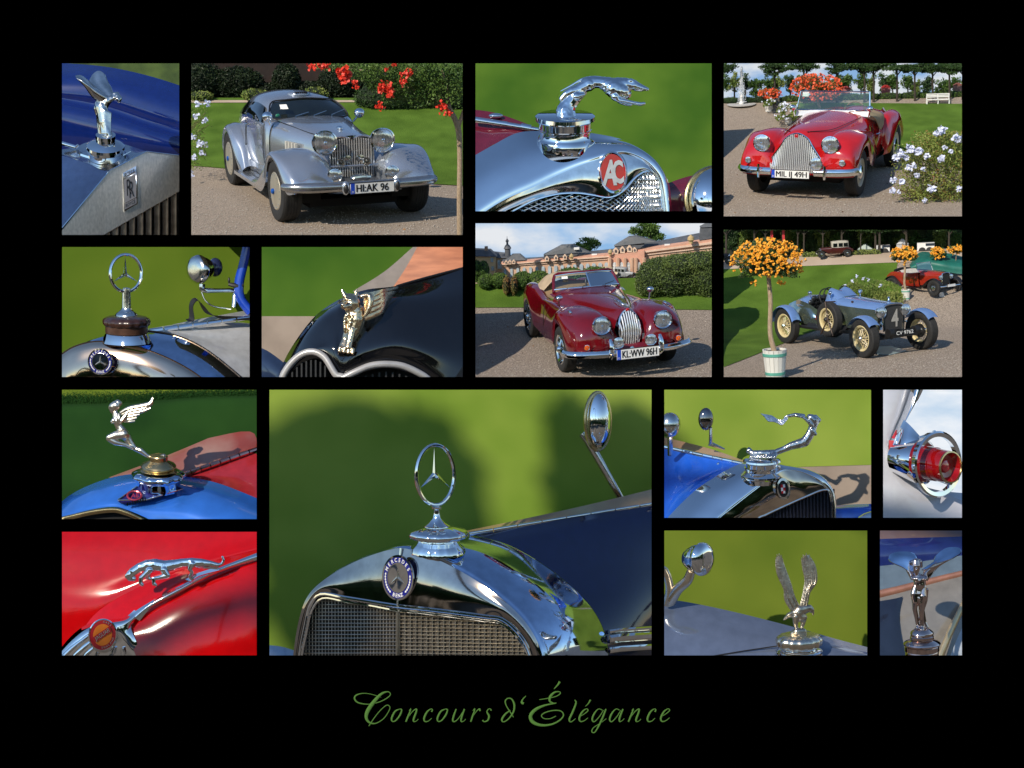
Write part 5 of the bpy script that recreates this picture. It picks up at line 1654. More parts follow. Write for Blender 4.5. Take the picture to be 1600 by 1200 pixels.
def wheel(parent, x, y, r, w, side, style, disc=None, spoke=None, steer=0., white=False):
    """tyre, rim, hub (and spokes) as parts of one wheel; the axle runs along x."""
    ax = Vector((side * math.cos(steer), math.sin(steer) * side, 0))
    o = Vector((x, y, r))
    ri = r * (.60 if style != 'wire' else .64)
    t = MB()
    prof = [(ri, -.40 * w), (ri + .02, -.46 * w), ((r + ri) / 2, -.5 * w), (r * .95, -.46 * w), (r * .992, -.36 * w)]
    for i in range(5):
        a = -.28 + i * .14
        prof += [(r, (a - .05) * w), (r, (a + .05) * w), (r * .982, (a + .07) * w)]
    prof += [(r * .992, .36 * w), (r * .95, .46 * w), ((r + ri) / 2, .5 * w), (ri + .02, .46 * w), (ri, .40 * w)]
    t.lathe(prof, o, ax, n=40, cap=False)
    wh = t.obj('wheel', RUBBER, parent, sharp=40)
    if white:
        b = MB()
        b.lathe([(ri + .012, .47 * w), ((r + ri) / 2 + .02, .512 * w)], o, ax, n=40, cap=False)
        b.obj('white_band', mat('white_wall', (.62, .58, .48), .6), wh)
    if style == 'disc':
        b = MB(); b.lathe([(ri + .015, .40 * w), (ri, .46 * w), (ri * .6, .50 * w), (.05, .52 * w), (0.001, .52 * w)], o, ax, n=40, cap=False)
        d = b.obj('disc', disc, wh)
        b = MB(); b.lathe([(.034, .50 * w), (.034, .60 * w), (.022, .64 * w), (.001, .64 * w)], o, ax, n=12, cap=False)
        b.obj('hub_nut', spoke, d)
        u = ax.orthogonal().normalized(); v = ax.cross(u)
        b = MB()
        for i in range(14):
            a = i * 2 * math.pi / 14
            b.ball(o + ax * .475 * w + (u * math.cos(a) + v * math.sin(a)) * ri * .9, .008, 6, 4)
        b.obj('rivets', CHROME_OLD, d, kind='stuff')
    elif style == 'steel':
        b = MB(); b.lathe([(ri + .01, .40 * w), (ri - .01, .44 * w), (ri - .03, .30 * w), (ri * .72, .26 * w), (ri * .6, .36 * w), (ri * .3, .38 * w), (.001, .38 * w)], o, ax, n=36, cap=False)
        d = b.obj('rim', disc, wh)
        b = MB(); b.lathe([(ri * .55, .34 * w), (ri * .50, .44 * w), (ri * .3, .52 * w), (.001, .54 * w)], o, ax, n=28, cap=False)
        b.obj('hub_cap', spoke, d)
    else:
        b = MB(); b.lathe([(ri + .015, .42 * w), (ri, .46 * w), (ri - .03, .36 * w), (ri - .035, -.2 * w), (ri - .01, -.4 * w)], o, ax, n=36, cap=False)
        d = b.obj('rim', disc, wh)
        b = MB(); b.lathe([(.06, -.3 * w), (.055, .40 * w), (.05, .55 * w), (.03, .66 * w), (.001, .68 * w)], o, ax, n=16, cap=False)
        b.obj('hub', spoke, d)
        u = ax.orthogonal().normalized(); v = ax.cross(u)
        b = MB()
        for i in range(32):
            a = i * 2 * math.pi / 32
            a2 = a + (.42 if i % 2 else -.42)
            b.tube([o + ax * (.42 if i % 4 < 2 else .05) * w + (u * math.cos(a2) + v * math.sin(a2)) * .055, o + ax * .12 * w + (u * math.cos(a) + v * math.sin(a)) * (ri - .028)], .0055, 4, cap=False)
        b.obj('spokes', disc, d, kind='stuff')
        b = MB(); b.lathe([(r * .36, -.28 * w), (r * .36, -.18 * w), (.001, -.18 * w)], o, ax, n=24, cap=False)
        b.obj('brake_drum', SATIN, d)
    return wh

def lamp(parent, p, r, material, depth=1.1, dirn=(0, -1, 0), name='headlamp', lens=None, rim=None):
    p, d = Vector(p), Vector(dirn).normalized()
    b = MB(); b.lathe([(r * .96, 0), (r * .97, -.12 * r), (r * .86, -.5 * r * depth), (r * .55, -.95 * r * depth), (.004, -1.2 * r * depth)], p, d, n=28, sm=2, cap=False)
    h = b.obj(name, material, parent, sharp=60)
    b = MB(); b.lathe([(r * .96, -.08 * r), (r * 1.04, -.02 * r), (r * 1.04, .06 * r), (r * .93, .10 * r), (r * .88, .04 * r)], p, d, n=28, cap=False)
    b.obj('lamp_rim', rim or CHROME, h)
    b = MB(); b.lathe([(r * .90, .05 * r), (r * .7, .13 * r), (r * .4, .19 * r), (.001, .21 * r)], p, d, n=28, cap=False)
    b.obj('lens', lens or LENS, h, sharp=180)
    b = MB(); b.ball(p + d * .15 * r, r * .16, 10, 6)
    b.obj('bulb_cover', CHROME, h)
    return h

def plate(parent, p, w, txt, h=.115, tail=None, tilt=0.):
    p = Vector(p)
    b = MB(); b.box(p, (w, .012, h)); pl = b.obj('number_plate', PLATE, parent, smooth=False)
    b = MB()
    for s, sz in ((1, (w + .014, .010, .008)), (-1, (w + .014, .010, .008))):
        b.box(p + V(0, -.003, s * (h / 2)), sz)
    b.obj('plate_frame', SATIN, pl, smooth=False)
    b = MB(); b.box(p + V(-w / 2 + w * .045, -.006, 0), (w * .085, .006, h * .96)); b.obj('euro_strip', EUBLUE, pl, smooth=False)
    b = MB(); text(b, 'D', p + V(-w / 2 + w * .045, -.0105, -h * .40), (.036, 0, 0), (0, 0, .036)); b.obj('country_letter', PLATE, pl, smooth=False)
    b = MB()
    for k in range(3):
        text(b, txt, p + V(w * (.035 if not tail else .0) + (k - 1) * .0028, -.0082 - .0006 * k, -h * .33), (1, 0, 0), (0, 0, h * .98), w=w * (.82 if not tail else .74))
    b.obj('plate_lettering', INK, pl, smooth=False)
    return pl

def seam(parent, pts, r=.005, name='seam'):
    b = MB(); b.tube(pts, r, 5, sm=3, cap=False)
    return b.obj(name, SATIN, parent)

def reshape(t, f):
    """push every vertex of a finished car through f(x, y, z)."""
    todo = list(t.children)
    done = set()
    while todo:
        o = todo.pop()
        todo += list(o.children)
        if o.type == 'MESH' and o.data.name not in done:
            done.add(o.data.name)
            for v in o.data.vertices:
                v.co = f(*v.co)
    return t

# ------------------------------------------------------------------ silver coupe
def silver_coupe(st, yaw):
    t = st.car('coupe', 'silver streamlined coupe with round headlamps and flowing wings on gravel', yaw)
    P = mat('silver_metallic', (.50, .54, .60), .2, .78, coat=.9, var=.04, vscale=3)
    GL = mat('dark_glass', (.006, .009, .008), .03, var=.2, spec=.8, coat=1.)
    # bonnet
    body(t, 'bonnet', [(-.12, [(.25, .42), (.275, .62), (.275, .88), (.21, .985), (0, 1.02)]), (.05, [(.29, .40), (.31, .62), (.31, .88), (.24, 1.0), (0, 1.04)]),
                       (.4, [(.37, .38), (.39, .62), (.39, .88), (.30, 1.02), (0, 1.065)]), (.85, [(.48, .36), (.50, .62), (.50, .90), (.38, 1.05), (0, 1.095)]),
                       (1.34, [(.58, .34), (.62, .62), (.61, .93), (.47, 1.08), (0, 1.125)])], P, 4, 5)
    # cabin: lower sides and the roof shell
    body(t, 'cabin', [(1.30, [(.58, .30), (.63, .62), (.615, .93), (.52, 1.05), (.3, 1.09), (0, 1.11)]), (1.42, [(.62, .28), (.665, .62), (.65, .96), (.57, 1.07), (.3, 1.10), (0, 1.12)]),
                      (1.66, [(.64, .28), (.68, .62), (.665, .98), (.56, 1.16), (.42, 1.30), (0, 1.36)]), (1.95, [(.64, .28), (.68, .62), (.665, .99), (.57, 1.22), (.41, 1.36), (0, 1.425)]),
                      (2.4, [(.62, .28), (.665, .62), (.65, .99), (.55, 1.22), (.39, 1.36), (0, 1.42)]), (2.9, [(.58, .30), (.62, .62), (.60, .96), (.50, 1.15), (.34, 1.28), (0, 1.34)]),
                      (3.4, [(.48, .34), (.52, .60), (.50, .86), (.40, 1.0), (.26, 1.10), (0, 1.15)]), (3.8, [(.32, .38), (.36, .55), (.34, .72), (.26, .8), (.16, .86), (0, .9)]), (4.05, [(.1, .44), (.12, .52), (.11, .58), (.08, .6), (.05, .62), (0, .63)])], P, 4, 5)
    # windscreen and side windows, a little proud of the shell
    b = MB()
    b.grid([[(-.545, 1.395, 1.10), (-.3, 1.325, 1.105), (0, 1.305, 1.115), (.3, 1.325, 1.105), (.545, 1.395, 1.10)], [(-.53, 1.53, 1.21), (-.3, 1.44, 1.225), (0, 1.42, 1.235), (.3, 1.44, 1.225), (.53, 1.53, 1.21)],
            [(-.45, 1.665, 1.305), (-.28, 1.60, 1.335), (0, 1.585, 1.355), (.28, 1.60, 1.335), (.45, 1.665, 1.305)]], 5, 5)
    ws = b.obj('windscreen', GL, t, sharp=180)
    b = MB(); b.tube([(-.555, 1.39, 1.095), (-.3, 1.315, 1.10), (0, 1.295, 1.11), (.3, 1.315, 1.10), (.555, 1.39, 1.095), (.54, 1.53, 1.22), (.455, 1.665, 1.315), (.28, 1.60, 1.345), (0, 1.583, 1.365), (-.28, 1.60, 1.345), (-.455, 1.665, 1.315), (-.54, 1.53, 1.22)], .012, 6, sm=3, closed=True)
    b.obj('screen_rubber', SATIN, ws)
    b = MB(); b.poly([(-.43, 1.395, 1.235), (-.33, 1.355, 1.24), (-.34, 1.405, 1.305), (-.43, 1.44, 1.30)])
    b.v = [v + V(0, -.035, .0) for v in b.v]
    b.obj('sticker', WHITE, ws, smooth=False)
    b = MB(); b.ball((-.46, 1.40, 1.135), (.035, .012, .028), 12, 6); b.obj('emission_badge', mat('badge_green', (.02, .20, .12), .4), ws)
    for k, x in enumerate((-.20, .06, .32)):
        b = MB(); b.tube([(x - .05, 1.26, 1.105), (x - .04, 1.285, 1.135), (x + .16, 1.33, 1.18 + .01 * k)], .008, 5)
        b.obj('wiper', CHROME_OLD, t)
    for s in (-1, 1):
        b = MB()
        b.grid([[(s * .672, 1.52, 1.03), (s * .683, 1.8, 1.035), (s * .683, 2.1, 1.035), (s * .675, 2.32, 1.04)], [(s * .635, 1.58, 1.12), (s * .645, 1.8, 1.15), (s * .643, 2.1, 1.15), (s * .635, 2.33, 1.14)], [(s * .56, 1.72, 1.24), (s * .565, 1.85, 1.265), (s * .56, 2.1, 1.27), (s * .55, 2.32, 1.25)]], 4, 4)
        b.obj('side_window', GL, t, sharp=180)
        b = MB()
        b.grid([[(s * .672, 2.46, 1.04), (s * .66, 2.66, 1.03), (s * .635, 2.86, 1.02)], [(s * .55, 2.44, 1.25), (s * .545, 2.58, 1.24), (s * .54, 2.7, 1.20)]], 4, 4)
        b.obj('quarter_window', GL, t, sharp=180)
        seam(t, [(s * .645, 1.46, 1.02), (s * .683, 1.45, .7), (s * .66, 1.45, .34), (s * .68, 1.9, .33), (s * .67, 2.4, .34), (s * .675, 2.42, .7), (s * .66, 2.40, 1.02)], .006, 'door_seam')
        b = MB(); b.tube([(s * .69, 2.22, .93), (s * .70, 2.28, .93), (s * .69, 2.36, .93)], .014, 8); b.obj('door_handle', CHROME, t)
        fender(t, [(-.64, .52, .46, .76, .46, .47), (-.585, .63, .39, .88, .42, .44), (-.44, .76, .33, .925, .42, .46), (-.24, .845, .30, .94, .66, .50), (0, .875, .30, .945, .775, .54), (.22, .855, .32, .945, .70, .54), (.42, .785, .36, .94, .42, .5), (.7, .645, .42, .925, .27, .4), (1.0, .47, .5, .905, .23, .32), (1.4, .335, .56, .885, .23, .27)], s, P)
        fender(t, [(2.22, .36, .55, .80, .26, .3), (2.4, .60, .52, .82, .27, .4), (2.58, .77, .5, .855, .50, .5), (2.78, .855, .48, .865, .70, .55), (2.95, .875, .48, .865, .75, .55), (3.14, .85, .47, .86, .66, .55), (3.36, .74, .44, .83, .38, .5), (3.58, .56, .4, .74, .32, .4), (3.78, .42, .35, .56, .34, .36)], s, P)
        b = MB(); b.box((s * .72, 1.82, .265), (.34, 1.2, .045)); b.obj('running_board', P, t)
        b = MB(); b.box((s * .60, 1.95, .35), (.14, 1.5, .2)); b.obj('sill', P, t)
        for y in (.56, .645, .73, .815):
            b = MB(); b.box((s * (.40 + .075 * (y - .4) / .4 + .02 + .028), y, .80), (.03, .05, .13)); b.obj('louvre', mat('pale_grille', (.52, .50, .44), .4), t, smooth=False)
        seam(t, [(s * .235, -.10, 1.0), (s * .33, .4, 1.005), (s * .41, .85, 1.035), (s * .50, 1.3, 1.07)], .005, 'bonnet_seam')
        wheel(t, s * .80, 0, .375, .24, s, 'disc', mat('disc_cream', (.46, .42, .33), .35, .5), mat('nut_blue', (.01, .10, .45), .3, .4), steer=0.0)
        wheel(t, s * .73, 2.95, .375, .22, s, 'disc', MATS['disc_cream'], MATS['nut_blue'])
        b = MB(); b.box((s * .58, .02, .46), (.26, .66, .40)); b.obj('wheel_well', DARK, t)
        lamp(t, (s * .36, -.24, .965), .15, P, 1.3)
        lamp(t, (s * .355, -.55, .60), .088, CHROME, .9, name='fog_lamp')
        b = MB(); b.tube([(s * .355, -.47, .5), (s * .355, -.47, .58)], .018, 8); b.obj('lamp_post', CHROME_OLD, t)
        b = MB(); b.lathe([(.012, 0), (.016, -.12), (.03, -.17), (.05, -.20), (.046, -.20), (.02, -.16)], (s * .36 - .2 * s, -.22, .735), V(0.35, 1, .0), n=16, cap=False)
        hn = b.obj('horn', CHROME_OLD, t)
        b = MB(); b.lathe([(.05, 0), (.045, .03), (.001, .04)], (s * .36 - .28 * s, -.22, .75), V(0, -1, 0), n=16); b.obj('horn_cap', CHROME_OLD, hn)
        b = MB(); b.box((s * .76, -.60, .475), (.13, .05, .05)); b.obj('indicator', AMBER, t)
        b = MB(); b.ball((s * .66, 1.22, 1.15), (.075, .07, .075), 14, 10); mi = b.obj('mirror', CHROME, t, sharp=180)
        b = MB(); b.tube([(s * .60, 1.30, 1.02), (s * .63, 1.25, 1.08), (s * .66, 1.24, 1.13)], .014, 6); b.obj('mirror_stalk', CHROME, mi)
        b = MB(); b.ball((s * .31, -.79, .49), (.048, .05, .085), 14, 10); bo = b.obj('overrider', P, t, sharp=180)
        b = MB(); b.ball((s * .315, -.815, .485), (.032, .04, .06), 12, 8); b.obj('rubber_buffer', SATIN, bo)
    # grille
    b = MB(); b.grid([[(-.25, -.13, .98), (-.14, -.13, 1.0), (0, -.13, .985), (.14, -.13, 1.0), (.25, -.13, .98)], [(-.26, -.13, .5), (-.13, -.13, .5), (0, -.13, .5), (.13, -.13, .5), (.26, -.13, .5)]], 3, 2)
    b.obj('grille_recess', DARK, t)
    for i in range(17):
        x = -.24 + .03 * i
        zt = .985 + .018 * math.cos(x * 9)
        b = MB(); b.box((x, -.155, (zt + .49) / 2), (.012, .03, zt - .49)); b.obj('slat', SLAT, t, smooth=False)
    for z in (.60, .68, .76, .84, .92):
        b = MB(); b.box((0, -.148, z), (.5, .012, .006)); b.obj('grille_bar', CHROME_OLD, t, smooth=False)
    b = MB(); b.tube([(-.265, -.15, .48), (-.272, -.15, .9), (-.24, -.15, .99), (-.12, -.15, 1.015), (0, -.15, .985), (.12, -.15, 1.015), (.24, -.15, .99), (.272, -.15, .9), (.265, -.15, .48)], .015, 8, sm=3)
    b.obj('grille_frame', P, t)
    b = MB(); b.box((0, -.165, 1.005), (.03, .02, .045)); b.obj('badge', SATIN, t)
    b = MB(); b.tube([(-.5, -.22, .665), (0, -.26, .665), (.5, -.22, .665)], .016, 8); b.obj('cross_bar', P, t)
    b = MB(); b.grid([[(-.5, -.12, .52), (0, -.16, .52), (.5, -.12, .52)], [(-.5, -.40, .46), (0, -.46, .46), (.5, -.40, .46)], [(-.45, -.62, .40), (0, -.68, .40), (.45, -.62, .40)]], 4, 4); b.obj('front_apron', mat('apron_grey', (.10, .11, .13), .4, .5), t)
    b = MB(); b.ball((0, -.42, .545), (.13, .09, .05), 16, 8); b.tube([(-.1, -.5, .56), (0, -.52, .57), (.1, -.5, .56)], .02, 6); b.obj('winch', CHROME_OLD, t)
    b = MB(); b.tube([(-.925, -.42, .49), (-.875, -.55, .492), (-.72, -.66, .495), (-.4, -.735, .50), (0, -.755, .50), (.4, -.735, .50), (.72, -.66, .495), (.875, -.55, .492), (.925, -.42, .49)], [.045, .056, .062, .062, .062, .062, .062, .056, .045], 14, sm=4)
    b.obj('bumper', mat('satin_silver', (.42, .42, .42), .22, .9), t)
    plate(t, (0.0, -.83, .485), .53, 'HI:AK 96', .13, tail=True)
    b = MB(); b.box((0, 1.6, .22), (1.1, 3.6, .1)); b.obj('chassis', DARK, t)
    # roof vent
    b = MB(); b.ball((0, 1.84, 1.405), (.17, .16, .045), 20, 10); rv = b.obj('roof_vent', P, t, sharp=180)
    for i in range(6):
        b = MB(); b.box((-.08 + .032 * i, 1.73, 1.437), (.014, .07, .03)); b.obj('vent_slot', SATIN, rv, smooth=False)
    b = MB(); b.ball((0, .25, 1.075), (.035, .06, .03), 12, 8); b.obj('bonnet_ornament', CHROME, t, sharp=180)
    return reshape(t, lambda x, y, z: (x * (1.05 - .07 * max(y, 0)), y, z if z < 1.06 else 1.06 + (z - 1.06) * .86))

# ------------------------------------------------------------------ red roadster
def red_roadster(st, yaw):
    t = st.car('roadster', 'bright red open roadster with bulbous chrome grille and flat windscreen', yaw)
    P = mat('signal_red_paint', (.46, .010, .012), .14, coat=1., var=.05)
    body(t, 'bonnet', [(-.46, [(.29, .38), (.365, .50), (.305, .65), (.19, .82), (.10, .91), (0, .935)]), (-.34, [(.36, .38), (.44, .52), (.38, .70), (.235, .87), (.13, .955), (0, .98)]), (0, [(.46, .36), (.50, .55), (.44, .76), (.31, .91), (.18, .985), (0, 1.01)]),
                       (.5, [(.50, .36), (.53, .58), (.49, .80), (.37, .94), (.22, 1.0), (0, 1.03)]), (1.0, [(.54, .36), (.57, .6), (.55, .82), (.44, .96), (.28, 1.015), (0, 1.04)]), (1.2, [(.56, .36), (.59, .6), (.57, .84), (.47, .97), (.3, 1.02), (0, 1.045)])], P, 4, 5)
    for s in (-1, 1):
        b = MB()
        b.grid([[(s * .55, 1.15, .30), (s * .61, 1.15, .55), (s * .60, 1.15, .80), (s * .52, 1.15, .95)], [(s * .57, 1.5, .28), (s * .62, 1.5, .5), (s * .61, 1.5, .72), (s * .57, 1.5, .86)], [(s * .56, 1.85, .28), (s * .61, 1.85, .5), (s * .60, 1.85, .72), (s * .55, 1.85, .84)],
                [(s * .54, 2.3, .30), (s * .58, 2.3, .55), (s * .57, 2.3, .8), (s * .48, 2.3, .92)], [(s * .44, 2.9, .34), (s * .48, 2.9, .55), (s * .45, 2.9, .75), (s * .36, 2.9, .86)], [(s * .2, 3.4, .42), (s * .22, 3.4, .5), (s * .2, 3.4, .58), (s * .15, 3.4, .62)]], 4, 5)
        b.obj('side_panel', P, t, sharp=180)
        fender(t, [(-.57, .55, .40, .68, .41, .41), (-.51, .72, .34, .78, .36, .36), (-.36, .84, .30, .805, .37, .36), (-.18, .905, .28, .815, .60, .5), (0, .925, .28, .82, .70, .55), (.2, .915, .28, .815, .66, .55), (.40, .885, .30, .81, .40, .55), (.75, .825, .36, .77, .30, .5), (1.15, .76, .44, .70, .28, .4), (1.5, .64, .5, .63, .28, .35)], s, P)
        fender(t, [(1.86, .46, .5, .66, .28, .3), (1.93, .70, .44, .70, .29, .4), (2.1, .83, .42, .735, .31, .5), (2.28, .875, .42, .745, .50, .55), (2.5, .885, .42, .75, .66, .58), (2.72, .865, .41, .745, .56, .55), (2.95, .78, .39, .72, .34, .5), (3.2, .60, .34, .62, .33, .4), (3.36, .46, .28, .48, .36, .38)], s, P)
        wheel(t, s * .69, 0, .335, .17, s, 'steel', mat('wheel_cream', (.52, .48, .38), .4), CHROME, white=False)
        wheel(t, s * .64, 2.5, .335, .16, s, 'steel', MATS['wheel_cream'], CHROME)
        b = MB(); b.box((s * .50, .04, .46), (.22, .62, .40)); b.obj('wheel_well', DARK, t)
        lamp(t, (s * .475, -.53, .80), .118, P, 1.5)
        b = MB(); b.grid([[(s * .34, -.50, .62), (s * .55, -.56, .62), (s * .77, -.49, .60)], [(s * .32, -.52, .48), (s * .55, -.575, .48), (s * .785, -.49, .48)], [(s * .32, -.49, .34), (s * .55, -.53, .34), (s * .77, -.45, .34)]], 4, 4); b.obj('valance', P, t, sharp=180)
        lamp(t, (s * .655, -.575, .56), .042, P, .8, name='side_lamp')
        # bumper half and its upright
        b = MB()
        b.grid([[(s * .30, -.66, .475), (s * .55, -.635, .475), (s * .74, -.56, .475), (s * .83, -.44, .475)], [(s * .30, -.685, .425), (s * .55, -.66, .425), (s * .755, -.58, .425), (s * .85, -.45, .425)], [(s * .30, -.66, .375), (s * .55, -.635, .375), (s * .74, -.56, .375), (s * .83, -.44, .375)]], 4, 4, thick=(0, .02, 0))
        b.obj('bumper', CHROME, t, sharp=60)
        b = MB(); b.tube([(s * .46, -.705, .34), (s * .46, -.71, .42), (s * .46, -.70, .53)], [.016, .02, .016], 8, sm=2); b.obj('overrider', CHROME, t)
        seam(t, [(s * .12, -.40, .955), (s * .32, .0, .93), (s * .40, .5, .945), (s * .47, 1.1, .965)], .005, 'bonnet_seam')
        seam(t, [(s * .61, 1.24, .86), (s * .628, 1.25, .6), (s * .59, 1.27, .33)], .006, 'door_seam')
        b = MB(); b.tube([(s * .625, 1.42, .66), (s * .645, 1.5, .66), (s * .635, 1.62, .655)], .012, 8); b.obj('door_handle', CHROME, t)
        b = MB(); b.ball((s * .60, 1.08, 1.09), (.05, .045, .045), 12, 8); b.tube([(s * .58, 1.1, .96), (s * .60, 1.09, 1.07)], .01, 6); b.obj('mirror', CHROME, t)
    # grille: outline, recess, slats
    def gw(z):
        pts = [(.40, .30), (.43, .335), (.50, .362), (.56, .358), (.65, .298), (.757, .222), (.82, .186), (.866, .155), (.915, .085), (.935, .0)]
        for (z0, w0), (z1, w1) in zip(pts, pts[1:]):
            if z0 <= z <= z1:
                return w0 + (w1 - w0) * (z - z0) / (z1 - z0)
        return .28 if z < .4 else 0
    rim = [(gw(z), -.47 - .035 * (1 - abs(z - .5) * 2), z) for z in (.40, .43, .50, .56, .65, .757, .82, .866, .915)]
    loop = [(-x, y, z) for x, y, z in rim] + [(0, -.47, .94)] + list(reversed(rim))
    b = MB(); b.poly([(x, y + .02, z) for x, y, z in loop]); b.obj('grille_recess', DARK, t)
    b = MB(); b.tube(loop, .013, 8, sm=2); b.obj('grille_frame', CHROME, t)
    for i in range(27):
        x = -.338 + .026 * i
        zs = [z / 200 for z in range(80, 188) if gw(z / 200) > abs(x) + .004]
        if len(zs) < 3:
            continue
        z0, z1 = zs[0], zs[-1]
        k = 1 - (x / .36) ** 2
        b = MB(); b.tube([(x, -.475 - .012 * k, z1), (x * 1.02, -.515 - .022 * k, (z0 + z1) / 2), (x * 1.02, -.54 - .022 * k, z0 + .06), (x, -.545 - .02 * k, z0)], .0105, 6, sm=3); b.obj('slat', SLAT, t)
    b = MB(); b.ball((0, -.495, .905), (.032, .012, .032), 12, 6); b.obj('badge', mat('badge_red', (.45, .006, .008), .15, coat=.8), t)
    b = MB(); b.box((0, -.585, .405), (.05, .02, .035)); b.obj('crank_cover', CHROME, t)
    lamp(t, (.335, -.68, .55), .085, CHROME, .9, name='fog_lamp')
    b = MB(); b.tube([(.335, -.62, .4), (.335, -.62, .5)], .014, 6); b.obj('lamp_post', CHROME_OLD, t)
    plate(t, (-.005, -.725, .405), .52, 'MIL IJ 49H', .115)
    # windscreen
    b = MB(); b.grid([[(-.585, 1.16, .955), (0, 1.12, 1.00), (.585, 1.16, .955)], [(-.575, 1.18, 1.04), (0, 1.165, 1.05), (.575, 1.18, 1.04)]], 5, 3); b.obj('scuttle_panel', mat('pale_blue_white', (.62, .68, .72), .2, coat=.5), t)
    sc = [(-.575, 1.185, 1.045), (.575, 1.185, 1.045), (.545, 1.265, 1.315), (-.545, 1.265, 1.315)]
    b = MB(); b.poly(sc); ws = b.obj('windscreen', clear_glass('screen_green', (.80, .90, .86), .07), t, smooth=False)
    b = MB()
    for k in range(4):
        b.tube([sc[k], sc[(k + 1) % 4]], .013 if k != 2 else .010, 8)
    b.obj('screen_frame', CHROME, ws)
    b = MB(); b.poly([(-.51, 1.245, 1.24), (-.41, 1.245, 1.24), (-.41, 1.26, 1.30), (-.51, 1.26, 1.30)]); b.obj('sticker', WHITE, ws, smooth=False)
    for x in (-.2, .26):
        b = MB(); b.tube([(x, 1.15, 1.03), (x + .16, 1.165, 1.045), (x + .24, 1.17, 1.06)], .006, 5); b.obj('wiper', CHROME_OLD, t)
    # cockpit
    tan = mat('tan_cloth', (.36, .25, .14), .8, var=.15, bump=.2)
    b = MB(); b.grid([[(-.5, 1.3, .80), (0, 1.3, .82), (.5, 1.3, .80)], [(-.5, 1.9, .76), (0, 1.9, .78), (.5, 1.9, .76)], [(-.45, 2.25, .9), (0, 2.25, .93), (.45, 2.25, .9)]], 4, 4); b.obj('cockpit', mat('dark_leather', (.05, .03, .02), .5), t)
    b = MB(); b.grid([[(.47, 1.25, .97), (.42, 1.6, .98), (.40, 2.0, .95)], [(.60, 1.28, .93), (.605, 1.6, .90), (.58, 2.0, .88)], [(.63, 1.42, .84), (.645, 1.6, .70), (.62, 1.9, .74)]], 5, 5, thick=(.012, 0, .01)); b.obj('tonneau_cover', tan, t, sharp=180)
    b = MB(); b.grid([[(-.5, 2.1, .86), (0, 2.1, .93), (.5, 2.1, .86)], [(-.42, 2.6, .86), (0, 2.6, .94), (.42, 2.6, .86)], [(-.3, 3.1, .7), (0, 3.1, .78), (.3, 3.1, .7)], [(-.14, 3.42, .55), (0, 3.42, .6), (.14, 3.42, .55)]], 4, 4); b.obj('rear_deck', P, t, sharp=180)
    b = MB(); b.tube([(.05 + .17 * math.cos(a) + .2, 1.5 + .05 * math.sin(a), .98 + .15 * math.sin(a)) for a in [k * .314 for k in range(20)]], .011, 6, closed=True); b.obj('steering_wheel', mat('horn_brown', (.20, .12, .06), .4), t)
    b = MB(); b.box((0, 1.5, .24), (1.0, 3.2, .1)); b.obj('chassis', DARK, t)
    b = MB(); b.box((0, -.30, .40), (.7, .3, .1)); b.obj('front_apron', P, t)
    return reshape(t, lambda x, y, z: (x * (1.05 - .06 * max(y, 0)), y, z))

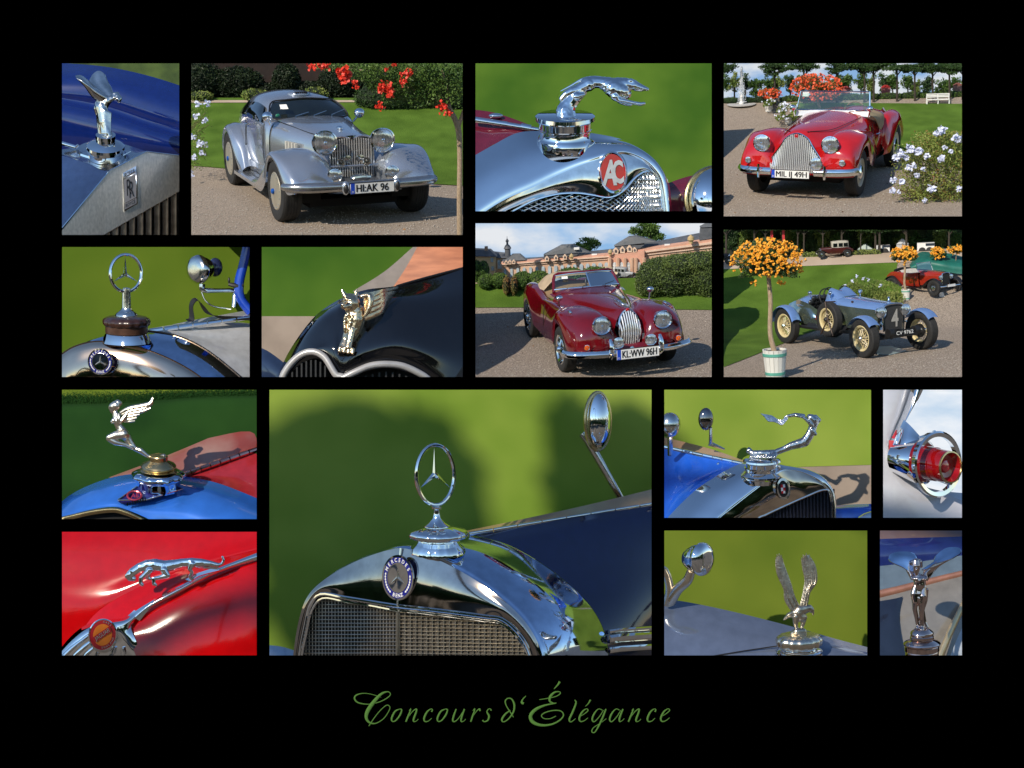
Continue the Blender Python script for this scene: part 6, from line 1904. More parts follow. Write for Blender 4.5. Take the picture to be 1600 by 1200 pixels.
# ------------------------------------------------------------------ burgundy convertible
def burgundy_convertible(st, yaw):
    t = st.car('convertible', 'burgundy open sports car with oval slatted grille and chrome bumper', yaw)
    P = mat('deep_burgundy_paint', (.125, .003, .007), .12, coat=1., var=.08)
    body(t, 'bonnet', [(-.50, [(.15, .36), (.185, .50), (.19, .65), (.15, .80), (.08, .91), (0, .935)]), (-.40, [(.20, .36), (.235, .48), (.235, .65), (.185, .82), (.10, .93), (0, .955)]), (-.1, [(.34, .36), (.36, .5), (.34, .68), (.26, .85), (.15, .94), (0, .965)]),
                       (.4, [(.50, .36), (.52, .55), (.47, .76), (.36, .90), (.20, .975), (0, .995)]), (.85, [(.58, .36), (.60, .58), (.56, .80), (.44, .93), (.25, .99), (0, 1.01)]), (1.2, [(.62, .36), (.65, .6), (.62, .84), (.50, .95), (.3, 1.0), (0, 1.02)])], P, 4, 5)
    for s in (-1, 1):
        fender(t, [(-.72, .52, .32, .62, .38, .38), (-.66, .72, .22, .74, .34, .34), (-.52, .85, .16, .80, .33, .33), (-.33, .91, .15, .84, .40, .36), (-.12, .93, .16, .85, .66, .5), (.05, .935, .2, .855, .715, .5), (.22, .925, .24, .85, .66, .5), (.40, .89, .28, .845, .36, .5), (.8, .855, .38, .82, .28, .5), (1.2, .83, .46, .79, .26, .5), (1.6, .80, .5, .76, .26, .5)], s, P)
        fender(t, [(1.5, .80, .48, .765, .26, .5), (1.85, .82, .46, .755, .27, .5), (2.2, .87, .42, .755, .30, .5), (2.4, .885, .42, .755, .48, .5), (2.6, .885, .40, .75, .60, .5), (2.85, .86, .38, .74, .46, .5), (3.1, .77, .34, .68, .34, .4), (3.4, .60, .25, .54, .36, .4), (3.55, .48, .18, .40, .4, .42)], s, P, name='rear_wing')
        wheel(t, s * .74, .05, .335, .18, s, 'wire', CHROME, CHROME)
        wheel(t, s * .66, 2.6, .335, .17, s, 'wire', CHROME, CHROME)
        b = MB(); b.box((s * .54, .08, .46), (.22, .62, .40)); b.obj('wheel_well', DARK, t)
        lamp(t, (s * .44, -.715, .79), .124, P, 2.0)
        b = MB(); b.lathe([(.128, -.02), (.138, .0), (.132, .03)], (s * .44, -.715, .79), (0, -1, 0), n=28, cap=False); b.obj('headlamp_ring', CHROME, t)
        b = MB(); b.grid([[(s * .18, -.60, .60), (s * .46, -.715, .60), (s * .76, -.60, .58)], [(s * .16, -.63, .46), (s * .46, -.735, .46), (s * .79, -.60, .46)], [(s * .16, -.60, .32), (s * .46, -.68, .32), (s * .77, -.55, .32)]], 4, 4); b.obj('valance', P, t, sharp=180)
        lamp(t, (s * .235, -.78, .53), .082, CHROME, .9, name='fog_lamp')
        lamp(t, (s * .66, -.72, .50), .04, CHROME, .6, name='indicator', lens=AMBER)
        b = MB(); b.ball((s * .70, -.12, .905), (.022, .06, .03), 12, 8); b.obj('side_lamp', CHROME, t, sharp=180)
        b = MB(); b.tube([(s * .70, .45, .87), (s * .71, .44, .95), (s * .71, .43, .99)], .012, 6); mi = b.obj('mirror_stalk', CHROME, t)
        b = MB(); b.ball((s * .71, .42, 1.03), (.055, .05, .055), 14, 10); b.obj('mirror', CHROME, mi, sharp=180)
        seam(t, [(s * .765, 1.16, .80), (s * .80, 1.17, .6), (s * .78, 1.2, .30)], .006, 'door_seam')
        b = MB(); b.tube([(s * .35, -.80, .33), (s * .355, -.855, .40), (s * .355, -.85, .52), (s * .355, -.80, .60)], [.026, .036, .034, .02], 10, sm=3); b.obj('overrider', CHROME, t)
    b = MB(); b.caps([(0, -.36, .985, .016), (0, -.24, 1.015, .024), (0, -.08, 1.015, .018), (0, .04, .995, .010)]); b.obj('mascot', CHROME, t, sharp=180)
    # grille
    loop = [(.155 * math.sin(a), -.55 - .06 * (1 - abs(math.cos(a))) + .04 * math.cos(a), .655 + .285 * math.cos(a)) for a in [2 * math.pi * k / 28 for k in range(28)]]
    b = MB(); b.poly([(x, y + .03, z) for x, y, z in loop]); b.obj('grille_recess', DARK, t)
    b = MB(); b.tube(loop, .016, 8, closed=True); b.obj('grille_frame', CHROME, t)
    for i in range(-4, 5):
        x = i * .033
        h = .275 * math.sqrt(max(0, 1 - (x / .155) ** 2))
        b = MB(); b.tube([(x, -.545, .655 + h), (x, -.63, .655 + h * .4), (x, -.655, .655 - h * .2), (x, -.60, .655 - h)], .0115, 6, sm=3); b.obj('slat', SLAT, t)
    b = MB(); b.ball((0, -.53, .945), (.03, .012, .026), 12, 6); b.obj('badge', mat('badge_red', (.45, .006, .008), .15, coat=.8), t)
    b = MB(); b.ball((0, -.68, .40), (.045, .02, .045), 12, 8); b.obj('club_badge', CHROME_OLD, t)
    # nose apron and bumper
    b = MB(); b.grid([[(-.70, -.56, .44), (-.35, -.64, .46), (0, -.62, .48), (.35, -.64, .46), (.70, -.56, .44)], [(-.70, -.62, .38), (-.35, -.70, .39), (0, -.70, .40), (.35, -.70, .39), (.70, -.62, .38)], [(-.66, -.56, .30), (-.35, -.62, .30), (0, -.62, .30), (.35, -.62, .30), (.66, -.56, .30)]], 4, 4); b.obj('front_apron', P, t, sharp=180)
    b = MB()
    b.grid([[(-.93, -.42, .44), (-.84, -.62, .44), (-.5, -.78, .445), (0, -.83, .445), (.5, -.78, .445), (.84, -.62, .44), (.93, -.42, .44)], [(-.95, -.43, .39), (-.86, -.65, .39), (-.5, -.82, .395), (0, -.87, .395), (.5, -.82, .395), (.86, -.65, .39), (.95, -.43, .39)], [(-.93, -.42, .34), (-.84, -.62, .34), (-.5, -.78, .345), (0, -.83, .345), (.5, -.78, .345), (.84, -.62, .34), (.93, -.42, .34)]], 5, 5, thick=(0, .025, 0))
    b.obj('bumper', CHROME, t, sharp=60)
    plate(t, (0, -.905, .395), .60, 'KL:WW 96H', .15)
    # split windscreen
    fl = [(-.56, 1.30, .985), (-.30, 1.17, 1.015), (0, 1.10, 1.03), (.30, 1.17, 1.015), (.56, 1.30, .985)]
    up = [(-.50, 1.46, 1.255), (-.28, 1.38, 1.295), (0, 1.32, 1.31), (.28, 1.38, 1.295), (.50, 1.46, 1.255)]
    for a, bb in ((0, 2), (2, 4)):
        b = MB(); b.grid([fl[a:bb + 1], up[a:bb + 1]], 4, 3); b.obj('windscreen', clear_glass('screen_green', (.80, .90, .86), .07), t)
    b = MB(); b.tube([(-.57, 1.30, .94), *up, (.57, 1.30, .94)], .028, 8, sm=3); fr = b.obj('screen_frame', P, t)
    b = MB(); b.tube([fl[2], up[2]], .014, 6); b.tube(fl, .012, 6, sm=3); b.tube([(x, y - .02, z - .01) for x, y, z in up], .010, 6, sm=3); b.obj('screen_trim', CHROME, fr)
    b = MB(); b.poly([(-.43, 1.30, 1.20), (-.33, 1.265, 1.205), (-.33, 1.29, 1.25), (-.42, 1.325, 1.245)]); b.obj('sticker', WHITE, t, smooth=False)
    for x in (-.14, .24):
        b = MB(); b.tube([(x, 1.09, 1.025), (x + .02, 1.12, 1.05), (x + .20, 1.20, 1.08)], .007, 5); b.obj('wiper', SATIN, t)
    b = MB(); b.grid([[(-.62, 1.15, .90), (-.3, 1.08, 1.0), (0, 1.05, 1.02), (.3, 1.08, 1.0), (.62, 1.15, .90)], [(-.64, 1.32, .92), (-.3, 1.25, 1.01), (0, 1.22, 1.02), (.3, 1.25, 1.01), (.64, 1.32, .92)]], 4, 3); b.obj('scuttle', P, t, sharp=180)
    # cockpit and folded hood
    tan = mat('hood_cloth', (.42, .32, .21), .8, var=.15, bump=.3)
    b = MB(); b.grid([[(-.55, 1.35, .82), (0, 1.35, .84), (.55, 1.35, .82)], [(-.55, 1.9, .80), (0, 1.9, .82), (.55, 1.9, .80)], [(-.5, 2.2, .92), (0, 2.2, .95), (.5, 2.2, .92)]], 4, 4); b.obj('cockpit', mat('tan_leather', (.30, .20, .11), .5), t)
    b = MB(); b.grid([[(-.56, 2.0, .86), (-.3, 2.0, 1.05), (0, 2.0, 1.08), (.3, 2.0, 1.05), (.56, 2.0, .86)], [(-.60, 2.25, .86), (-.3, 2.25, 1.10), (0, 2.25, 1.13), (.3, 2.25, 1.10), (.60, 2.25, .86)], [(-.58, 2.5, .84), (-.3, 2.5, 1.04), (0, 2.5, 1.07), (.3, 2.5, 1.04), (.58, 2.5, .84)]], 5, 5); b.obj('folded_hood', tan, t, sharp=180)
    b = MB(); b.grid([[(-.5, 2.4, .84), (0, 2.4, .95), (.5, 2.4, .84)], [(-.38, 3.0, .78), (0, 3.0, .86), (.38, 3.0, .78)], [(-.2, 3.5, .52), (0, 3.5, .58), (.2, 3.5, .52)]], 4, 4); b.obj('rear_deck', P, t, sharp=180)
    b = MB(); b.tube([(.27 + .17 * math.cos(a), 1.62 + .05 * math.sin(a), 1.0 + .15 * math.sin(a)) for a in [k * .314 for k in range(20)]], .012, 6, closed=True); b.obj('steering_wheel', SATIN, t)
    b = MB(); b.box((0, 1.5, .24), (1.1, 3.2, .1)); b.obj('chassis', DARK, t)
    return reshape(t, lambda x, y, z: (x * (1.05 - .085 * max(y, 0)), y * .97 if y > 0 else y, z if z < 1.0 else 1.0 + (z - 1.0) * .72))

# ------------------------------------------------------------------ open racing tourer
def racing_tourer(st, yaw):
    t = st.car('racing_car', 'polished open racing car with cream wire wheels and side-mounted spare', yaw)
    AL = mat('sky_tint_aluminium', (.27, .45, .82), .18, .6, var=.05, coat=.8)  # silver metal tinted blue to stand for the reflected sky
    GR = mat('grass_tint_metal', (.24, .31, .27), .14, .8, coat=.8)  # bare polished metal; reflected grass put into the colour as green
    CR = mat('cream_wire', (.62, .52, .28), .35)
    body(t, 'bonnet', [(.02, [(.24, .50), (.25, .70), (.24, .88), (.16, .975), (0, .99)]), (.12, [(.245, .48), (.26, .70), (.25, .89), (.17, .985), (0, 1.0)]), (.7, [(.30, .46), (.32, .70), (.31, .90), (.20, 1.0), (0, 1.02)]), (1.35, [(.36, .44), (.385, .70), (.375, .92), (.25, 1.03), (0, 1.05)])], AL, 4, 4)
    for s in (-1, 1):
        b = MB(); b.grid([[(s * .262, .06, .50), (s * .278, .06, .70), (s * .262, .06, .88)], [(s * .318, .7, .47), (s * .335, .7, .70), (s * .322, .7, .89)], [(s * .38, 1.35, .45), (s * .40, 1.35, .70), (s * .388, 1.35, .91)]], 4, 4)
        b.obj('bonnet_side', GR, t, sharp=180)
        b = MB(); b.grid([[(s * .37, 1.35, .42), (s * .40, 1.35, .70), (s * .37, 1.35, .93)], [(s * .42, 1.8, .42), (s * .44, 1.8, .6), (s * .42, 1.8, .76)], [(s * .42, 2.2, .42), (s * .44, 2.2, .65), (s * .40, 2.2, .86)], [(s * .36, 2.7, .44), (s * .38, 2.7, .68), (s * .32, 2.7, .9)], [(s * .18, 3.3, .52), (s * .18, 3.3, .64), (s * .12, 3.3, .76)]], 4, 5)
        b.obj('body_side', MATS['grass_tint_metal'], t, sharp=180)
        wheel(t, s * .69, 0, .385, .19, s, 'wire', CR, CHROME, steer=.0)
        wheel(t, s * .66, 2.7, .385, .19, s, 'wire', CR, CHROME)
        for y0, a0, a1 in ((0, 40, 150), (2.7, 20, 175)):
            rows = []
            for k in range(7):
                a = math.radians(a0 + (a1 - a0) * k / 6)
                rr = .44
                c = (y0 + rr * math.cos(math.pi - a) * 1., .385 + rr * math.sin(a))
                rows.append([(s * .57, c[0], c[1] - .03), (s * .62, c[0], c[1]), (s * .70, c[0], c[1] + .012), (s * .78, c[0], c[1]), (s * .82, c[0], c[1] - .03)])
            b = MB(); b.grid(rows, 3, 4); b.obj('cycle_wing', AL, t, sharp=180)
        lamp(t, (s * .29, -.02, .84), .115, CHROME, 1.2)
        b = MB(); b.tube([(s * .29, .08, .45), (s * .29, .06, .74)], .02, 8); b.tube([(s * .29, .08, .58), (s * .29, -.04, .62)], .016, 8); b.obj('lamp_post', CHROME_OLD, t)
        b = MB(); b.tube([(s * .30, -.34, .38), (s * .30, .3, .42), (s * .36, 1.5, .40), (s * .36, 3.0, .46)], .035, 6, sm=2); b.obj('chassis_rail', SATIN, t)
        b = MB(); b.lathe([(.03, -.05), (.09, -.05), (.09, .06), (.03, .06)], (s * .30, -.28, .46), (1, 0, 0), n=16); b.obj('shock_absorber', SATIN, t)
        b = MB(); b.tube([(s * .62, .0, .40), (s * .3, -.06, .36), (0, -.06, .34)], .028, 8); b.obj('axle', SATIN, t)
        b = MB(); b.box((s * .275, .9, .95), (.02, .05, .12)); b.obj('bonnet_strap', mat('brown_leather', (.05, .025, .015), .5), t)
    b = MB(); b.grid([[(-.215, .0, .94), (0, -.0, .965), (.215, .0, .94)], [(-.235, -.004, .72), (0, -.004, .72), (.235, -.004, .72)], [(-.22, .0, .47), (0, .0, .47), (.22, .0, .47)]], 3, 3); rd = b.obj('radiator_core', mat('stone_guard', (.035, .035, .035), .6, var=.4, vscale=60), t)
    b = MB(); b.tube([(-.23, -.01, .46), (-.25, -.01, .72), (-.235, -.01, .92), (-.15, -.01, .98), (0, -.01, .99), (.15, -.01, .98), (.235, -.01, .92), (.25, -.01, .72), (.23, -.01, .46)], .022, 8, sm=2); b.obj('radiator_shell', CHROME, rd)
    b = MB(); text(b, '4', (.04, -.012, .54), (.34, 0, 0), (0, 0, .48), bold=.02); b.obj('race_number', mat('grey_print', (.42, .40, .36), .6), rd, smooth=False)
    b = MB(); b.lathe([(.035, -.02), (.04, .03), (.02, .05), (.012, .09), (.03, .11), (.001, .13)], (0, .12, 1.0), (0, 0, 1), n=14); b.obj('radiator_cap', CHROME, t)
    b = MB(); b.box((-.02, -.36, .46), (.46, .012, .12)); pl = b.obj('number_plate', INK, t, smooth=False)
    b = MB(); text(b, 'CV 9762', (-.02, -.368, .425), (1, 0, 0), (0, 0, .10), w=.40, bold=.01); b.obj('plate_lettering', PLATE, pl, smooth=False)
    b = MB(); b.tube([(-.62, -.1, .33), (-.3, -.2, .36), (.3, -.2, .36), (.62, -.1, .33)], .02, 8); b.tube([(-.3, -.33, .40), (.3, -.33, .40)], .03, 8); b.obj('tie_rod', SATIN, t)
    # scuttle hump, cockpit, quilted seat, tail
    b = MB(); b.grid([[(-.37, 1.32, .90), (-.2, 1.32, 1.04), (0, 1.32, 1.06), (.2, 1.32, 1.04), (.37, 1.32, .90)], [(-.38, 1.55, .88), (-.22, 1.55, 1.16), (0, 1.55, 1.14), (.22, 1.55, 1.16), (.38, 1.55, .88)], [(-.39, 1.72, .84), (-.22, 1.70, 1.20), (0, 1.70, 1.15), (.22, 1.70, 1.20), (.39, 1.72, .84)]], 5, 5); b.obj('scuttle', AL, t, sharp=180)
    for x in (-.2, .2):
        b = MB(); b.tube([(x + .16 * math.cos(a), 1.74 + .03 * math.sin(a), 1.02 + .2 * math.sin(a)) for a in [math.pi * k / 10 for k in range(11)]], .014, 6); b.obj('aero_rim', SATIN, t)
    b = MB(); b.tube([(-.17 + .19 * math.cos(a), 1.88 + .07 * math.sin(a), 1.0 + .18 * math.sin(a)) for a in [k * .314 for k in range(20)]], .014, 6, closed=True); b.obj('steering_wheel', SATIN, t)
    q = mat('quilted_leather', (.020, .022, .024), .22, var=.2, coat=.4)
    b = MB()
    for i in range(6):
        for j in range(4):
            b.ball((-.34 + .135 * i + (.067 if j % 2 else 0), 2.26 - .03 * j, .72 + .085 * j), (.085, .05, .065), 10, 7)
    bb = blob(b, .014, 2); bb.obj('seat', q, t, sharp=180)
    b = MB(); b.grid([[(-.41, 2.25, .80), (-.2, 2.25, .98), (0, 2.25, 1.0), (.2, 2.25, .98), (.41, 2.25, .80)], [(-.36, 2.7, .8), (-.2, 2.7, .94), (0, 2.7, .98), (.2, 2.7, .94), (.36, 2.7, .8)], [(-.15, 3.3, .66), (-.08, 3.3, .74), (0, 3.3, .78), (.08, 3.3, .74), (.15, 3.3, .66)]], 4, 4); b.obj('tail', AL, t, sharp=180)
    b = MB(); b.box((0, 1.9, .42), (.76, 1.3, .08)); b.obj('floor', DARK, t)
    for x, y, z in ((-.37, 1.5, 1.14), (.3, 1.36, 1.12), (-.3, 2.3, 1.08)):
        b = MB(); b.ball((x, y, z), (.045, .05, .045), 12, 8); b.tube([(x, y, z - .1), (x, y, z)], .012, 6); b.obj('mirror', CHROME, t)
    # spare wheel with strap, plate on the side
    wheel(t, -.565, 1.30, .36, .18, -1, 'wire', CR, SATIN).location.z = .27
    b = MB(); b.tube([(-.66, 1.30, 1.0), (-.67, 1.22, .7), (-.67, 1.2, .62)], .014, 6); b.tube([(-.67, 1.2, .62), (-.66, 1.06, .32)], .014, 6); b.tube([(-.67, 1.22, .64), (-.66, 1.48, .31)], .014, 6); b.tube([(-.66, 1.30, 1.0), (-.4, 1.30, .98)], .014, 6)
    b.obj('spare_strap', BROWNLEATHER, t)
    b = MB(); b.lathe([(.06, 0), (.06, .01), (.001, .012)], (-.445, 1.86, .60), (-1, 0, 0), n=20, cap=False); rb = b.obj('race_roundel', mat('roundel_red', (.40, .02, .02), .4), t)
    b = MB(); text(b, '44', (-.459, 1.86, .575), (0, -.07, 0), (0, 0, .07), bold=.02); b.obj('roundel_number', PLATE, rb, smooth=False)
    b = MB(); b.grid([[(-.50, .9, .40), (-.50, 2.2, .40)], [(-.40, .9, .50), (-.40, 2.2, .50)]], 3, 3); b.obj('exhaust_guard', SATIN, t)
    b = MB(); b.tube([(-.42, .5, .42), (-.50, .9, .40), (-.52, 2.2, .38), (-.5, 3.1, .40)], .035, 8, sm=2); b.obj('exhaust', SATIN, t)
    return reshape(t, lambda x, y, z: (x * (1.03 - .04 * y), y, z))

# ------------------------------------------------------------------ small tourers further off
def small_tourer(st, name, label, yaw, loc, k, paint, hood=None, roof=False, group=None):
    t = st.car(name, label, yaw, loc=loc, k=k)
    body(t, 'bonnet', [(-.05, [(.24, .45), (.25, .7), (.24, .9), (.15, .99), (0, 1.0)]), (.5, [(.32, .44), (.34, .7), (.33, .92), (.22, 1.02), (0, 1.04)]), (1.05, [(.42, .42), (.46, .7), (.45, .94), (.3, 1.04), (0, 1.06)])], paint, 3, 3)
    body(t, 'tub', [(1.05, [(.46, .36), (.52, .6), (.52, .98), (.46, 1.0)] + [(0, 1.0)]), (1.6, [(.5, .36), (.57, .6), (.57, .92), (.5, .94), (0, .7)]), (2.3, [(.5, .36), (.56, .6), (.56, .94), (.5, .96), (0, .75)]), (2.8, [(.44, .4), (.5, .62), (.48, .92), (.4, .95), (0, .96)]), (3.25, [(.3, .5), (.36, .6), (.34, .7), (.28, .74), (0, .76)])], paint, 3, 3)
    for s in (-1, 1):
        wheel(t, s * .66, 0, .36, .14, s, 'steel', SATIN, CHROME_OLD)
        wheel(t, s * .64, 2.6, .36, .14, s, 'steel', SATIN, CHROME_OLD)
        fender(t, [(-.42, .50, .52, .72, .46, .46), (-.25, .70, .5, .75, .66, .6), (0, .80, .5, .76, .755, .6), (.3, .72, .5, .76, .67, .55), (.6, .5, .5, .75, .44, .42), (.95, .34, .48, .72, .30, .3), (1.9, .33, .48, .72, .29, .29)], s, SATIN)
        fender(t, [(2.0, .36, .5, .72, .30, .3), (2.2, .58, .5, .74, .52, .5), (2.45, .78, .48, .75, .73, .6), (2.65, .80, .48, .75, .75, .6), (2.9, .70, .48, .74, .64, .5), (3.1, .48, .48, .7, .42, .4)], s, SATIN, name='rear_wing')
        lamp(t, (s * .32, -.1, .80), .105, CHROME, 1.2)
        seam(t, [(s * .545, 1.25, .92), (s * .58, 1.25, .6), (s * .55, 1.25, .4)], .008, 'door_seam')
    b = MB(); b.grid([[(-.21, -.07, .95), (.21, -.07, .95)], [(-.21, -.07, .48), (.21, -.07, .48)]], 2, 2); b.obj('radiator_core', SATIN, t)
    b = MB(); b.tube([(-.23, -.08, .46), (-.24, -.08, .9), (-.14, -.08, .98), (.14, -.08, .98), (.24, -.08, .9), (.23, -.08, .46)], .025, 6, sm=2); b.obj('radiator_shell', CHROME, t)
    b = MB(); b.tube([(-.7, -.32, .42), (0, -.38, .42), (.7, -.32, .42)], .03, 6); b.obj('bumper', CHROME, t)
    b = MB(); b.box((0, -.42, .44), (.46, .012, .11)); b.obj('number_plate', PLATE, t)
    if roof:
        body(t, 'roof', [(1.1, [(.5, .98), (.52, 1.2), (.5, 1.5), (.4, 1.58), (0, 1.6)]), (1.9, [(.53, .94), (.54, 1.2), (.52, 1.55), (.42, 1.64), (0, 1.66)]), (2.75, [(.48, .94), (.49, 1.2), (.47, 1.5), (.38, 1.6), (0, 1.62)])], hood, 3, 3, caps=True)
        for s in (-1, 1):
            for y0 in (1.2, 1.75, 2.25):
                b = MB(); b.poly([(s * .555, y0, 1.05), (s * .555, y0 + .42, 1.05), (s * .545, y0 + .42, 1.42), (s * .545, y0, 1.42)]); b.obj('side_window', DARKGLASS, t, smooth=False)
    else:
        b = MB(); b.poly([(-.46, 1.12, 1.02), (.46, 1.12, 1.02), (.44, 1.26, 1.40), (-.44, 1.26, 1.40)]); ws = b.obj('windscreen', clear_glass('screen_pale', (.95, .97, .97), .35), t, smooth=False)
        b = MB(); b.tube([(-.46, 1.12, 1.02), (-.44, 1.26, 1.40), (.44, 1.26, 1.40), (.46, 1.12, 1.02)], .014, 6); b.obj('screen_frame', CHROME, ws)
        b = MB(); b.grid([[(-.5, 1.5, .88), (0, 1.5, .9), (.5, 1.5, .88)], [(-.5, 2.0, .9), (0, 2.0, .92), (.5, 2.0, .9)], [(-.5, 2.2, 1.05), (0, 2.2, 1.08), (.5, 2.2, 1.05)]], 3, 3); b.obj('seat', mat('pale_cloth', (.55, .52, .46), .8), t, sharp=180)
        b = MB(); b.tube([(-.52, 2.5, 1.02), (0, 2.55, 1.08), (.52, 2.5, 1.02)], .07, 8, sm=2); b.obj('folded_hood', SATIN, t)
    return t

def blossom(m, p, r, n=5, rnd=RND):
    """an open flower of n petals facing anywhere up or out."""
    d = Vector((rnd.gauss(0, .6), rnd.gauss(-.6, .5), rnd.gauss(.4, .6))).normalized()
    u = d.orthogonal().normalized(); v = d.cross(u)
    p = Vector(p)
    for k in range(n):
        a = 2 * math.pi * k / n + rnd.random() * .3
        e = u * math.cos(a) + v * math.sin(a)
        f = u * -math.sin(a) + v * math.cos(a)
        m.add([p, p + e * r * .6 + f * r * .45 + d * r * .1, p + e * r + d * r * .05, p + e * r * .6 - f * r * .45 + d * r * .1], [(0, 1, 2, 3)])

def flower_cluster(st, t, p, r, n, material, rnd, name='flower_head'):
    m = MB(st.T)
    for i in range(n):
        q = Vector((rnd.gauss(0, 1), rnd.gauss(0, 1), rnd.gauss(0, 1))).normalized() * r * rnd.uniform(.4, 1)
        blossom(m, Vector(p) + q, r * (.55 if n < 12 else .40), 5, rnd)
    m.obj(name, material, t, smooth=False)

def crown_tree(st, rnd, x, yb, yc, rx, ry, d, n, ls, lf, lb, gr, tr, nm):
    b = st.on(x, d); c = st.at_depth(x, yc, d); k = (st.at_depth(x + 100, yc, d) - c).x / 100
    b.z = min(b.z, st.at_depth(x, yb, d).z)
    t = thing(nm, lb, 'tree', loc=st.T(b), group=gr)
    m = MB(st.T); m.tube([b, b.lerp(c, .5) + V(rnd.uniform(-.01, .01), 0, 0), c], [tr, tr * .8, tr * .6], 7, sm=2); w = m.obj('trunk', DARKBARK, t)
    m = MB(st.T)
    for i in range(3):
        a = rnd.uniform(0, 6.28)
        m.tube([b.lerp(c, .75), c + V(math.cos(a) * rx * k * .5, math.sin(a) * .1, ry * k * .2)], [tr * .5, tr * .2], 5)
    m.obj('limbs', DARKBARK, w, kind='stuff')
    m = MB(st.T); leaves(m, crown_points(c, (rx * k, .22, ry * k), n, rnd, 24, .15), ls, rnd); m.obj('crown', lf, t, smooth=False, kind='stuff')

def hedge(st, name, label, boxes, n, lsize, leafm, rnd, core, group=None, cat='hedge'):
    """boxes: list of (centre, half-size) ellipsoids; leaves over a dark core."""
    t = thing(name, label, cat, loc=st.T(boxes[0][0]), group=group)
    m = MB(st.T)
    for c, h in boxes:
        m.ball(c, (h[0] * .93, h[1] * .93, h[2] * .93), 18, 12)
    m.obj('inner_twigs', core, t)
    m = MB(st.T)
    tot = sum(h[0] * h[2] for c, h in boxes)
    for c, h in boxes:
        c = Vector(c)
        q = []
        for i in range(int(n * h[0] * h[2] / tot)):
            d = Vector((rnd.gauss(0, 1), -abs(rnd.gauss(0, 1)), rnd.gauss(0, 1))).normalized() * rnd.uniform(.9, 1.06)
            q.append(c + Vector((d.x * h[0], d.y * h[1], d.z * h[2])))
        leaves(m, q, lsize, rnd)
    m.obj('foliage', leafm, t, smooth=False, kind='stuff')
    return t

PEBBLE = mat('pebble', (.30, .26, .22), .9, col2=(.55, .50, .44), vscale=40)
FALLEN = mat('fallen_leaf', (.16, .075, .03), .8, col2=(.30, .16, .06), vscale=20)
def litter(st, rnd, box, n, nl, ok=None):
    """loose pebbles and a few dry leaves on the gravel."""
    for nm, k, mt_, size in (('pebbles', n, PEBBLE, .011), ('fallen_leaves', nl, FALLEN, .030)):
        q = []
        while len(q) < k:
            p = st.g(rnd.uniform(box[0], box[2]), box[1] + (box[3] - box[1]) * rnd.random() ** .8)
            if ok and not ok(p):
                continue
            q.append(p + V(0, 0, .008))
        m = MB(st.T)
        if nm == 'pebbles':
            for p in q:
                r = size * rnd.uniform(.4, 1.1)
                m.ball(p, (r, r * rnd.uniform(.6, 1), r * .6), 5, 3)
        else:
            dots(m, q, size * .6, (0, 0, 1), rnd, .4)
        m.obj(nm, mt_, kind='stuff', smooth=False)

CORE = mat('foliage_core', (.010, .020, .006), .95, var=.3)

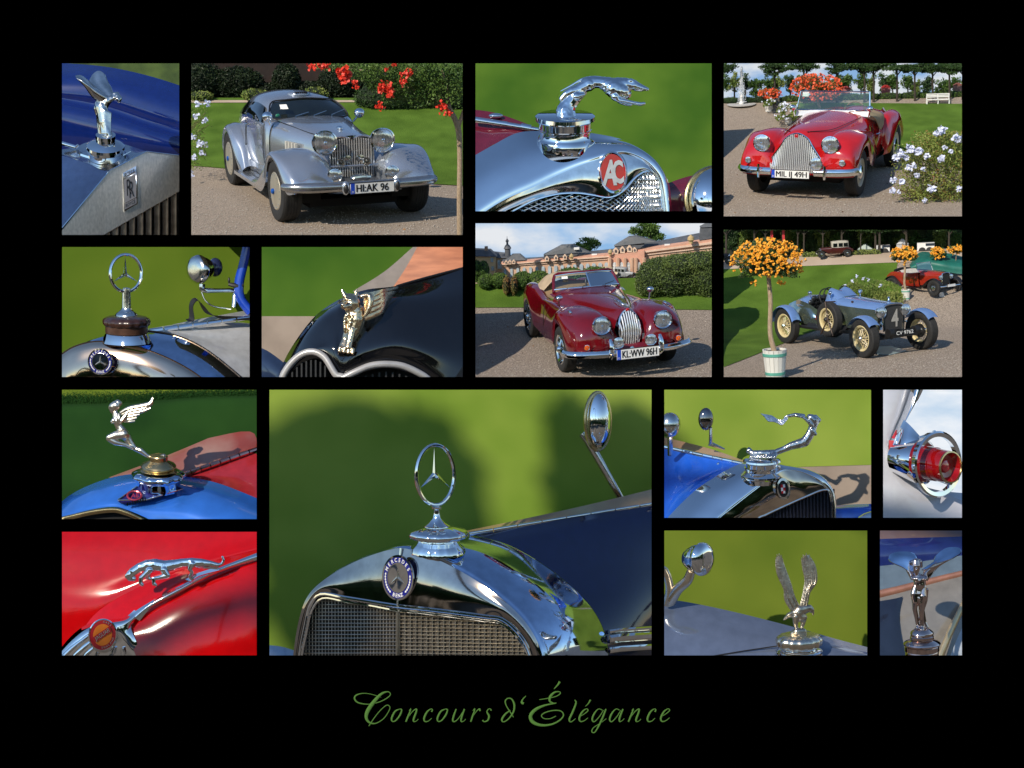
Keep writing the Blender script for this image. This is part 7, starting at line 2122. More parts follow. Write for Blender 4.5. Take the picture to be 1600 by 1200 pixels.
# ================================================================== silver coupe on the gravel
def panel_silver_coupe():
    global CUR
    rnd = random.Random(21)
    pn = CUR = Panel('silver_coupe', (299, 99, 723, 367), 20.5, (290, 90), .275)
    st = Stage(pn, 545.3, 337.0, 20.5, 10.5, -1.5, .954 * 20.5 / 15.5)
    st.rise(2.6, 6.2, 800, 246)
    g = st.g
    gl = [g(-40, 612), g(300, 640), g(800, 690), g(1200, 712), g(1660, 735)]
    st.sheet('gravel_drive', [[g(-200, 1080), g(300, 1090), g(800, 1100), g(1200, 1110), g(1700, 1120)], [V(p.x, p.y + .12, 0) for p in gl]], GRAVEL)
    far = [V(-9, 6.3, 0), V(-5, 6.3, 0), V(0, 6.3, 0), V(4, 6.3, 0), V(9, 6.3, 0)]
    st.sheet('lawn', [gl, [p.lerp(q, .3) for p, q in zip(gl, far)], far], LAWN, z=.012)
    st.sheet('far_path', [[g(-100, 264), g(400, 262), g(1000, 260)], [g(-100, 250), g(400, 249), g(1000, 249)]], GRAVELSOFT, z=.022)
    silver_coupe(st, 20.3)
    litter(st, rnd, (30, 740, 1580, 1010), 1500, 26)
    # dark backdrop hedges with a wall behind
    hz = st.height(6.3)
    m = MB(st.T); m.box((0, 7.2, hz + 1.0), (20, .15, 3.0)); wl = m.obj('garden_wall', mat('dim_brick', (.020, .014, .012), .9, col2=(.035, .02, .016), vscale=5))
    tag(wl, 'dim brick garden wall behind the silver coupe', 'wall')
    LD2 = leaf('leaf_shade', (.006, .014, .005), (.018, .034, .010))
    for x0, x1, yt, lb in ((-60, 200, 30, 'tall dark hedge at the lawn edge beside the coupe tail'), (180, 420, 60, 'dark rounded hedge behind the coupe roof'), (400, 560, 150, 'low dark shrub before the dim brick wall'), (510, 640, 40, 'upright dark shrub before the dim brick wall'), (620, 800, 140, 'low dark bush between the shrub and the rose tree'), (780, 1010, 60, 'dark bush under the rose tree boughs')):
        a, b = st.at_depth(x0, 200, 6.6), st.at_depth(x1, 200, 6.6); tp = st.at_depth(x0, yt, 6.6)
        hh = tp.z - hz
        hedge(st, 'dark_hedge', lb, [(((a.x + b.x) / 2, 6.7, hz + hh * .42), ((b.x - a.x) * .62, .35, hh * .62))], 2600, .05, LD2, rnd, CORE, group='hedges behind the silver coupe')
    # clipped hedge to the right
    hb = g(1010, 305); hc = g(1330, 305)
    hedge(st, 'clipped_hedge', 'dense clipped hedge on the lawn behind the rose tree', [((hb.x + .35, hb.y + .25, hb.z + .20), (.5, .3, .26)), ((hc.x - .3, hc.y + .25, hc.z + .25), (.65, .3, .32)), ((hc.x + .6, hc.y + .25, hc.z + .35), (.8, .3, .45))], 6000, .04, LEAFDARK, rnd, CORE)
    # rose tree at the right
    b = st.g(1558, 1010)
    d0 = b.y
    A = lambda x, y, dy=0: st.at_depth(x, y, d0 + dy)
    t = thing('rose_tree', 'standard rose tree with red blooms and pale trunk beside the coupe', 'tree', loc=st.T(b))
    m = MB(st.T); m.tube([b, A(1556, 800), A(1558, 560), A(1548, 400), A(1500, 290)], [.034, .032, .030, .034, .028], 10, sm=4); m.tube([A(1548, 400), A(1580, 300)], [.026, .02], 8)
    m.obj('trunk', BARK, t)
    m = MB(st.T); m.tube([A(1500, 290), A(1400, 220), A(1200, 150)], [.026, .02, .012], 7, sm=2); m.tube([A(1500, 290), A(1480, 150), A(1450, 60)], [.022, .016, .01], 7, sm=2); m.tube([A(1400, 220), A(1150, 100), A(900, 60)], [.018, .012, .006], 6, sm=2)
    m.obj('limbs', BARK, t, kind='stuff')
    m = MB(st.T); q = []
    for c, r, n in (((820, 45), (110, 30), 300), ((1000, 70), (130, 60), 1100), ((1150, 110), (150, 100), 2200), ((1300, 120), (160, 130), 3000), ((1450, 130), (150, 150), 3200), ((1560, 120), (120, 140), 1800), ((1180, 220), (70, 55), 500), ((1340, 235), (80, 50), 600)):
        for i in range(n):
            a, rr = rnd.uniform(0, 6.28), math.sqrt(rnd.random())
            q.append(A(c[0] + r[0] * rr * math.cos(a), c[1] + r[1] * rr * math.sin(a), rnd.uniform(-.45, .45)))
    leaves(m, q, .036, rnd); m.obj('crown', LEAF, t, smooth=False, kind='stuff')
    rose = mat('rose_red', (.62, .018, .008), .5, col2=(.80, .06, .02), vscale=30)
    for x, y, r in ((715, 48, .05), (795, 48, .045), (760, 42, .03), (905, 95, .085), (900, 130, .055), (960, 140, .035), (972, 168, .035), (868, 80, .03), (1115, 185, .05), (1125, 160, .05), (1160, 190, .075), (1235, 135, .045), (1265, 90, .05), (1230, 95, .03), (1102, 275, .048), (1460, 280, .055), (1490, 312, .045), (1185, 40, .03), (1140, 70, .025)):
        m = MB(st.T); p = A(x, y, -.5)
        for i in range(34):
            blossom(m, p + Vector((rnd.gauss(0, .45), rnd.gauss(0, .3), rnd.gauss(0, .45))) * r, r * .36, 5, rnd)
        m.obj('rose_bloom', rose, t, smooth=False)
    # flowering shrub at the left edge
    b = st.g(-20, 700); d1 = b.y
    t = thing('flowering_shrub', 'thin shrub with pale blue flowers left of the silver coupe', 'shrub', loc=st.T(b))
    m = MB(st.T); q = []
    B = lambda x, y, dy=0: st.at_depth(x, y, d1 + dy)
    for i in range(11):
        m.tube([B(-60, 690), B(-20 + 6 * i, 500 - 12 * i), B(rnd.uniform(20, 140), rnd.uniform(240, 600))], .008, 5, sm=2)
    m.obj('stems', mat('stem_green', (.10, .12, .03), .8), t, kind='stuff')
    m = MB(st.T)
    for i in range(900):
        q.append(B(40 + rnd.gauss(0, 40), rnd.uniform(240, 640), rnd.uniform(-.2, .2)))
    leaves(m, q, .03, rnd); m.obj('foliage', LEAFPALE, t, smooth=False, kind='stuff')
    fl = mat('plumbago_blue', (.58, .64, .86), .6, col2=(.75, .78, .90), vscale=30)
    for x, y in ((70, 265), (120, 262), (108, 360), (60, 330), (75, 490), (110, 490), (50, 565), (95, 545), (40, 450), (35, 660)):
        flower_cluster(st, t, B(x, y, -.25), .05, 16, fl, rnd)
    # far flower bushes
    for x, y, lb in ((90, 190, 'pale rose bush at the foot of the tall dark hedge'), (400, 175, 'pale rose bush behind the coupe roof'), (740, 165, 'pale rose bush before the low dark bush')):
        p = st.on(x, 6.25)
        tp = st.at_depth(x, y, 6.25)
        hedge(st, 'rose_bush', lb, [((p.x, p.y, p.z + (tp.z - p.z) * .45), (.22, .2, (tp.z - p.z) * .55))], 260, .045, LEAFPALE, rnd, CORE, group='rose bushes before the hedge', cat='bush')
    clip_panel(pn)

# ================================================================== red roadster by the fountain
def panel_red_roadster():
    global CUR
    rnd = random.Random(22)
    pn = CUR = Panel('red_roadster', (1131, 99, 1503, 338), 23.5, (1120, 90), .24375)
    st = Stage(pn, 1259.9, 301.7, 23.5, 10.9, 1.2, .8235 * 23.5 / 15.5)
    YB = 6.8
    st.rise(2.4, YB, 800, 268)
    g = st.g
    on = st.on
    st.sheet('gravel_drive', [[g(-300, 1150), g(400, 1150), g(1000, 1150), g(1800, 1150)], [g(-300, 700), g(400, 700), g(1000, 700), g(1800, 700)], [V(-9, 4, 0), V(-3, 4, 0), V(3, 4, 0), V(9, 4, 0)], [V(-9, YB + .3, 0), V(-3, YB + .3, 0), V(3, YB + .3, 0), V(9, YB + .3, 0)]], GRAVEL)
    e = [g(470, 425), g(560, 402), g(700, 430), g(900, 520), g(1150, 590), g(1750, 760)]
    f = [g(480, 293), g(600, 294), g(800, 294), g(1000, 296), g(1250, 298), g(1750, 302)]
    st.sheet('lawn', [e, [a.lerp(b, .35) for a, b in zip(e, f)], f], LAWN, z=.014)
    red_roadster(st, -18.0)
    litter(st, rnd, (40, 640, 1300, 1030), 1500, 22)
    Y = lambda x, y, d: st.at_depth(x, y, d)
    m = MB(st.T); m.grid([[(-12, YB + 1.2, -1), (12, YB + 1.2, -1)], [(-12, YB + 1.2, 6), (12, YB + 1.2, 6)]], 2, 2)
    m.obj('sky', sky_mat('sky_summer', (.30, .52, .86), (.85, .90, .95), 1.1, .85, .38, .6), kind='structure')
    for i in range(22):
        x = 30 + 74 * i + rnd.uniform(-14, 14)
        tl = rnd.uniform(-14, 14) - (30 if x < 260 else 0) * rnd.random()
        crown_tree(st, rnd, x, 262, 172 + tl, 52, 66 if x > 300 else 72, YB + .75, 900, .042, (LEAF, LEAFPALE, LEAFDARK, LEAF)[i % 4], ('mid green tree in the rear row beyond the gravel', 'pale green tree in the rear row beyond the gravel', 'dark green tree in the rear row beyond the gravel', 'mid green tree in the rear row beyond the gravel')[i % 4], 'rear row trees beyond the roadster', .018, 'lime_tree')
    for i, (x, yb) in enumerate([(372, 262), (560, 262), (770, 262), (945, 262), (1005, 275), (1155, 275), (1270, 278), (1385, 262), (1490, 262), (1575, 270), (20, 262)]):
        crown_tree(st, rnd, x, yb, 62 + rnd.uniform(-8, 6), 112, 42, YB - .25, 2300, .04, LEAFDARK, 'dark-crowned avenue tree with bare straight trunk by the lawn', 'dark avenue trees', .024, 'avenue_tree')
    hz = st.height(YB)
    for x0, x1, lb in ((-60, 330, 'low dark hedge behind the fountain'), (420, 820, 'low flower border left of the bare trunks'), (800, 1300, 'low flower border under the bare trunks'), (1290, 1640, 'low flower border behind the white bench')):
        a, b = on(x0, YB), on(x1, YB)
        n = 4
        w = (b.x - a.x) / n / 2
        hedge(st, 'flower_border', lb, [((a.x + w * (2 * i + 1), YB, hz + .03), (w * 1.4, .1, .075)) for i in range(n)], 1300, .03, LEAFDARK if x0 < 300 else LEAF, rnd, CORE)
    # fountain
    p = on(158, YB - .2)
    t = thing('fountain', 'white stone fountain figure with a tall water jet', 'fountain', loc=st.T(p))
    m = MB(st.T); m.lathe([(.045, 0), (.045, .05), (.025, .07), (.02, .13), (.03, .16), (.018, .19), (.010, .22)], p, (0, 0, 1), n=12); m.obj('statue', WHITE, t)
    m = MB(st.T); m.lathe([(.27, 0), (.28, .006), (.28, .02), (.25, .02)], p, (0, 0, 1), n=32); m.obj('basin', mat('pale_stone', (.45, .44, .42), .8), t)
    m = MB(st.T)
    hj = Y(158, 55, YB - .2).z - p.z
    for i in range(900):
        k = rnd.random()
        m.ball(p + V(rnd.gauss(0, .006 + .035 * (1 - k)), rnd.gauss(0, .02), .05 + (hj - .05) * k), rnd.uniform(.004, .009), 5, 3)
    m.obj('water_jet', mat('spray_white', (.80, .84, .88), .4), t, kind='stuff')
    # bench, marquee, distant cars
    p = on(1415, YB - .45)
    t = thing('park_bench', 'white slatted park bench on the path under the trees', 'bench', loc=st.T(p))
    k = .66
    for z in (.18, .22, .26):
        m = MB(st.T); m.box(p + V(0, .02, z * k), (.62 * k, .012, .026 * k)); m.obj('back_slat', WHITE, t, smooth=False)
    m = MB(st.T); m.box(p + V(0, -.05, .12 * k), (.62 * k, .10, .018 * k)); m.obj('seat', WHITE, t, smooth=False)
    for x in (-.3, 0, .3):
        m = MB(st.T); m.box(p + V(x * k, -.08, .055 * k), (.02, .02, .11 * k)); m.obj('leg', WHITE, t, smooth=False)
        m = MB(st.T); m.box(p + V(x * k, .028, .135 * k), (.02, .014, .27 * k)); m.obj('back_post', WHITE, t, smooth=False)
    for i, (x, c, lb) in enumerate([(1080, (.45, .02, .02), 'red market tent glimpsed between the avenue trunks'), (825, (.4, .05, .05), 'small red stall roof glimpsed beyond the red roadster'), (1540, (.25, .08, .06), 'dark red stall glimpsed at the avenue end')]):
        p = on(x, YB + .35)
        k = .55
        t = thing('market_tent', lb, 'tent', loc=st.T(p))
        m = MB(st.T); m.prism([p + V(-.16 * k, 0, .12), p + V(.16 * k, 0, .12), p + V(.05 * k, 0, .16), p + V(-.05 * k, 0, .16)], V(0, .1, 0)); m.obj('roof', mat('tent_%d' % i, c, .7), t, smooth=False)
        m = MB(st.T); m.box(p + V(0, .05, .06), (.30 * k, .09, .12)); m.obj('wall', mat('tentside_%d' % i, tuple(v * .6 + .1 for v in c), .7), t, smooth=False)
    # potted shrubs beside the drive
    def potted(x0, y0, cx, cy, rx, ry, leafm, flo, nm, lb, n, fr=.05, pot=True, nf=40, ls=.06):
        b = g(x0, y0)
        B = lambda x, y, dy=0: st.at_depth(x, y, b.y + dy)
        t = thing(nm, lb, 'shrub', loc=st.T(b))
        if pot:
            m = MB(st.T); m.lathe([(.06, 0), (.08, .10), (.085, .11), (.07, .11)], b, (0, 0, 1), n=16); m.obj('tub', WHITE, t)
        m = MB(st.T); m.tube([b, B(cx, cy + ry * .5)], .025, 6); m.obj('stem', BARK, t)
        m = MB(st.T); q = []
        cl = [(rnd.uniform(-.8, .8), rnd.uniform(-.75, .8), rnd.uniform(.2, .42)) for k in range(14)]
        for i in range(n):
            a, rr = rnd.uniform(0, 6.28), math.sqrt(rnd.random()); c = rnd.choice(cl)
            u, v = c[0] + c[2] * rr * math.cos(a), c[1] + c[2] * rr * math.sin(a)
            q.append(B(cx + rx * u * .85, cy + ry * v * .85, rnd.uniform(-.35, .35)))
        leaves(m, q, ls, rnd); m.obj('foliage', leafm, t, smooth=False, kind='stuff')
        m = MB(st.T)
        for i in range(nf):
            a, rr = rnd.uniform(0, 6.28), math.sqrt(rnd.random())
            blossom(m, B(cx + rx * rr * math.cos(a), cy + ry * rr * math.sin(a), rnd.uniform(-.45, -.2)), fr * rnd.uniform(.7, 1.2), 5, rnd)
        m.obj('blossoms', flo, t, smooth=False, kind='stuff')
        return t
    orr = mat('orange_red_petal', (.62, .055, .012), .6, col2=(.75, .12, .03), vscale=25)
    pale = mat('pale_petal', (.62, .66, .78), .6)
    potted(660, 330, 640, 190, 175, 90, LEAFRUST, orr, 'rose_bush', 'broad bush of orange-red roses behind the roadster screen', 3200, .022, False, 620, .036)
    potted(330, 300, 340, 232, 80, 34, LEAFRUST, orr, 'rose_bush', 'small orange-red rose bush along the drive', 1000, .022, False, 170, .036)
    potted(332, 345, 336, 292, 52, 32, LEAFPALE, pale, 'potted_shrub', 'small leafy shrub in white tub by the drive', 1000, .02, True, 14, .034)
    potted(458, 425, 450, 345, 88, 66, LEAFPALE, pale, 'potted_shrub', 'white-flowered shrub in a tub beside the roadster', 1900, .022, True, 60, .034)
    # the flowering plumbago in front at the right
    b = g(1500, 900)
    B = lambda x, y, dy=0: st.at_depth(x, y, b.y + dy)
    t = thing('flowering_shrub', 'large shrub with pale blue flower heads beside the red roadster', 'shrub', loc=st.T(b))
    m = MB(st.T)
    tips = []
    for i in range(34):
        x, y = rnd.uniform(1120, 1620), rnd.uniform(500, 1040)
        if (x - 1120) / 400 + (1040 - y) / 1200 < .18 or y < 900 - (x - 1100) * .85:
            continue
        tips.append((x, y))
        m.tube([B(1620, 1060), B((x + 1620) / 2, (y + 980) / 2 - 30, rnd.uniform(-.2, .2)), B(x, y, rnd.uniform(-.25, .25))], [.014, .009, .005], 5, sm=3)
    m.obj('stems', mat('stem_rust', (.16, .10, .04), .8), t, kind='stuff')
    for nm, mt_, n in (('foliage', mat('leaf_lime', (.14, .20, .03), .55, col2=(.30, .33, .07), vscale=5), 15000), ('rusty_leaves', LEAFRUST, 2600)):
        m = MB(st.T); q = []
        while len(q) < n:
            x, y = rnd.uniform(1110, 1640), rnd.uniform(470, 1060)
            edge = 1160 + max(0, 640 - y) * .9 + max(0, y - 860) * .2
            if x < edge + rnd.gauss(40, 45):
                continue
            q.append(B(x, y, rnd.uniform(-.35, .35)))
        leaves(m, q, .03, rnd); m.obj(nm, mt_, t, smooth=False, kind='stuff')
    fl = mat('plumbago_blue', (.58, .64, .86), .6, col2=(.75, .78, .90), vscale=30)
    for x, y, r in ((1438, 470, .075), (1410, 490, .05), (1545, 515, .085), (1465, 455, .04), (1240, 585, .08), (1290, 600, .08), (1180, 615, .07), (1145, 645, .06), (1345, 630, .055), (1215, 640, .05), (1440, 650, .065), (1235, 705, .06), (1265, 690, .05), (1285, 755, .05), (1130, 785, .055), (1190, 795, .065), (1380, 835, .075), (1125, 855, .05), (1165, 860, .035), (1195, 975, .075), (1330, 915, .04), (1555, 840, .05), (1345, 1005, .05), (1460, 580, .045), (1500, 600, .04), (1325, 715, .04), (1400, 970, .035)):
        flower_cluster(st, t, B(x, y, -.4), r * .85, 26, fl, rnd)
    clip_panel(pn)

# ================================================================== burgundy convertible before the palace
def panel_burgundy_convertible():
    global CUR
    rnd = random.Random(23)
    pn = CUR = Panel('burgundy_convertible', (743, 349, 1112, 589), 16.2, (735, 340), .2406)
    st = Stage(pn, 963.0, 571.7, 16.2, 14.0, -1.4, .7533 * 16.2 / 14.3)
    YB = 4.6
    st.rise(2.3, YB, 800, 404)
    g = st.g
    Y = lambda x, y, d: st.at_depth(x, y, d)
    e = [g(-200, 590), g(300, 588), g(800, 592), g(1250, 600), g(1800, 606)]
    st.sheet('gravel_drive', [[g(-300, 1150), g(300, 1150), g(800, 1150), g(1250, 1150), g(1900, 1150)], [V(p.x, p.y + .1, 0) for p in e]], mat('gravel_warm', (.16, .13, .105), .95, col2=(.38, .32, .265), vscale=60, detail=3., contrast=(.36, .64), bump=.55, bscale=95, spec=.15))
    far = [V(-9, YB, 0), V(-4, YB, 0), V(0, YB, 0), V(4, YB, 0), V(9, YB, 0)]
    st.sheet('lawn', [e, [a.lerp(b, .4) for a, b in zip(e, far)], far], LAWN, z=.014)
    st.sheet('garden_path', [[g(-100, 441), g(330, 428), g(520, 424)], [g(-100, 434), g(330, 424), g(520, 421)]], GRAVELSOFT, z=.024, sub=3)
    burgundy_convertible(st, 20.0)
    litter(st, rnd, (30, 640, 1570, 1040), 1500, 40)
    m = MB(st.T); m.grid([[(-12, YB + 2.2, -1), (12, YB + 2.2, -1)], [(-12, YB + 2.2, 6), (12, YB + 2.2, 6)]], 2, 2)
    m.obj('sky', sky_mat('sky_palace', (.22, .50, .88), (.90, .93, .97), .55, .88, .40, .60, 4.3), kind='structure')
    # palace: a long low wing that comes towards the right, with pavilions
    pink = mat('pink_sandstone', (.52, .30, .20), .85, col2=(.64, .43, .30), vscale=6)
    cream = mat('cream_render', (.70, .50, .30), .85, var=.08)
    slate = mat('slate_roof', (.075, .085, .10), .6, col2=(.12, .125, .14), vscale=14)
    pane = mat('pale_window', (.42, .50, .55), .15, var=.2)
    D = YB + .75
    P = lambda x, y, d=0: Y(x, y, D + d)
    t = thing('palace', 'long pink sandstone palace wing with slate roof and arched windows', 'building', loc=st.T(P(900, 400)))
    def lin(tab):
        def f(x):
            for (x0, y0), (x1, y1) in zip(tab, tab[1:]):
                if x <= x1:
                    return y0 + (y1 - y0) * (x - x0) / (x1 - x0)
            return tab[-1][1]
        return f
    eave = lin([(150, 309), (205, 305), (900, 252), (1700, 146)])          # cornice line rising to the right
    ridge = lin([(150, 276), (300, 268), (480, 258), (735, 226), (930, 206), (1200, 160), (1500, 102), (1700, 80)])
    xs = [205, 480, 735, 930, 1200, 1500, 1700]
    m = MB(st.T); m.prism([P(205, 430), P(1700, 430), P(1700, eave(1700)), P(900, eave(900)), P(205, eave(205))], V(0, .25, 0)); m.obj('wall', pink, t, smooth=False)
    for k, (dy0, dy1, mt) in enumerate(((6, -4, 'pale_cornice'), (-4, -15, 'pink_parapet'), (22, 17, 'pale_cornice'))):
        m = MB(st.T); m.prism([P(198, eave(205) + dy0 * .6, -.05 + .012 * k), P(900, eave(900) + dy0 * .9, -.05 + .012 * k), P(1700, eave(1700) + dy0 * 1.6, -.05 + .012 * k), P(1700, eave(1700) + dy1 * 1.6, -.05 + .012 * k), P(900, eave(900) + dy1 * .9, -.05 + .012 * k), P(198, eave(205) + dy1 * .6, -.05 + .012 * k)], V(0, .2, 0)); m.obj('cornice', mat(mt, (.72, .52, .40) if k != 1 else (.62, .34, .24), .8), t, smooth=False)
    m = MB(st.T); m.grid([[P(x, eave(x) - 6, .02) for x in xs], [P(x, ridge(x), .5) for x in xs]], 3, 3, thick=V(0, .1, 0)); rf = m.obj('roof', slate, t, sharp=30)
    upper = mat('slate_upper', (.10, .11, .12), .6, col2=(.15, .15, .15), vscale=14)
    for low_, up_ in (([(474, 268), (690, 246), (705, 228), (478, 244)], [(474, 246), (700, 230), (768, 226), (664, 180), (590, 184)]), ([(934, 216), (1100, 200), (1130, 176), (940, 186)], [(934, 188), (1110, 168), (1205, 158), (1084, 124), (1032, 128)]), ([(1488, 148), (1720, 110), (1720, 50), (1497, 62)], [(1492, 64), (1720, 56), (1720, 20), (1540, 40)]), ([(205, 300), (345, 292), (352, 276), (222, 280)], [(222, 282), (360, 276), (320, 243), (285, 243)])):
        m = MB(st.T); m.prism([P(x, y, -.02) for x, y in low_], V(0, .2, 0)); m.obj('pavilion_roof', slate, rf, smooth=False)
        n = len(up_)
        m = MB(st.T); m.prism([P(x, y, -.04 if i < 2 else .1) for i, (x, y) in enumerate(up_)], V(0, .2, 0)); m.obj('pavilion_roof', upper, rf, smooth=False)
    for x0, x1 in ((900, 1130),):
        m = MB(st.T); m.prism([P(x0, 402, -.12), P(x1, 408, -.12), P(x1, eave(x1) - 6, -.12), P(x0, eave(x0) - 6, -.12)], V(0, .12, 0)); m.obj('portico', mat('rose_stone', (.64, .34, .24), .85), t, smooth=False)
    def arch(x, y0, y1, w, d, mt, nm='window'):
        n = 7
        pts = [P(x - w, y1, d), P(x + w, y1, d)] + [P(x + w * math.cos(a), y0 + w * (1 - math.sin(a)) , d) for a in [math.pi * k / n for k in range(n + 1)]]
        m = MB(st.T); m.prism(pts, V(0, .02, 0)); return m.obj(nm, mt, t, smooth=False)
    for i in range(17):
        x = 225 + i * 40 + i * 1.2
        if 895 < x < 1140:
            continue
        h = eave(x)
        arch(x, h + 28 + i * .6, 386 - i * 1.2 if i % 3 else 376, 8 + .32 * i, -.025, pane)
    for x in (937, 981, 1026, 1095):
        arch(x, 290, 372, 11, -.145, mat('white_window', (.58, .62, .64), .2), 'tall_window')
        m = MB(st.T)
        m.tube([P(x, 292, -.15), P(x, 372, -.15)], .008, 5)
        for yy in (315, 335, 355):
            m.tube([P(x - 11, yy, -.15), P(x + 11, yy, -.15)], .006, 5)
        m.obj('glazing_bars', WHITE, t, kind='stuff')
    for x in (905, 958, 1003, 1050, 1075, 1128):
        m = MB(st.T); m.tube([P(x, 402, -.16), P(x, 262, -.16)], .035, 6); m.obj('pilaster', pink, t)
    dst = mat('dormer_stone', (.74, .54, .40), .8)
    for x, y, k in ((497, 268, 1), (556, 262, 1), (614, 257, 1), (945, 218, 1.25), (988, 211, 1.25), (1034, 204, 1.3), (1067, 212, 1), (232, 293, .8), (256, 291, .8), (281, 289, .8)):
        pts = [(-12, 16), (12, 16), (12, 2), (15, -2), (10, -8), (6, -14), (0, -17), (-6, -14), (-10, -8), (-15, -2), (-12, 2)]
        m = MB(st.T); m.prism([P(x + u * k, y + v * k, -.12) for u, v in pts], V(0, .08, 0)); dm = m.obj('dormer', dst, t, smooth=False)
        m = MB(st.T); m.prism([P(x + u * k * .45, y + v * k * .5, -.124) for u, v in pts], V(0, .02, 0)); m.obj('pane', mat('dormer_dark', (.10, .09, .10), .3), dm, smooth=False)
    for x, y in ((657, 256), (908, 228), (1432, 145)):
        m = MB(st.T); p = P(x, y, -.16); k = 1.3 if x > 1400 else .9; m.lathe([(.03 * k, -.05 * k), (.03 * k, -.02 * k), (.05 * k, 0), (.045 * k, .04 * k), (.02 * k, .06 * k), (.001, .08 * k)], p, (0, 0, 1), n=10); m.obj('urn', mat('urn_stone', (.45, .33, .16), .8), t)
    for x, y in ((690, 200), (805, 242), (400, 285), (1278, 178)):
        m = MB(st.T); p = P(x, y, .05); m.box(p, (.10, .06, .04)); m.obj('skylight', WHITE, rf, smooth=False)
    # castle block at the far left
    t = thing('castle', 'cream castle block with dark hipped roof and small turret', 'building', loc=st.T(P(100, 370, .3)))
    m = MB(st.T); m.prism([P(-40, 430, .5), P(165, 430, .5), P(165, 252, .5), P(-40, 250, .5)], V(0, .2, 0)); m.prism([P(165, 430, .6), P(235, 430, .6), P(235, 266, .6), P(165, 262, .6)], V(0, .2, 0)); m.obj('wall', cream, t, smooth=False)
    m = MB(st.T); m.prism([P(-40, 250, .45), P(172, 254, .45), P(128, 212, .7), P(-40, 205, .7)], V(0, .2, 0)); m.prism([P(165, 262, .55), P(262, 264, .55), P(250, 240, .7), P(140, 228, .7)], V(0, .2, 0)); m.obj('roof', slate, t, smooth=False)
    m = MB(st.T); m.prism([P(205, 300, .35), P(360, 300, .35), P(340, 268, .5), P(300, 243, .5), P(270, 244, .5)], V(0, .2, 0)); m.obj('annexe_roof', slate, t, smooth=False)
    m = MB(st.T); p = P(243, 240, .5); m.lathe([(.055, -.02), (.055, .10), (.075, .12), (.05, .17), (.02, .20), (.02, .24), (.035, .26), (.006, .31), (.002, .36)], p, (0, 0, 1), n=12); m.obj('turret', slate, t)
    m = MB(st.T); m.box(P(103, 200, .6), (.06, .06, .08)); m.obj('chimney', pink, t, smooth=False)
    for x, y in ((140, 275), (145, 330), (185, 290), (200, 318), (185, 318), (100, 330)):
        m = MB(st.T); m.box(P(x, y, .48), (.05, .02, .08)); m.obj('window', pane, t, smooth=False)
    # trees behind the roof
    for x, y, rx, ry, lb, n in ((745, 190, 95, 55, 'round green tree showing over the palace ridge', 900), (1165, 100, 130, 95, 'broad green tree rising over the palace roof', 1500)):
        c = Y(x, y, D + .9)
        k = (Y(x + 100, y, D + .9) - c).x / 100
        t = thing('garden_tree', lb, 'tree', loc=st.T(c + V(0, 0, -1)))
        m = MB(st.T); m.tube([c + V(0, 0, -.9), c], .05, 7); m.obj('trunk', DARKBARK, t)
        m = MB(st.T); leaves(m, crown_points(c, (rx * k, .3, ry * k), n * 3, rnd, 26, .1), .042, rnd); m.obj('crown', LEAF, t, smooth=False, kind='stuff')
    # hedges and shrubs on the lawn
    def hb(x0, x1, y0, y1, d, lb, n, ls=.032, lf=LEAF, hh=.35):
        a, b = Y(x0, y1, d), Y(x1, y1, d); tp = Y((x0 + x1) / 2, y0, d)
        a.z = min(a.z, st.height(d) - .04)
        zc = (a.z + tp.z) / 2
        k = max(1, round((x1 - x0) / ((y1 - y0) * 1.6)))
        w = (b.x - a.x) / 2 / k
        boxes = [((a.x + w * (2 * i + 1), d + .05 * (i % 2), zc), (w * 1.3, hh, (tp.z - a.z) / 2 * 1.05)) for i in range(k)]
        hedge(st, 'clipped_hedge', lb, boxes, int(n * 2.2), ls, lf, rnd, CORE)
    hl = mat('hedge_leaf', (.04, .075, .012), .55, col2=(.12, .17, .035), vscale=2.5)
    dg = g(1300, 532).y + .35
    bxs = []
    for x, y, rx, ry in ((1180, 400, 105, 130), (1290, 385, 130, 140), (1420, 380, 140, 150), (1540, 370, 130, 160), (1640, 370, 110, 165), (1230, 330, 90, 75), (1350, 300, 100, 70), (1490, 280, 110, 65), (1620, 270, 90, 65), (1130, 440, 60, 85)):
        c = Y(x, y, dg); k = (Y(x + 100, y, dg) - c).x / 100
        bxs.append((tuple(c + V(0, rnd.uniform(-.1, .1), 0)), (rx * k, .45, ry * k)))
    hedge(st, 'clipped_hedge', 'big shaggy hedge filling the lawn right of the convertible', bxs, 20000, .034, hl, rnd, CORE)
    hb(570, 895, 325, 440, YB - .25, 'broad clipped hedge behind the convertible screen', 2400)
    hb(290, 498, 350, 418, YB - .15, 'rounded clipped hedge before the palace wing', 1300)
    hb(62, 232, 362, 412, YB - .1, 'low clipped hedge below the castle block', 900)
    hb(20, 70, 280, 350, YB + .2, 'small round tree-like bush below the castle', 300)
    hb(62, 116, 280, 352, YB + .2, 'cone shaped bush below the castle wall', 300)
    hb(405, 500, 392, 420, YB - .5, 'pale low bush at the hedge foot', 300, lf=LEAFPALE)
    for i, (x, lb) in enumerate(((235, 'orange flower bed before the castle hedges'), (285, 'rust flower bed beside the white urn'))):
        hb(x - 18, x + 18, 380, 402, YB - .4, lb, 160, .03, LEAFRUST)
    for x, y, lb, c in ((960, 392, 'cream veteran car parked by the palace door', (.55, .45, .28)), (1058, 390, 'grey veteran car parked beside the big hedge', (.30, .32, .33))):
        p = Y(x, 400, YB + .35)
        small_tourer(st, 'veteran_car', lb, 60, (p.x, p.y, p.z), .13, mat('paint_%d' % x, c, .3), mat('roof_%d' % x, c, .5), True)
    clip_panel(pn)

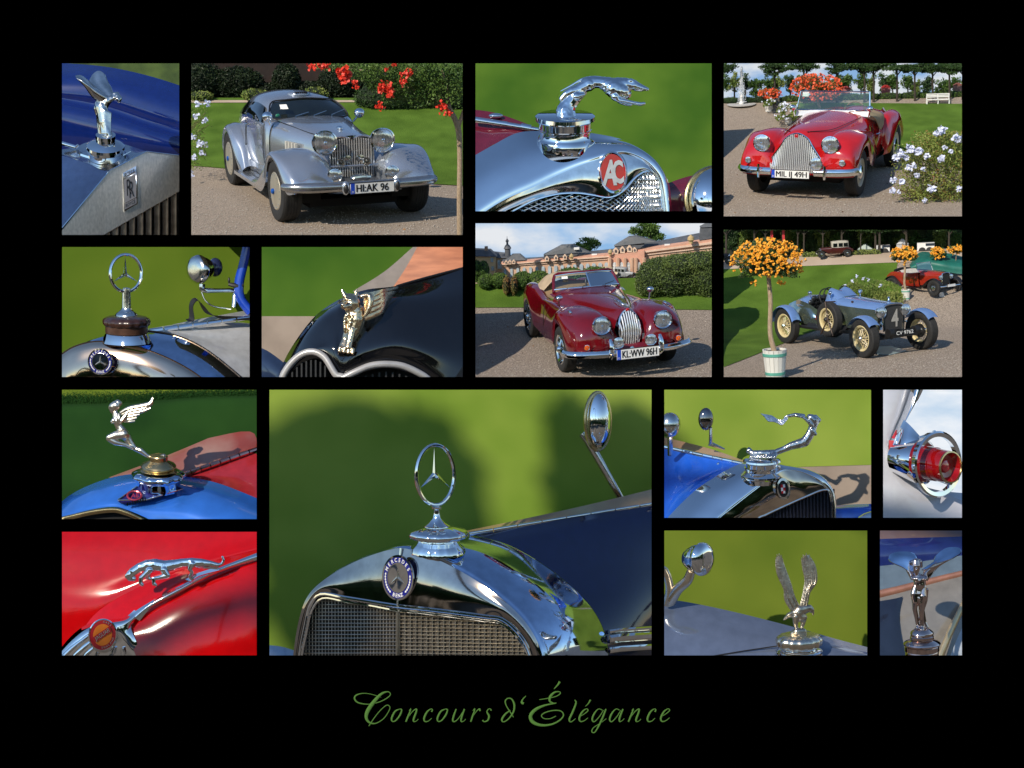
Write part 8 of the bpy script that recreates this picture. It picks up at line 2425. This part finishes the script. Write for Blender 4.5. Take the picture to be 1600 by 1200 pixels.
# ================================================================== racing car and lantana trees
def panel_racing_car():
    global CUR
    rnd = random.Random(24)
    pn = CUR = Panel('racing_car', (1131, 359, 1503, 589), 16.9, (1120, 350), .24375)
    st = Stage(pn, 1396.1, 551.9, 16.9, 9.1, -.8, .5498 * 16.9 / 14.0)
    YB = 7.4
    st.rise(3.4, YB, 800, 240)
    g = st.g
    on = st.on
    Y = lambda x, y, d: st.at_depth(x, y, d)
    e = [g(-60, 960), g(200, 860), g(420, 770), g(620, 690), g(900, 600), g(1180, 480), g(1300, 400), g(1420, 300)]
    st.sheet('gravel_drive', [[g(-300, 1100), g(900, 1100), g(1900, 1100)], [g(-300, 700), g(900, 700), g(1900, 700)], [V(-9, 4, 0), V(0, 4, 0), V(12, 4, 0)], [V(-9, YB + .3, 0), V(0, YB + .3, 0), V(12, YB + .3, 0)]], GRAVEL)
    l = [V(-12, e[0].y, 0), V(-12, e[1].y + .6, 0), V(-12, e[2].y + 1, 0), V(-12, e[3].y + 1.5, 0), V(-12, e[4].y + 2, 0), V(-12, YB - 1.2, 0), V(-12, YB - .7, 0), V(-12, YB - .2, 0)]
    e[-1] = V(g(1160, 250).x, YB - .2, 0)
    e[-2] = V(g(1150, 330).x, g(1150, 330).y, 0)
    st.sheet('lawn', [e, [a.lerp(b, .3) for a, b in zip(e, l)], l], LAWN, z=.014)
    st.sheet('avenue_path', [[V(-12, YB - .2, 0), V(12, YB - .2, 0)], [V(-12, YB + 1.4, 0), V(12, YB + 1.4, 0)]], GRAVELSOFT, z=.02, sub=3)
    racing_tourer(st, 39.8)
    litter(st, rnd, (560, 800, 1570, 990), 1200, 16)
    m = MB(st.T); a, b2 = g(1040, 830), g(1215, 812)
    m.prism([g(1015, 790, .01), g(1030, 838, .01), g(1110, 840, .01), g(1215, 815, .01), g(1120, 785, .01)], V(0, 0, .012)); tag(m.obj('drip_tray', mat('tray_blue', (.25, .34, .36), .3), smooth=False), 'flat pale blue drip tray under the racing car', 'tray')
    p = g(1405, 460)
    small_tourer(st, 'tourer', 'red open tourer with black wings parked behind the racing car', 44.7, tuple(g(1460, 452)), .522, mat('tourer_red', (.30, .022, .010), .2, coat=.8))
    p = g(1445, 452); m = MB(st.T); m.prism([g(1428, 468), g(1462, 466), g(1450, 436, .12), g(1424, 438, .12)], V(0, .01, 0)); tag(m.obj('info_card', WHITE, smooth=False), 'white information card leaning before the red tourer', 'card')
    # far limousine on the avenue, black car at the left, tents, van
    p = on(668, YB + .25)
    small_tourer(st, 'limousine', 'dark maroon limousine with cream roof on the far avenue', -78, tuple(p), .25, mat('maroon', (.06, .01, .008), .25, coat=.6), mat('cream_top', (.42, .40, .34), .6), True)
    p = on(10, YB + .1)
    small_tourer(st, 'tourer', 'black veteran car half cut off beside the tall tree trunk', 100, tuple(on(78, YB + .1)), .28, SATIN, SATIN, True)
    D = YB + .9
    for x, y0, y1, w, c, nm, lb in ((950, 132, 182, 48, (.46, .55, .52), 'market_tent', 'pale green market tent among the avenue trunks'), (1190, 98, 150, 40, (.55, .57, .60), 'market_tent', 'white peaked tent beyond the potted lantana'), (205, 122, 160, 45, (.36, .38, .42), 'market_tent', 'grey tent roof behind the big lantana crown')):
        p = Y(x, y1, D); q = Y(x, y0, D); r = Y(x + w, y1, D)
        h, hw = q.z - p.z, r.x - p.x
        t = thing(nm, lb, 'tent', loc=st.T(p))
        m = MB(st.T); m.prism([p + V(-hw, 0, h * .4), p + V(hw, 0, h * .4), p + V(.1 * hw, 0, h), p + V(-.1 * hw, 0, h)], V(0, .3, 0)); m.obj('roof', mat('tentc_%d' % x, c, .7), t, smooth=False)
        m = MB(st.T); m.prism([p + V(-hw * .95, .02, -.1), p + V(hw * .95, .02, -.1), p + V(hw * .95, .02, h * .4), p + V(-hw * .95, .02, h * .4)], V(0, .25, 0)); m.obj('wall', mat('tentw_%d' % x, tuple(k * .8 for k in c), .8), t, smooth=False)
    for x0, x1, y0, y1, lb in ((1285, 1395, 118, 172, 'white box trailer parked beyond the potted lantana'), (1020, 1108, 135, 178, 'white van parked behind the avenue trunks')):
        a, b3 = Y(x0, y1, D - .1), Y(x1, y0, D - .1)
        t = thing('box_van', lb, 'van', loc=st.T((a + b3) / 2))
        m = MB(st.T); m.box(((a.x + b3.x) / 2, D, (a.z + b3.z) / 2), (b3.x - a.x, .3, b3.z - a.z)); m.obj('body', WHITE, t)
        m = MB(st.T); m.box(((a.x + b3.x) / 2 + .1, D - .16, (a.z + b3.z) / 2 + .06), ((b3.x - a.x) * .5, .02, (b3.z - a.z) * .3)); m.obj('window', mat('van_glass', (.03, .04, .06), .1), t, smooth=False)
        for xx in (a.x + .12, b3.x - .12):
            m = MB(st.T); m.lathe([(.06, -.04), (.09, -.03), (.09, .03), (.06, .04)], (xx, D - .16, a.z), (0, 1, 0), n=14); m.obj('wheel', RUBBER, t)
    for x in (352, 427):
        a, b4 = Y(x - 7, 110, D - .3), Y(x + 7, 40, D - .3)
        m = MB(st.T); m.box(((a.x + b4.x) / 2, a.y, (a.z + b4.z) / 2), (b4.x - a.x, .02, b4.z - a.z)); fl = m.obj('flag', mat('flag_red', (.48, .02, .03), .6), smooth=False)
        tag(fl, 'narrow red banner flag among the dark trees', 'flag', 'red banner flags')
        m = MB(st.T); m.tube([(a.x, a.y, a.z - .8), (a.x, a.y, b4.z)], .012, 5); m.obj('pole', DARKBARK, fl)
    # the wood behind
    m = MB(st.T); m.grid([[(-14, D + 1.2, -.6), (14, D + 1.2, -.6)], [(-14, D + 1.2, 5), (14, D + 1.2, 5)]], 2, 2); tag(m.obj('dark_wood', mat('wood_dark', (.008, .014, .006), .95, col2=(.03, .05, .015), vscale=3), kind='stuff'), 'dark mass of woodland closing the avenue', 'wood')
    for i in range(20):
        x = 10 + 84 * i + rnd.uniform(-22, 22)
        crown_tree(st, rnd, x, 215, 100 + rnd.uniform(-18, 18), 58, 82, D + .7, 900, .055, (LEAF, LEAFDARK, LEAFPALE)[i % 3], ('mid green tree in the rear row of the wood', 'dark green tree in the rear row of the wood', 'pale green tree in the rear row of the wood')[i % 3], 'rear row of trees in the wood', .022, 'avenue_tree')
    for i, (x, k) in enumerate(((240, 1), (312, .7), (520, .7), (560, .8), (800, 1), (1016, 1), (1042, 1.1), (1215, 1), (1490, .9), (60, 1), (680, .7), (925, .6))):
        crown_tree(st, rnd, x, 228, 18, 120, 32, D - .35, 900, .055, LEAFDARK, 'tall dark trunk with high crown in the front row', 'front row of trees in the wood', .034 * k, 'avenue_tree')
    for x0, x1, lb in ((560, 690, 'low flower border left of the limousine'), (820, 1040, 'low flower border right of the limousine'), (30, 150, 'low hedge behind the black veteran car')):
        a, b = on(x0, YB + .45), on(x1, YB + .45); w = (b.x - a.x) / 6
        hedge(st, 'flower_border', lb, [((a.x + w * (2 * i + 1), YB + .45, a.z + .05), (w * 1.4, .1, .10)) for i in range(3)], 700, .045, LEAFPALE, rnd, CORE)
    # lantana trees in tubs
    def lantana(bx, by, cx, cy, rx, ry, tub, lb, n, nf, ls, fr, tw=None):
        b = g(bx, by)
        B = lambda x, y, dy=0: st.at_depth(x, y, b.y + dy)
        k = (B(bx + 100, by) - B(bx, by)).x / 100
        t = thing('lantana_tree', lb, 'tree', loc=st.T(b))
        w = tub * k
        if tub:
            hgt = w * 1.25
            m = MB(st.T)
            for i in range(16):
                a0, a1 = 2 * math.pi * i / 16 + .02, 2 * math.pi * (i + 1) / 16 - .02
                ring = lambda r, z: [b + V(r * math.cos(a), r * math.sin(a), z) for a in (a0, a1)]
                mm = MB(st.T); p0, p1 = ring(w * .40, 0), ring(w * .52, hgt)
                mm.prism([p0[0], p0[1], p1[1], p1[0]], V(-math.cos((a0 + a1) / 2), -math.sin((a0 + a1) / 2), 0) * w * .05); mm.obj('stave', mat('tub_white', (.72, .71, .66), .5, var=.08, vscale=4), t, smooth=False)
            for z in (.12, .78):
                m = MB(st.T); r = w * (.40 + .12 * z); m.lathe([(r * 1.015, hgt * z), (r * 1.05, hgt * z), (r * 1.06, hgt * (z + .1)), (r * 1.025, hgt * (z + .1))], b, (0, 0, 1), n=32); m.obj('hoop', mat('hoop_green', (.10, .36, .28), .5), t)
            m = MB(st.T); m.lathe([(.001, hgt * .93), (w * .49, hgt * .93)], b, (0, 0, 1), n=24, cap=False); m.obj('soil', mat('soil', (.04, .025, .015), .95), t)
            b0 = b + V(0, 0, hgt * .9)
        else:
            b0 = b
        m = MB(st.T); tp = B(cx, cy + ry * .55)
        m.tube([b0, b0.lerp(tp, .25) + V(-w * .12, 0, 0), b0.lerp(tp, .65), tp], [w * .10 + .01, w * .085 + .008, w * .08 + .008, w * .075 + .008], 10, sm=4)
        tr = m.obj('trunk', BARK, t)
        m = MB(st.T)
        for i in range(9):
            a = math.radians(200 + 140 * i / 8)
            m.tube([tp + V(0, 0, -.02), B(cx + rx * .35 * math.cos(a), cy + ry * .45 + 8 * math.sin(a) , rnd.uniform(-.1, .1)), B(cx + rx * .8 * math.cos(a), cy + ry * .1, rnd.uniform(-.25, .25))], [w * .05 + .005, w * .035 + .004, w * .02 + .002], 6, sm=2)
        m.obj('limbs', BARK, tr, kind='stuff')
        m = MB(st.T); q = []; yb = []
        cl = [(math.cos(a) * r_, math.sin(a) * r_, rnd.uniform(-1, 1), rnd.uniform(.22, .36)) for a, r_ in [(rnd.uniform(0, 6.28), math.sqrt(rnd.random()) * .85) for i in range(34)]]
        while len(q) < n:
            c = rnd.choice(cl); d = Vector((rnd.gauss(0, 1), rnd.gauss(0, 1), rnd.gauss(0, 1))).normalized() * c[3] * rnd.random() ** .4
            u, v, s_ = c[0] + d.x, c[1] + d.y, c[2] * .75 + d.z
            if v > .55 + .2 * abs(u):
                continue
            q.append(B(cx + rx * u, cy + ry * v, s_ * rx * k * .9))
        leaves(m, q, ls, rnd); m.obj('crown', mat('lantana_leaf', (.022, .055, .010), .5, col2=(.065, .12, .022), vscale=5), t, smooth=False, kind='stuff')
        m = MB(st.T)
        for i in range(nf):
            a, r_ = rnd.uniform(0, 6.28), math.sqrt(rnd.random())
            u, v = r_ * math.cos(a), r_ * math.sin(a)
            if v > .15 and rnd.random() < .75:
                continue
            p = B(cx + rx * u * 1.02, cy + ry * v * 1.02, -rx * k * math.sqrt(max(0, 1 - r_ * r_)) * .9)
            for j in range(6):
                blossom(m, p + Vector((rnd.gauss(0, 1), rnd.gauss(0, 1), rnd.gauss(0, 1))) * fr * .35, fr * .55, 5, rnd)
        m.obj('blossoms', mat('lantana_yellow', (.80, .30, .012), .6, col2=(.88, .46, .04), vscale=20), t, smooth=False, kind='stuff')
        return t
    lantana(375, 985, 330, 240, 235, 150, 150, 'big yellow-flowered lantana standard in a white tub with green hoops', 11000, 330, .042, .038)
    lantana(1212, 488, 1203, 198, 88, 56, 58, 'small yellow lantana standard in a white tub behind the racing car', 3600, 130, .042, .036)
    lantana(1418, 320, 1418, 190, 54, 40, 0, 'small lantana crown beside the green marquee', 1800, 60, .042, .036)
    lantana(1530, 300, 1535, 165, 60, 26, 0, 'low lantana crown over the green marquee end', 1500, 60, .042, .036)
    # green marquee and the pale shrub behind the car
    A = lambda x, y, d: Y(x, y, d)
    dm = g(1520, 318).y
    m = MB(st.T); m.grid([[A(1235, 262, dm + .5), A(1300, 182, dm + .9), A(1400, 185, dm + .9), A(1500, 190, dm + .7), A(1640, 230, dm + .6)], [A(1240, 275, dm), A(1330, 230, dm), A(1430, 240, dm - .1), A(1530, 255, dm - .1), A(1640, 270, dm - .1)], [A(1250, 285, dm - .05), A(1340, 290, dm - .1), A(1440, 300, dm - .2), A(1540, 318, dm - .2), A(1640, 322, dm - .2)]], 5, 5)
    tag(m.obj('green_marquee', mat('marquee_green', (.012, .13, .10), .5, var=.2), sharp=180), 'dark teal canvas car cover behind the red tourer', 'cover')
    b = g(980, 520); dd = b.y
    t = thing('flowering_shrub', 'loose yellow-green shrub behind the racing car bonnet', 'shrub', loc=st.T(b))
    m = MB(st.T)
    for i in range(14):
        m.tube([Y(990, 540, dd), Y(rnd.uniform(820, 1170), rnd.uniform(350, 480), dd + rnd.uniform(-.2, .2))], .007, 4)
    m.obj('stems', mat('stem_green', (.10, .12, .03), .8), t, kind='stuff')
    m = MB(st.T); q = []
    for i in range(4200):
        a, rr = rnd.uniform(0, 6.28), math.sqrt(rnd.random())
        cx, cy, rx, ry = rnd.choice(((950, 400, 110, 60), (1060, 420, 110, 60), (880, 420, 70, 50), (1130, 480, 80, 50), (1000, 470, 120, 60)))
        q.append(Y(cx + rx * rr * math.cos(a), cy + ry * rr * math.sin(a), dd + rnd.uniform(-.3, .3)))
    leaves(m, q, .04, rnd); m.obj('foliage', LEAFPALE, t, smooth=False, kind='stuff')
    fl = mat('plumbago_blue', (.58, .64, .86), .6)
    for x, y in ((893, 338), (940, 350), (975, 355), (1050, 395), (870, 365), (820, 395)):
        flower_cluster(st, t, Y(x, y, dd - .3), .045, 14, fl, rnd)
    clip_panel(pn)

# ================================================================== title in raised calligraphic letters on a black board
def panel_title():
    global CUR
    pn = Panel('title', (540, 1050, 1060, 1160), 13.0, (540, 1050), .325)
    CUR = None
    o_ = [(14, 178, 4), (-8, 190, 8), (-24, 222, 9), (-20, 238, 5), (-3, 232, 6), (17, 205, 8), (24, 182, 6), (14, 178, 4)]
    n_ = [[(14, 186, 3), (22, 178, 5), (8, 215, 8), (-2, 240, 7)], [(4, 225, 3), (28, 192, 4), (48, 178, 6), (48, 192, 8), (36, 225, 9), (36, 238, 6), (48, 236, 3), (58, 226, 3)]]
    c_ = [(38, 192, 8), (42, 182, 5), (34, 178, 4), (16, 192, 8), (2, 222, 9), (6, 238, 6), (22, 236, 4), (38, 222, 3)]
    u_ = [[(16, 178, 6), (4, 212, 9), (0, 234, 8), (10, 238, 5), (28, 222, 4), (46, 194, 3)], [(56, 178, 7), (42, 218, 9), (40, 238, 6), (52, 236, 3), (62, 226, 3)]]
    r_ = [[(8, 186, 3), (18, 178, 5), (6, 215, 8), (-2, 240, 7)], [(6, 217, 3), (26, 188, 4), (40, 178, 7), (43, 188, 7)]]
    s_ = [(36, 186, 7), (34, 179, 4), (24, 178, 4), (16, 192, 6), (26, 212, 9), (20, 232, 7), (4, 239, 5), (-6, 232, 7)]
    e_ = [(4, 216, 3), (30, 200, 4), (46, 185, 5), (38, 177, 4), (18, 192, 8), (4, 222, 9), (10, 238, 6), (28, 234, 4), (46, 220, 3)]
    a_ = [[(50, 184, 4), (32, 178, 4), (12, 200, 8), (2, 228, 8), (12, 239, 5), (36, 215, 4), (56, 184, 4)], [(66, 178, 7), (50, 220, 9), (50, 238, 6), (60, 235, 3), (72, 224, 3)]]
    G = [('C', [[(172, 122, 3), (120, 106, 3), (80, 103, 4), (50, 113, 7), (44, 130, 8), (62, 148, 6), (110, 155, 4), (160, 145, 4), (200, 125, 5), (216, 107, 4), (203, 95, 5), (172, 106, 11), (138, 142, 17), (107, 187, 18), (100, 220, 14), (115, 243, 9), (145, 247, 5), (182, 225, 4), (207, 190, 4), (213, 168, 4), (197, 160, 4), (165, 187, 4), (135, 225, 4), (112, 260, 4)]]),
         ('o', [[(x + 246, y, w) for x, y, w in o_]]), ('n', [[(x + 292, y, w) for x, y, w in k] for k in n_]), ('c', [[(x + 376, y, w) for x, y, w in c_]]), ('o', [[(x + 466, y, w) for x, y, w in o_]]),
         ('u', [[(x + 516, y, w) for x, y, w in k] for k in u_]), ('r', [[(x + 604, y, w) for x, y, w in k] for k in r_]), ('s', [[(x + 664, y, w) for x, y, w in s_]]),
         ('d', [[(792, 184, 5), (768, 203, 8), (752, 228, 9), (760, 240, 5), (785, 224, 6), (808, 190, 8), (811, 155, 9), (798, 130, 6), (780, 127, 5), (768, 140, 6), (773, 162, 5), (790, 190, 5), (808, 218, 4)]]),
         ('apostrophe', [[(867, 115, 3), (851, 133, 6), (848, 147, 11), (857, 152, 11)]]),
         ('E', [[(1030, 46, 11), (1022, 60, 8), (1002, 82, 3)], [(932, 133, 3), (970, 127, 4), (1010, 118, 4), (1032, 104, 5), (1028, 95, 4), (1005, 98, 8), (985, 118, 12), (982, 140, 9), (998, 150, 6), (1012, 150, 4), (960, 160, 8), (915, 180, 14), (890, 210, 16), (900, 240, 16), (940, 256, 12), (990, 252, 8), (1030, 232, 7), (1048, 208, 6), (1035, 188, 5), (1000, 185, 5), (960, 195, 5), (942, 210, 5), (955, 224, 4), (985, 224, 4), (1012, 212, 4)]]),
         ('l', [[(1102, 134, 4), (1108, 150, 8), (1091, 195, 10), (1076, 228, 9), (1084, 240, 5), (1106, 224, 3)]]),
         ('e', [[(x + 1120, y, w) for x, y, w in e_], [(1178, 134, 8), (1166, 153, 5), (1152, 166, 2)]]),
         ('g', [[(1236, 184, 4), (1216, 178, 4), (1196, 200, 8), (1186, 228, 8), (1196, 239, 5), (1220, 215, 4), (1240, 184, 4)], [(1252, 178, 7), (1238, 215, 9), (1218, 258, 8), (1198, 290, 5), (1184, 287, 5), (1192, 268, 4), (1225, 246, 3), (1254, 224, 3)]]),
         ('a', [[(x + 1268, y, w) for x, y, w in k] for k in a_]), ('n', [[(x + 1362, y, w) for x, y, w in k] for k in n_]), ('c', [[(x + 1450, y, w) for x, y, w in c_]]), ('e', [[(x + 1512, y, w) for x, y, w in e_]])]
    m = MB(pn.p); m.box((800, 170, 30), (1720, 420, 12)); bd = m.obj('title_board', BLACK, kind='structure', smooth=False)
    t = thing('title_lettering', 'green calligraphic title mounted on the black wall', 'lettering', pn.at(800, 260, 20))
    gm = mat('title_green', (.070, .165, .034), .8, var=.03, spec=.1)
    for nm, strokes in G:
        m = MB(pn.p)
        for st in strokes:
            m.tube([(x, y, 18) for x, y, w in st], [w * .56 for x, y, w in st], 8, sm=5, flat=((0, 0, 1), .35))
        m.obj('letter', gm, t, sharp=180)

def panel_beams():
    """black beams carry every staged scene from the wall behind it."""
    global CUR
    CUR = None
    for pn in PANELS:
        far = pn.d + .3
        for o in pn.objs:
            M = wm(o)
            far = max(far, max((M @ Vector(k)).y for k in o.bound_box))
        x0, y0, x1, y1 = pn.rect
        cx, cy, hx, hy = (x0 + x1) / 2, (y0 + y1) / 2, (x1 - x0) * .22, (y1 - y0) * .22
        d = far + .03
        m = MB()
        q = [W(cx - hx, cy - hy, d), W(cx + hx, cy - hy, d), W(cx + hx, cy + hy, d), W(cx - hx, cy + hy, d)]
        m.prism(q, W(cx, cy, WALL_Y - .01 - d))
        m.obj('support_beam', BLACK, kind='structure', smooth=False)

BUILD = [panel_steel_radiator,panel_greyhound,panel_brown_cap,panel_griffin,panel_winged_bather,panel_large_star,panel_scarf_lady,panel_tail_lamp,panel_leaping_cat,panel_eagle,panel_front_lady,panel_silver_coupe,panel_red_roadster,panel_burgundy_convertible,panel_racing_car,panel_title,panel_beams]

# ================================================================== build
for fn in BUILD:
    fn()
CUR = None
# things that were trimmed away entirely leave no childless marker behind
def has_mesh(o):
    return o.type == 'MESH' or any(has_mesh(c) for c in o.children)
for o in [o for o in COL.objects if o.type == 'EMPTY' and not has_mesh(o)]:
    bpy.data.objects.remove(o)
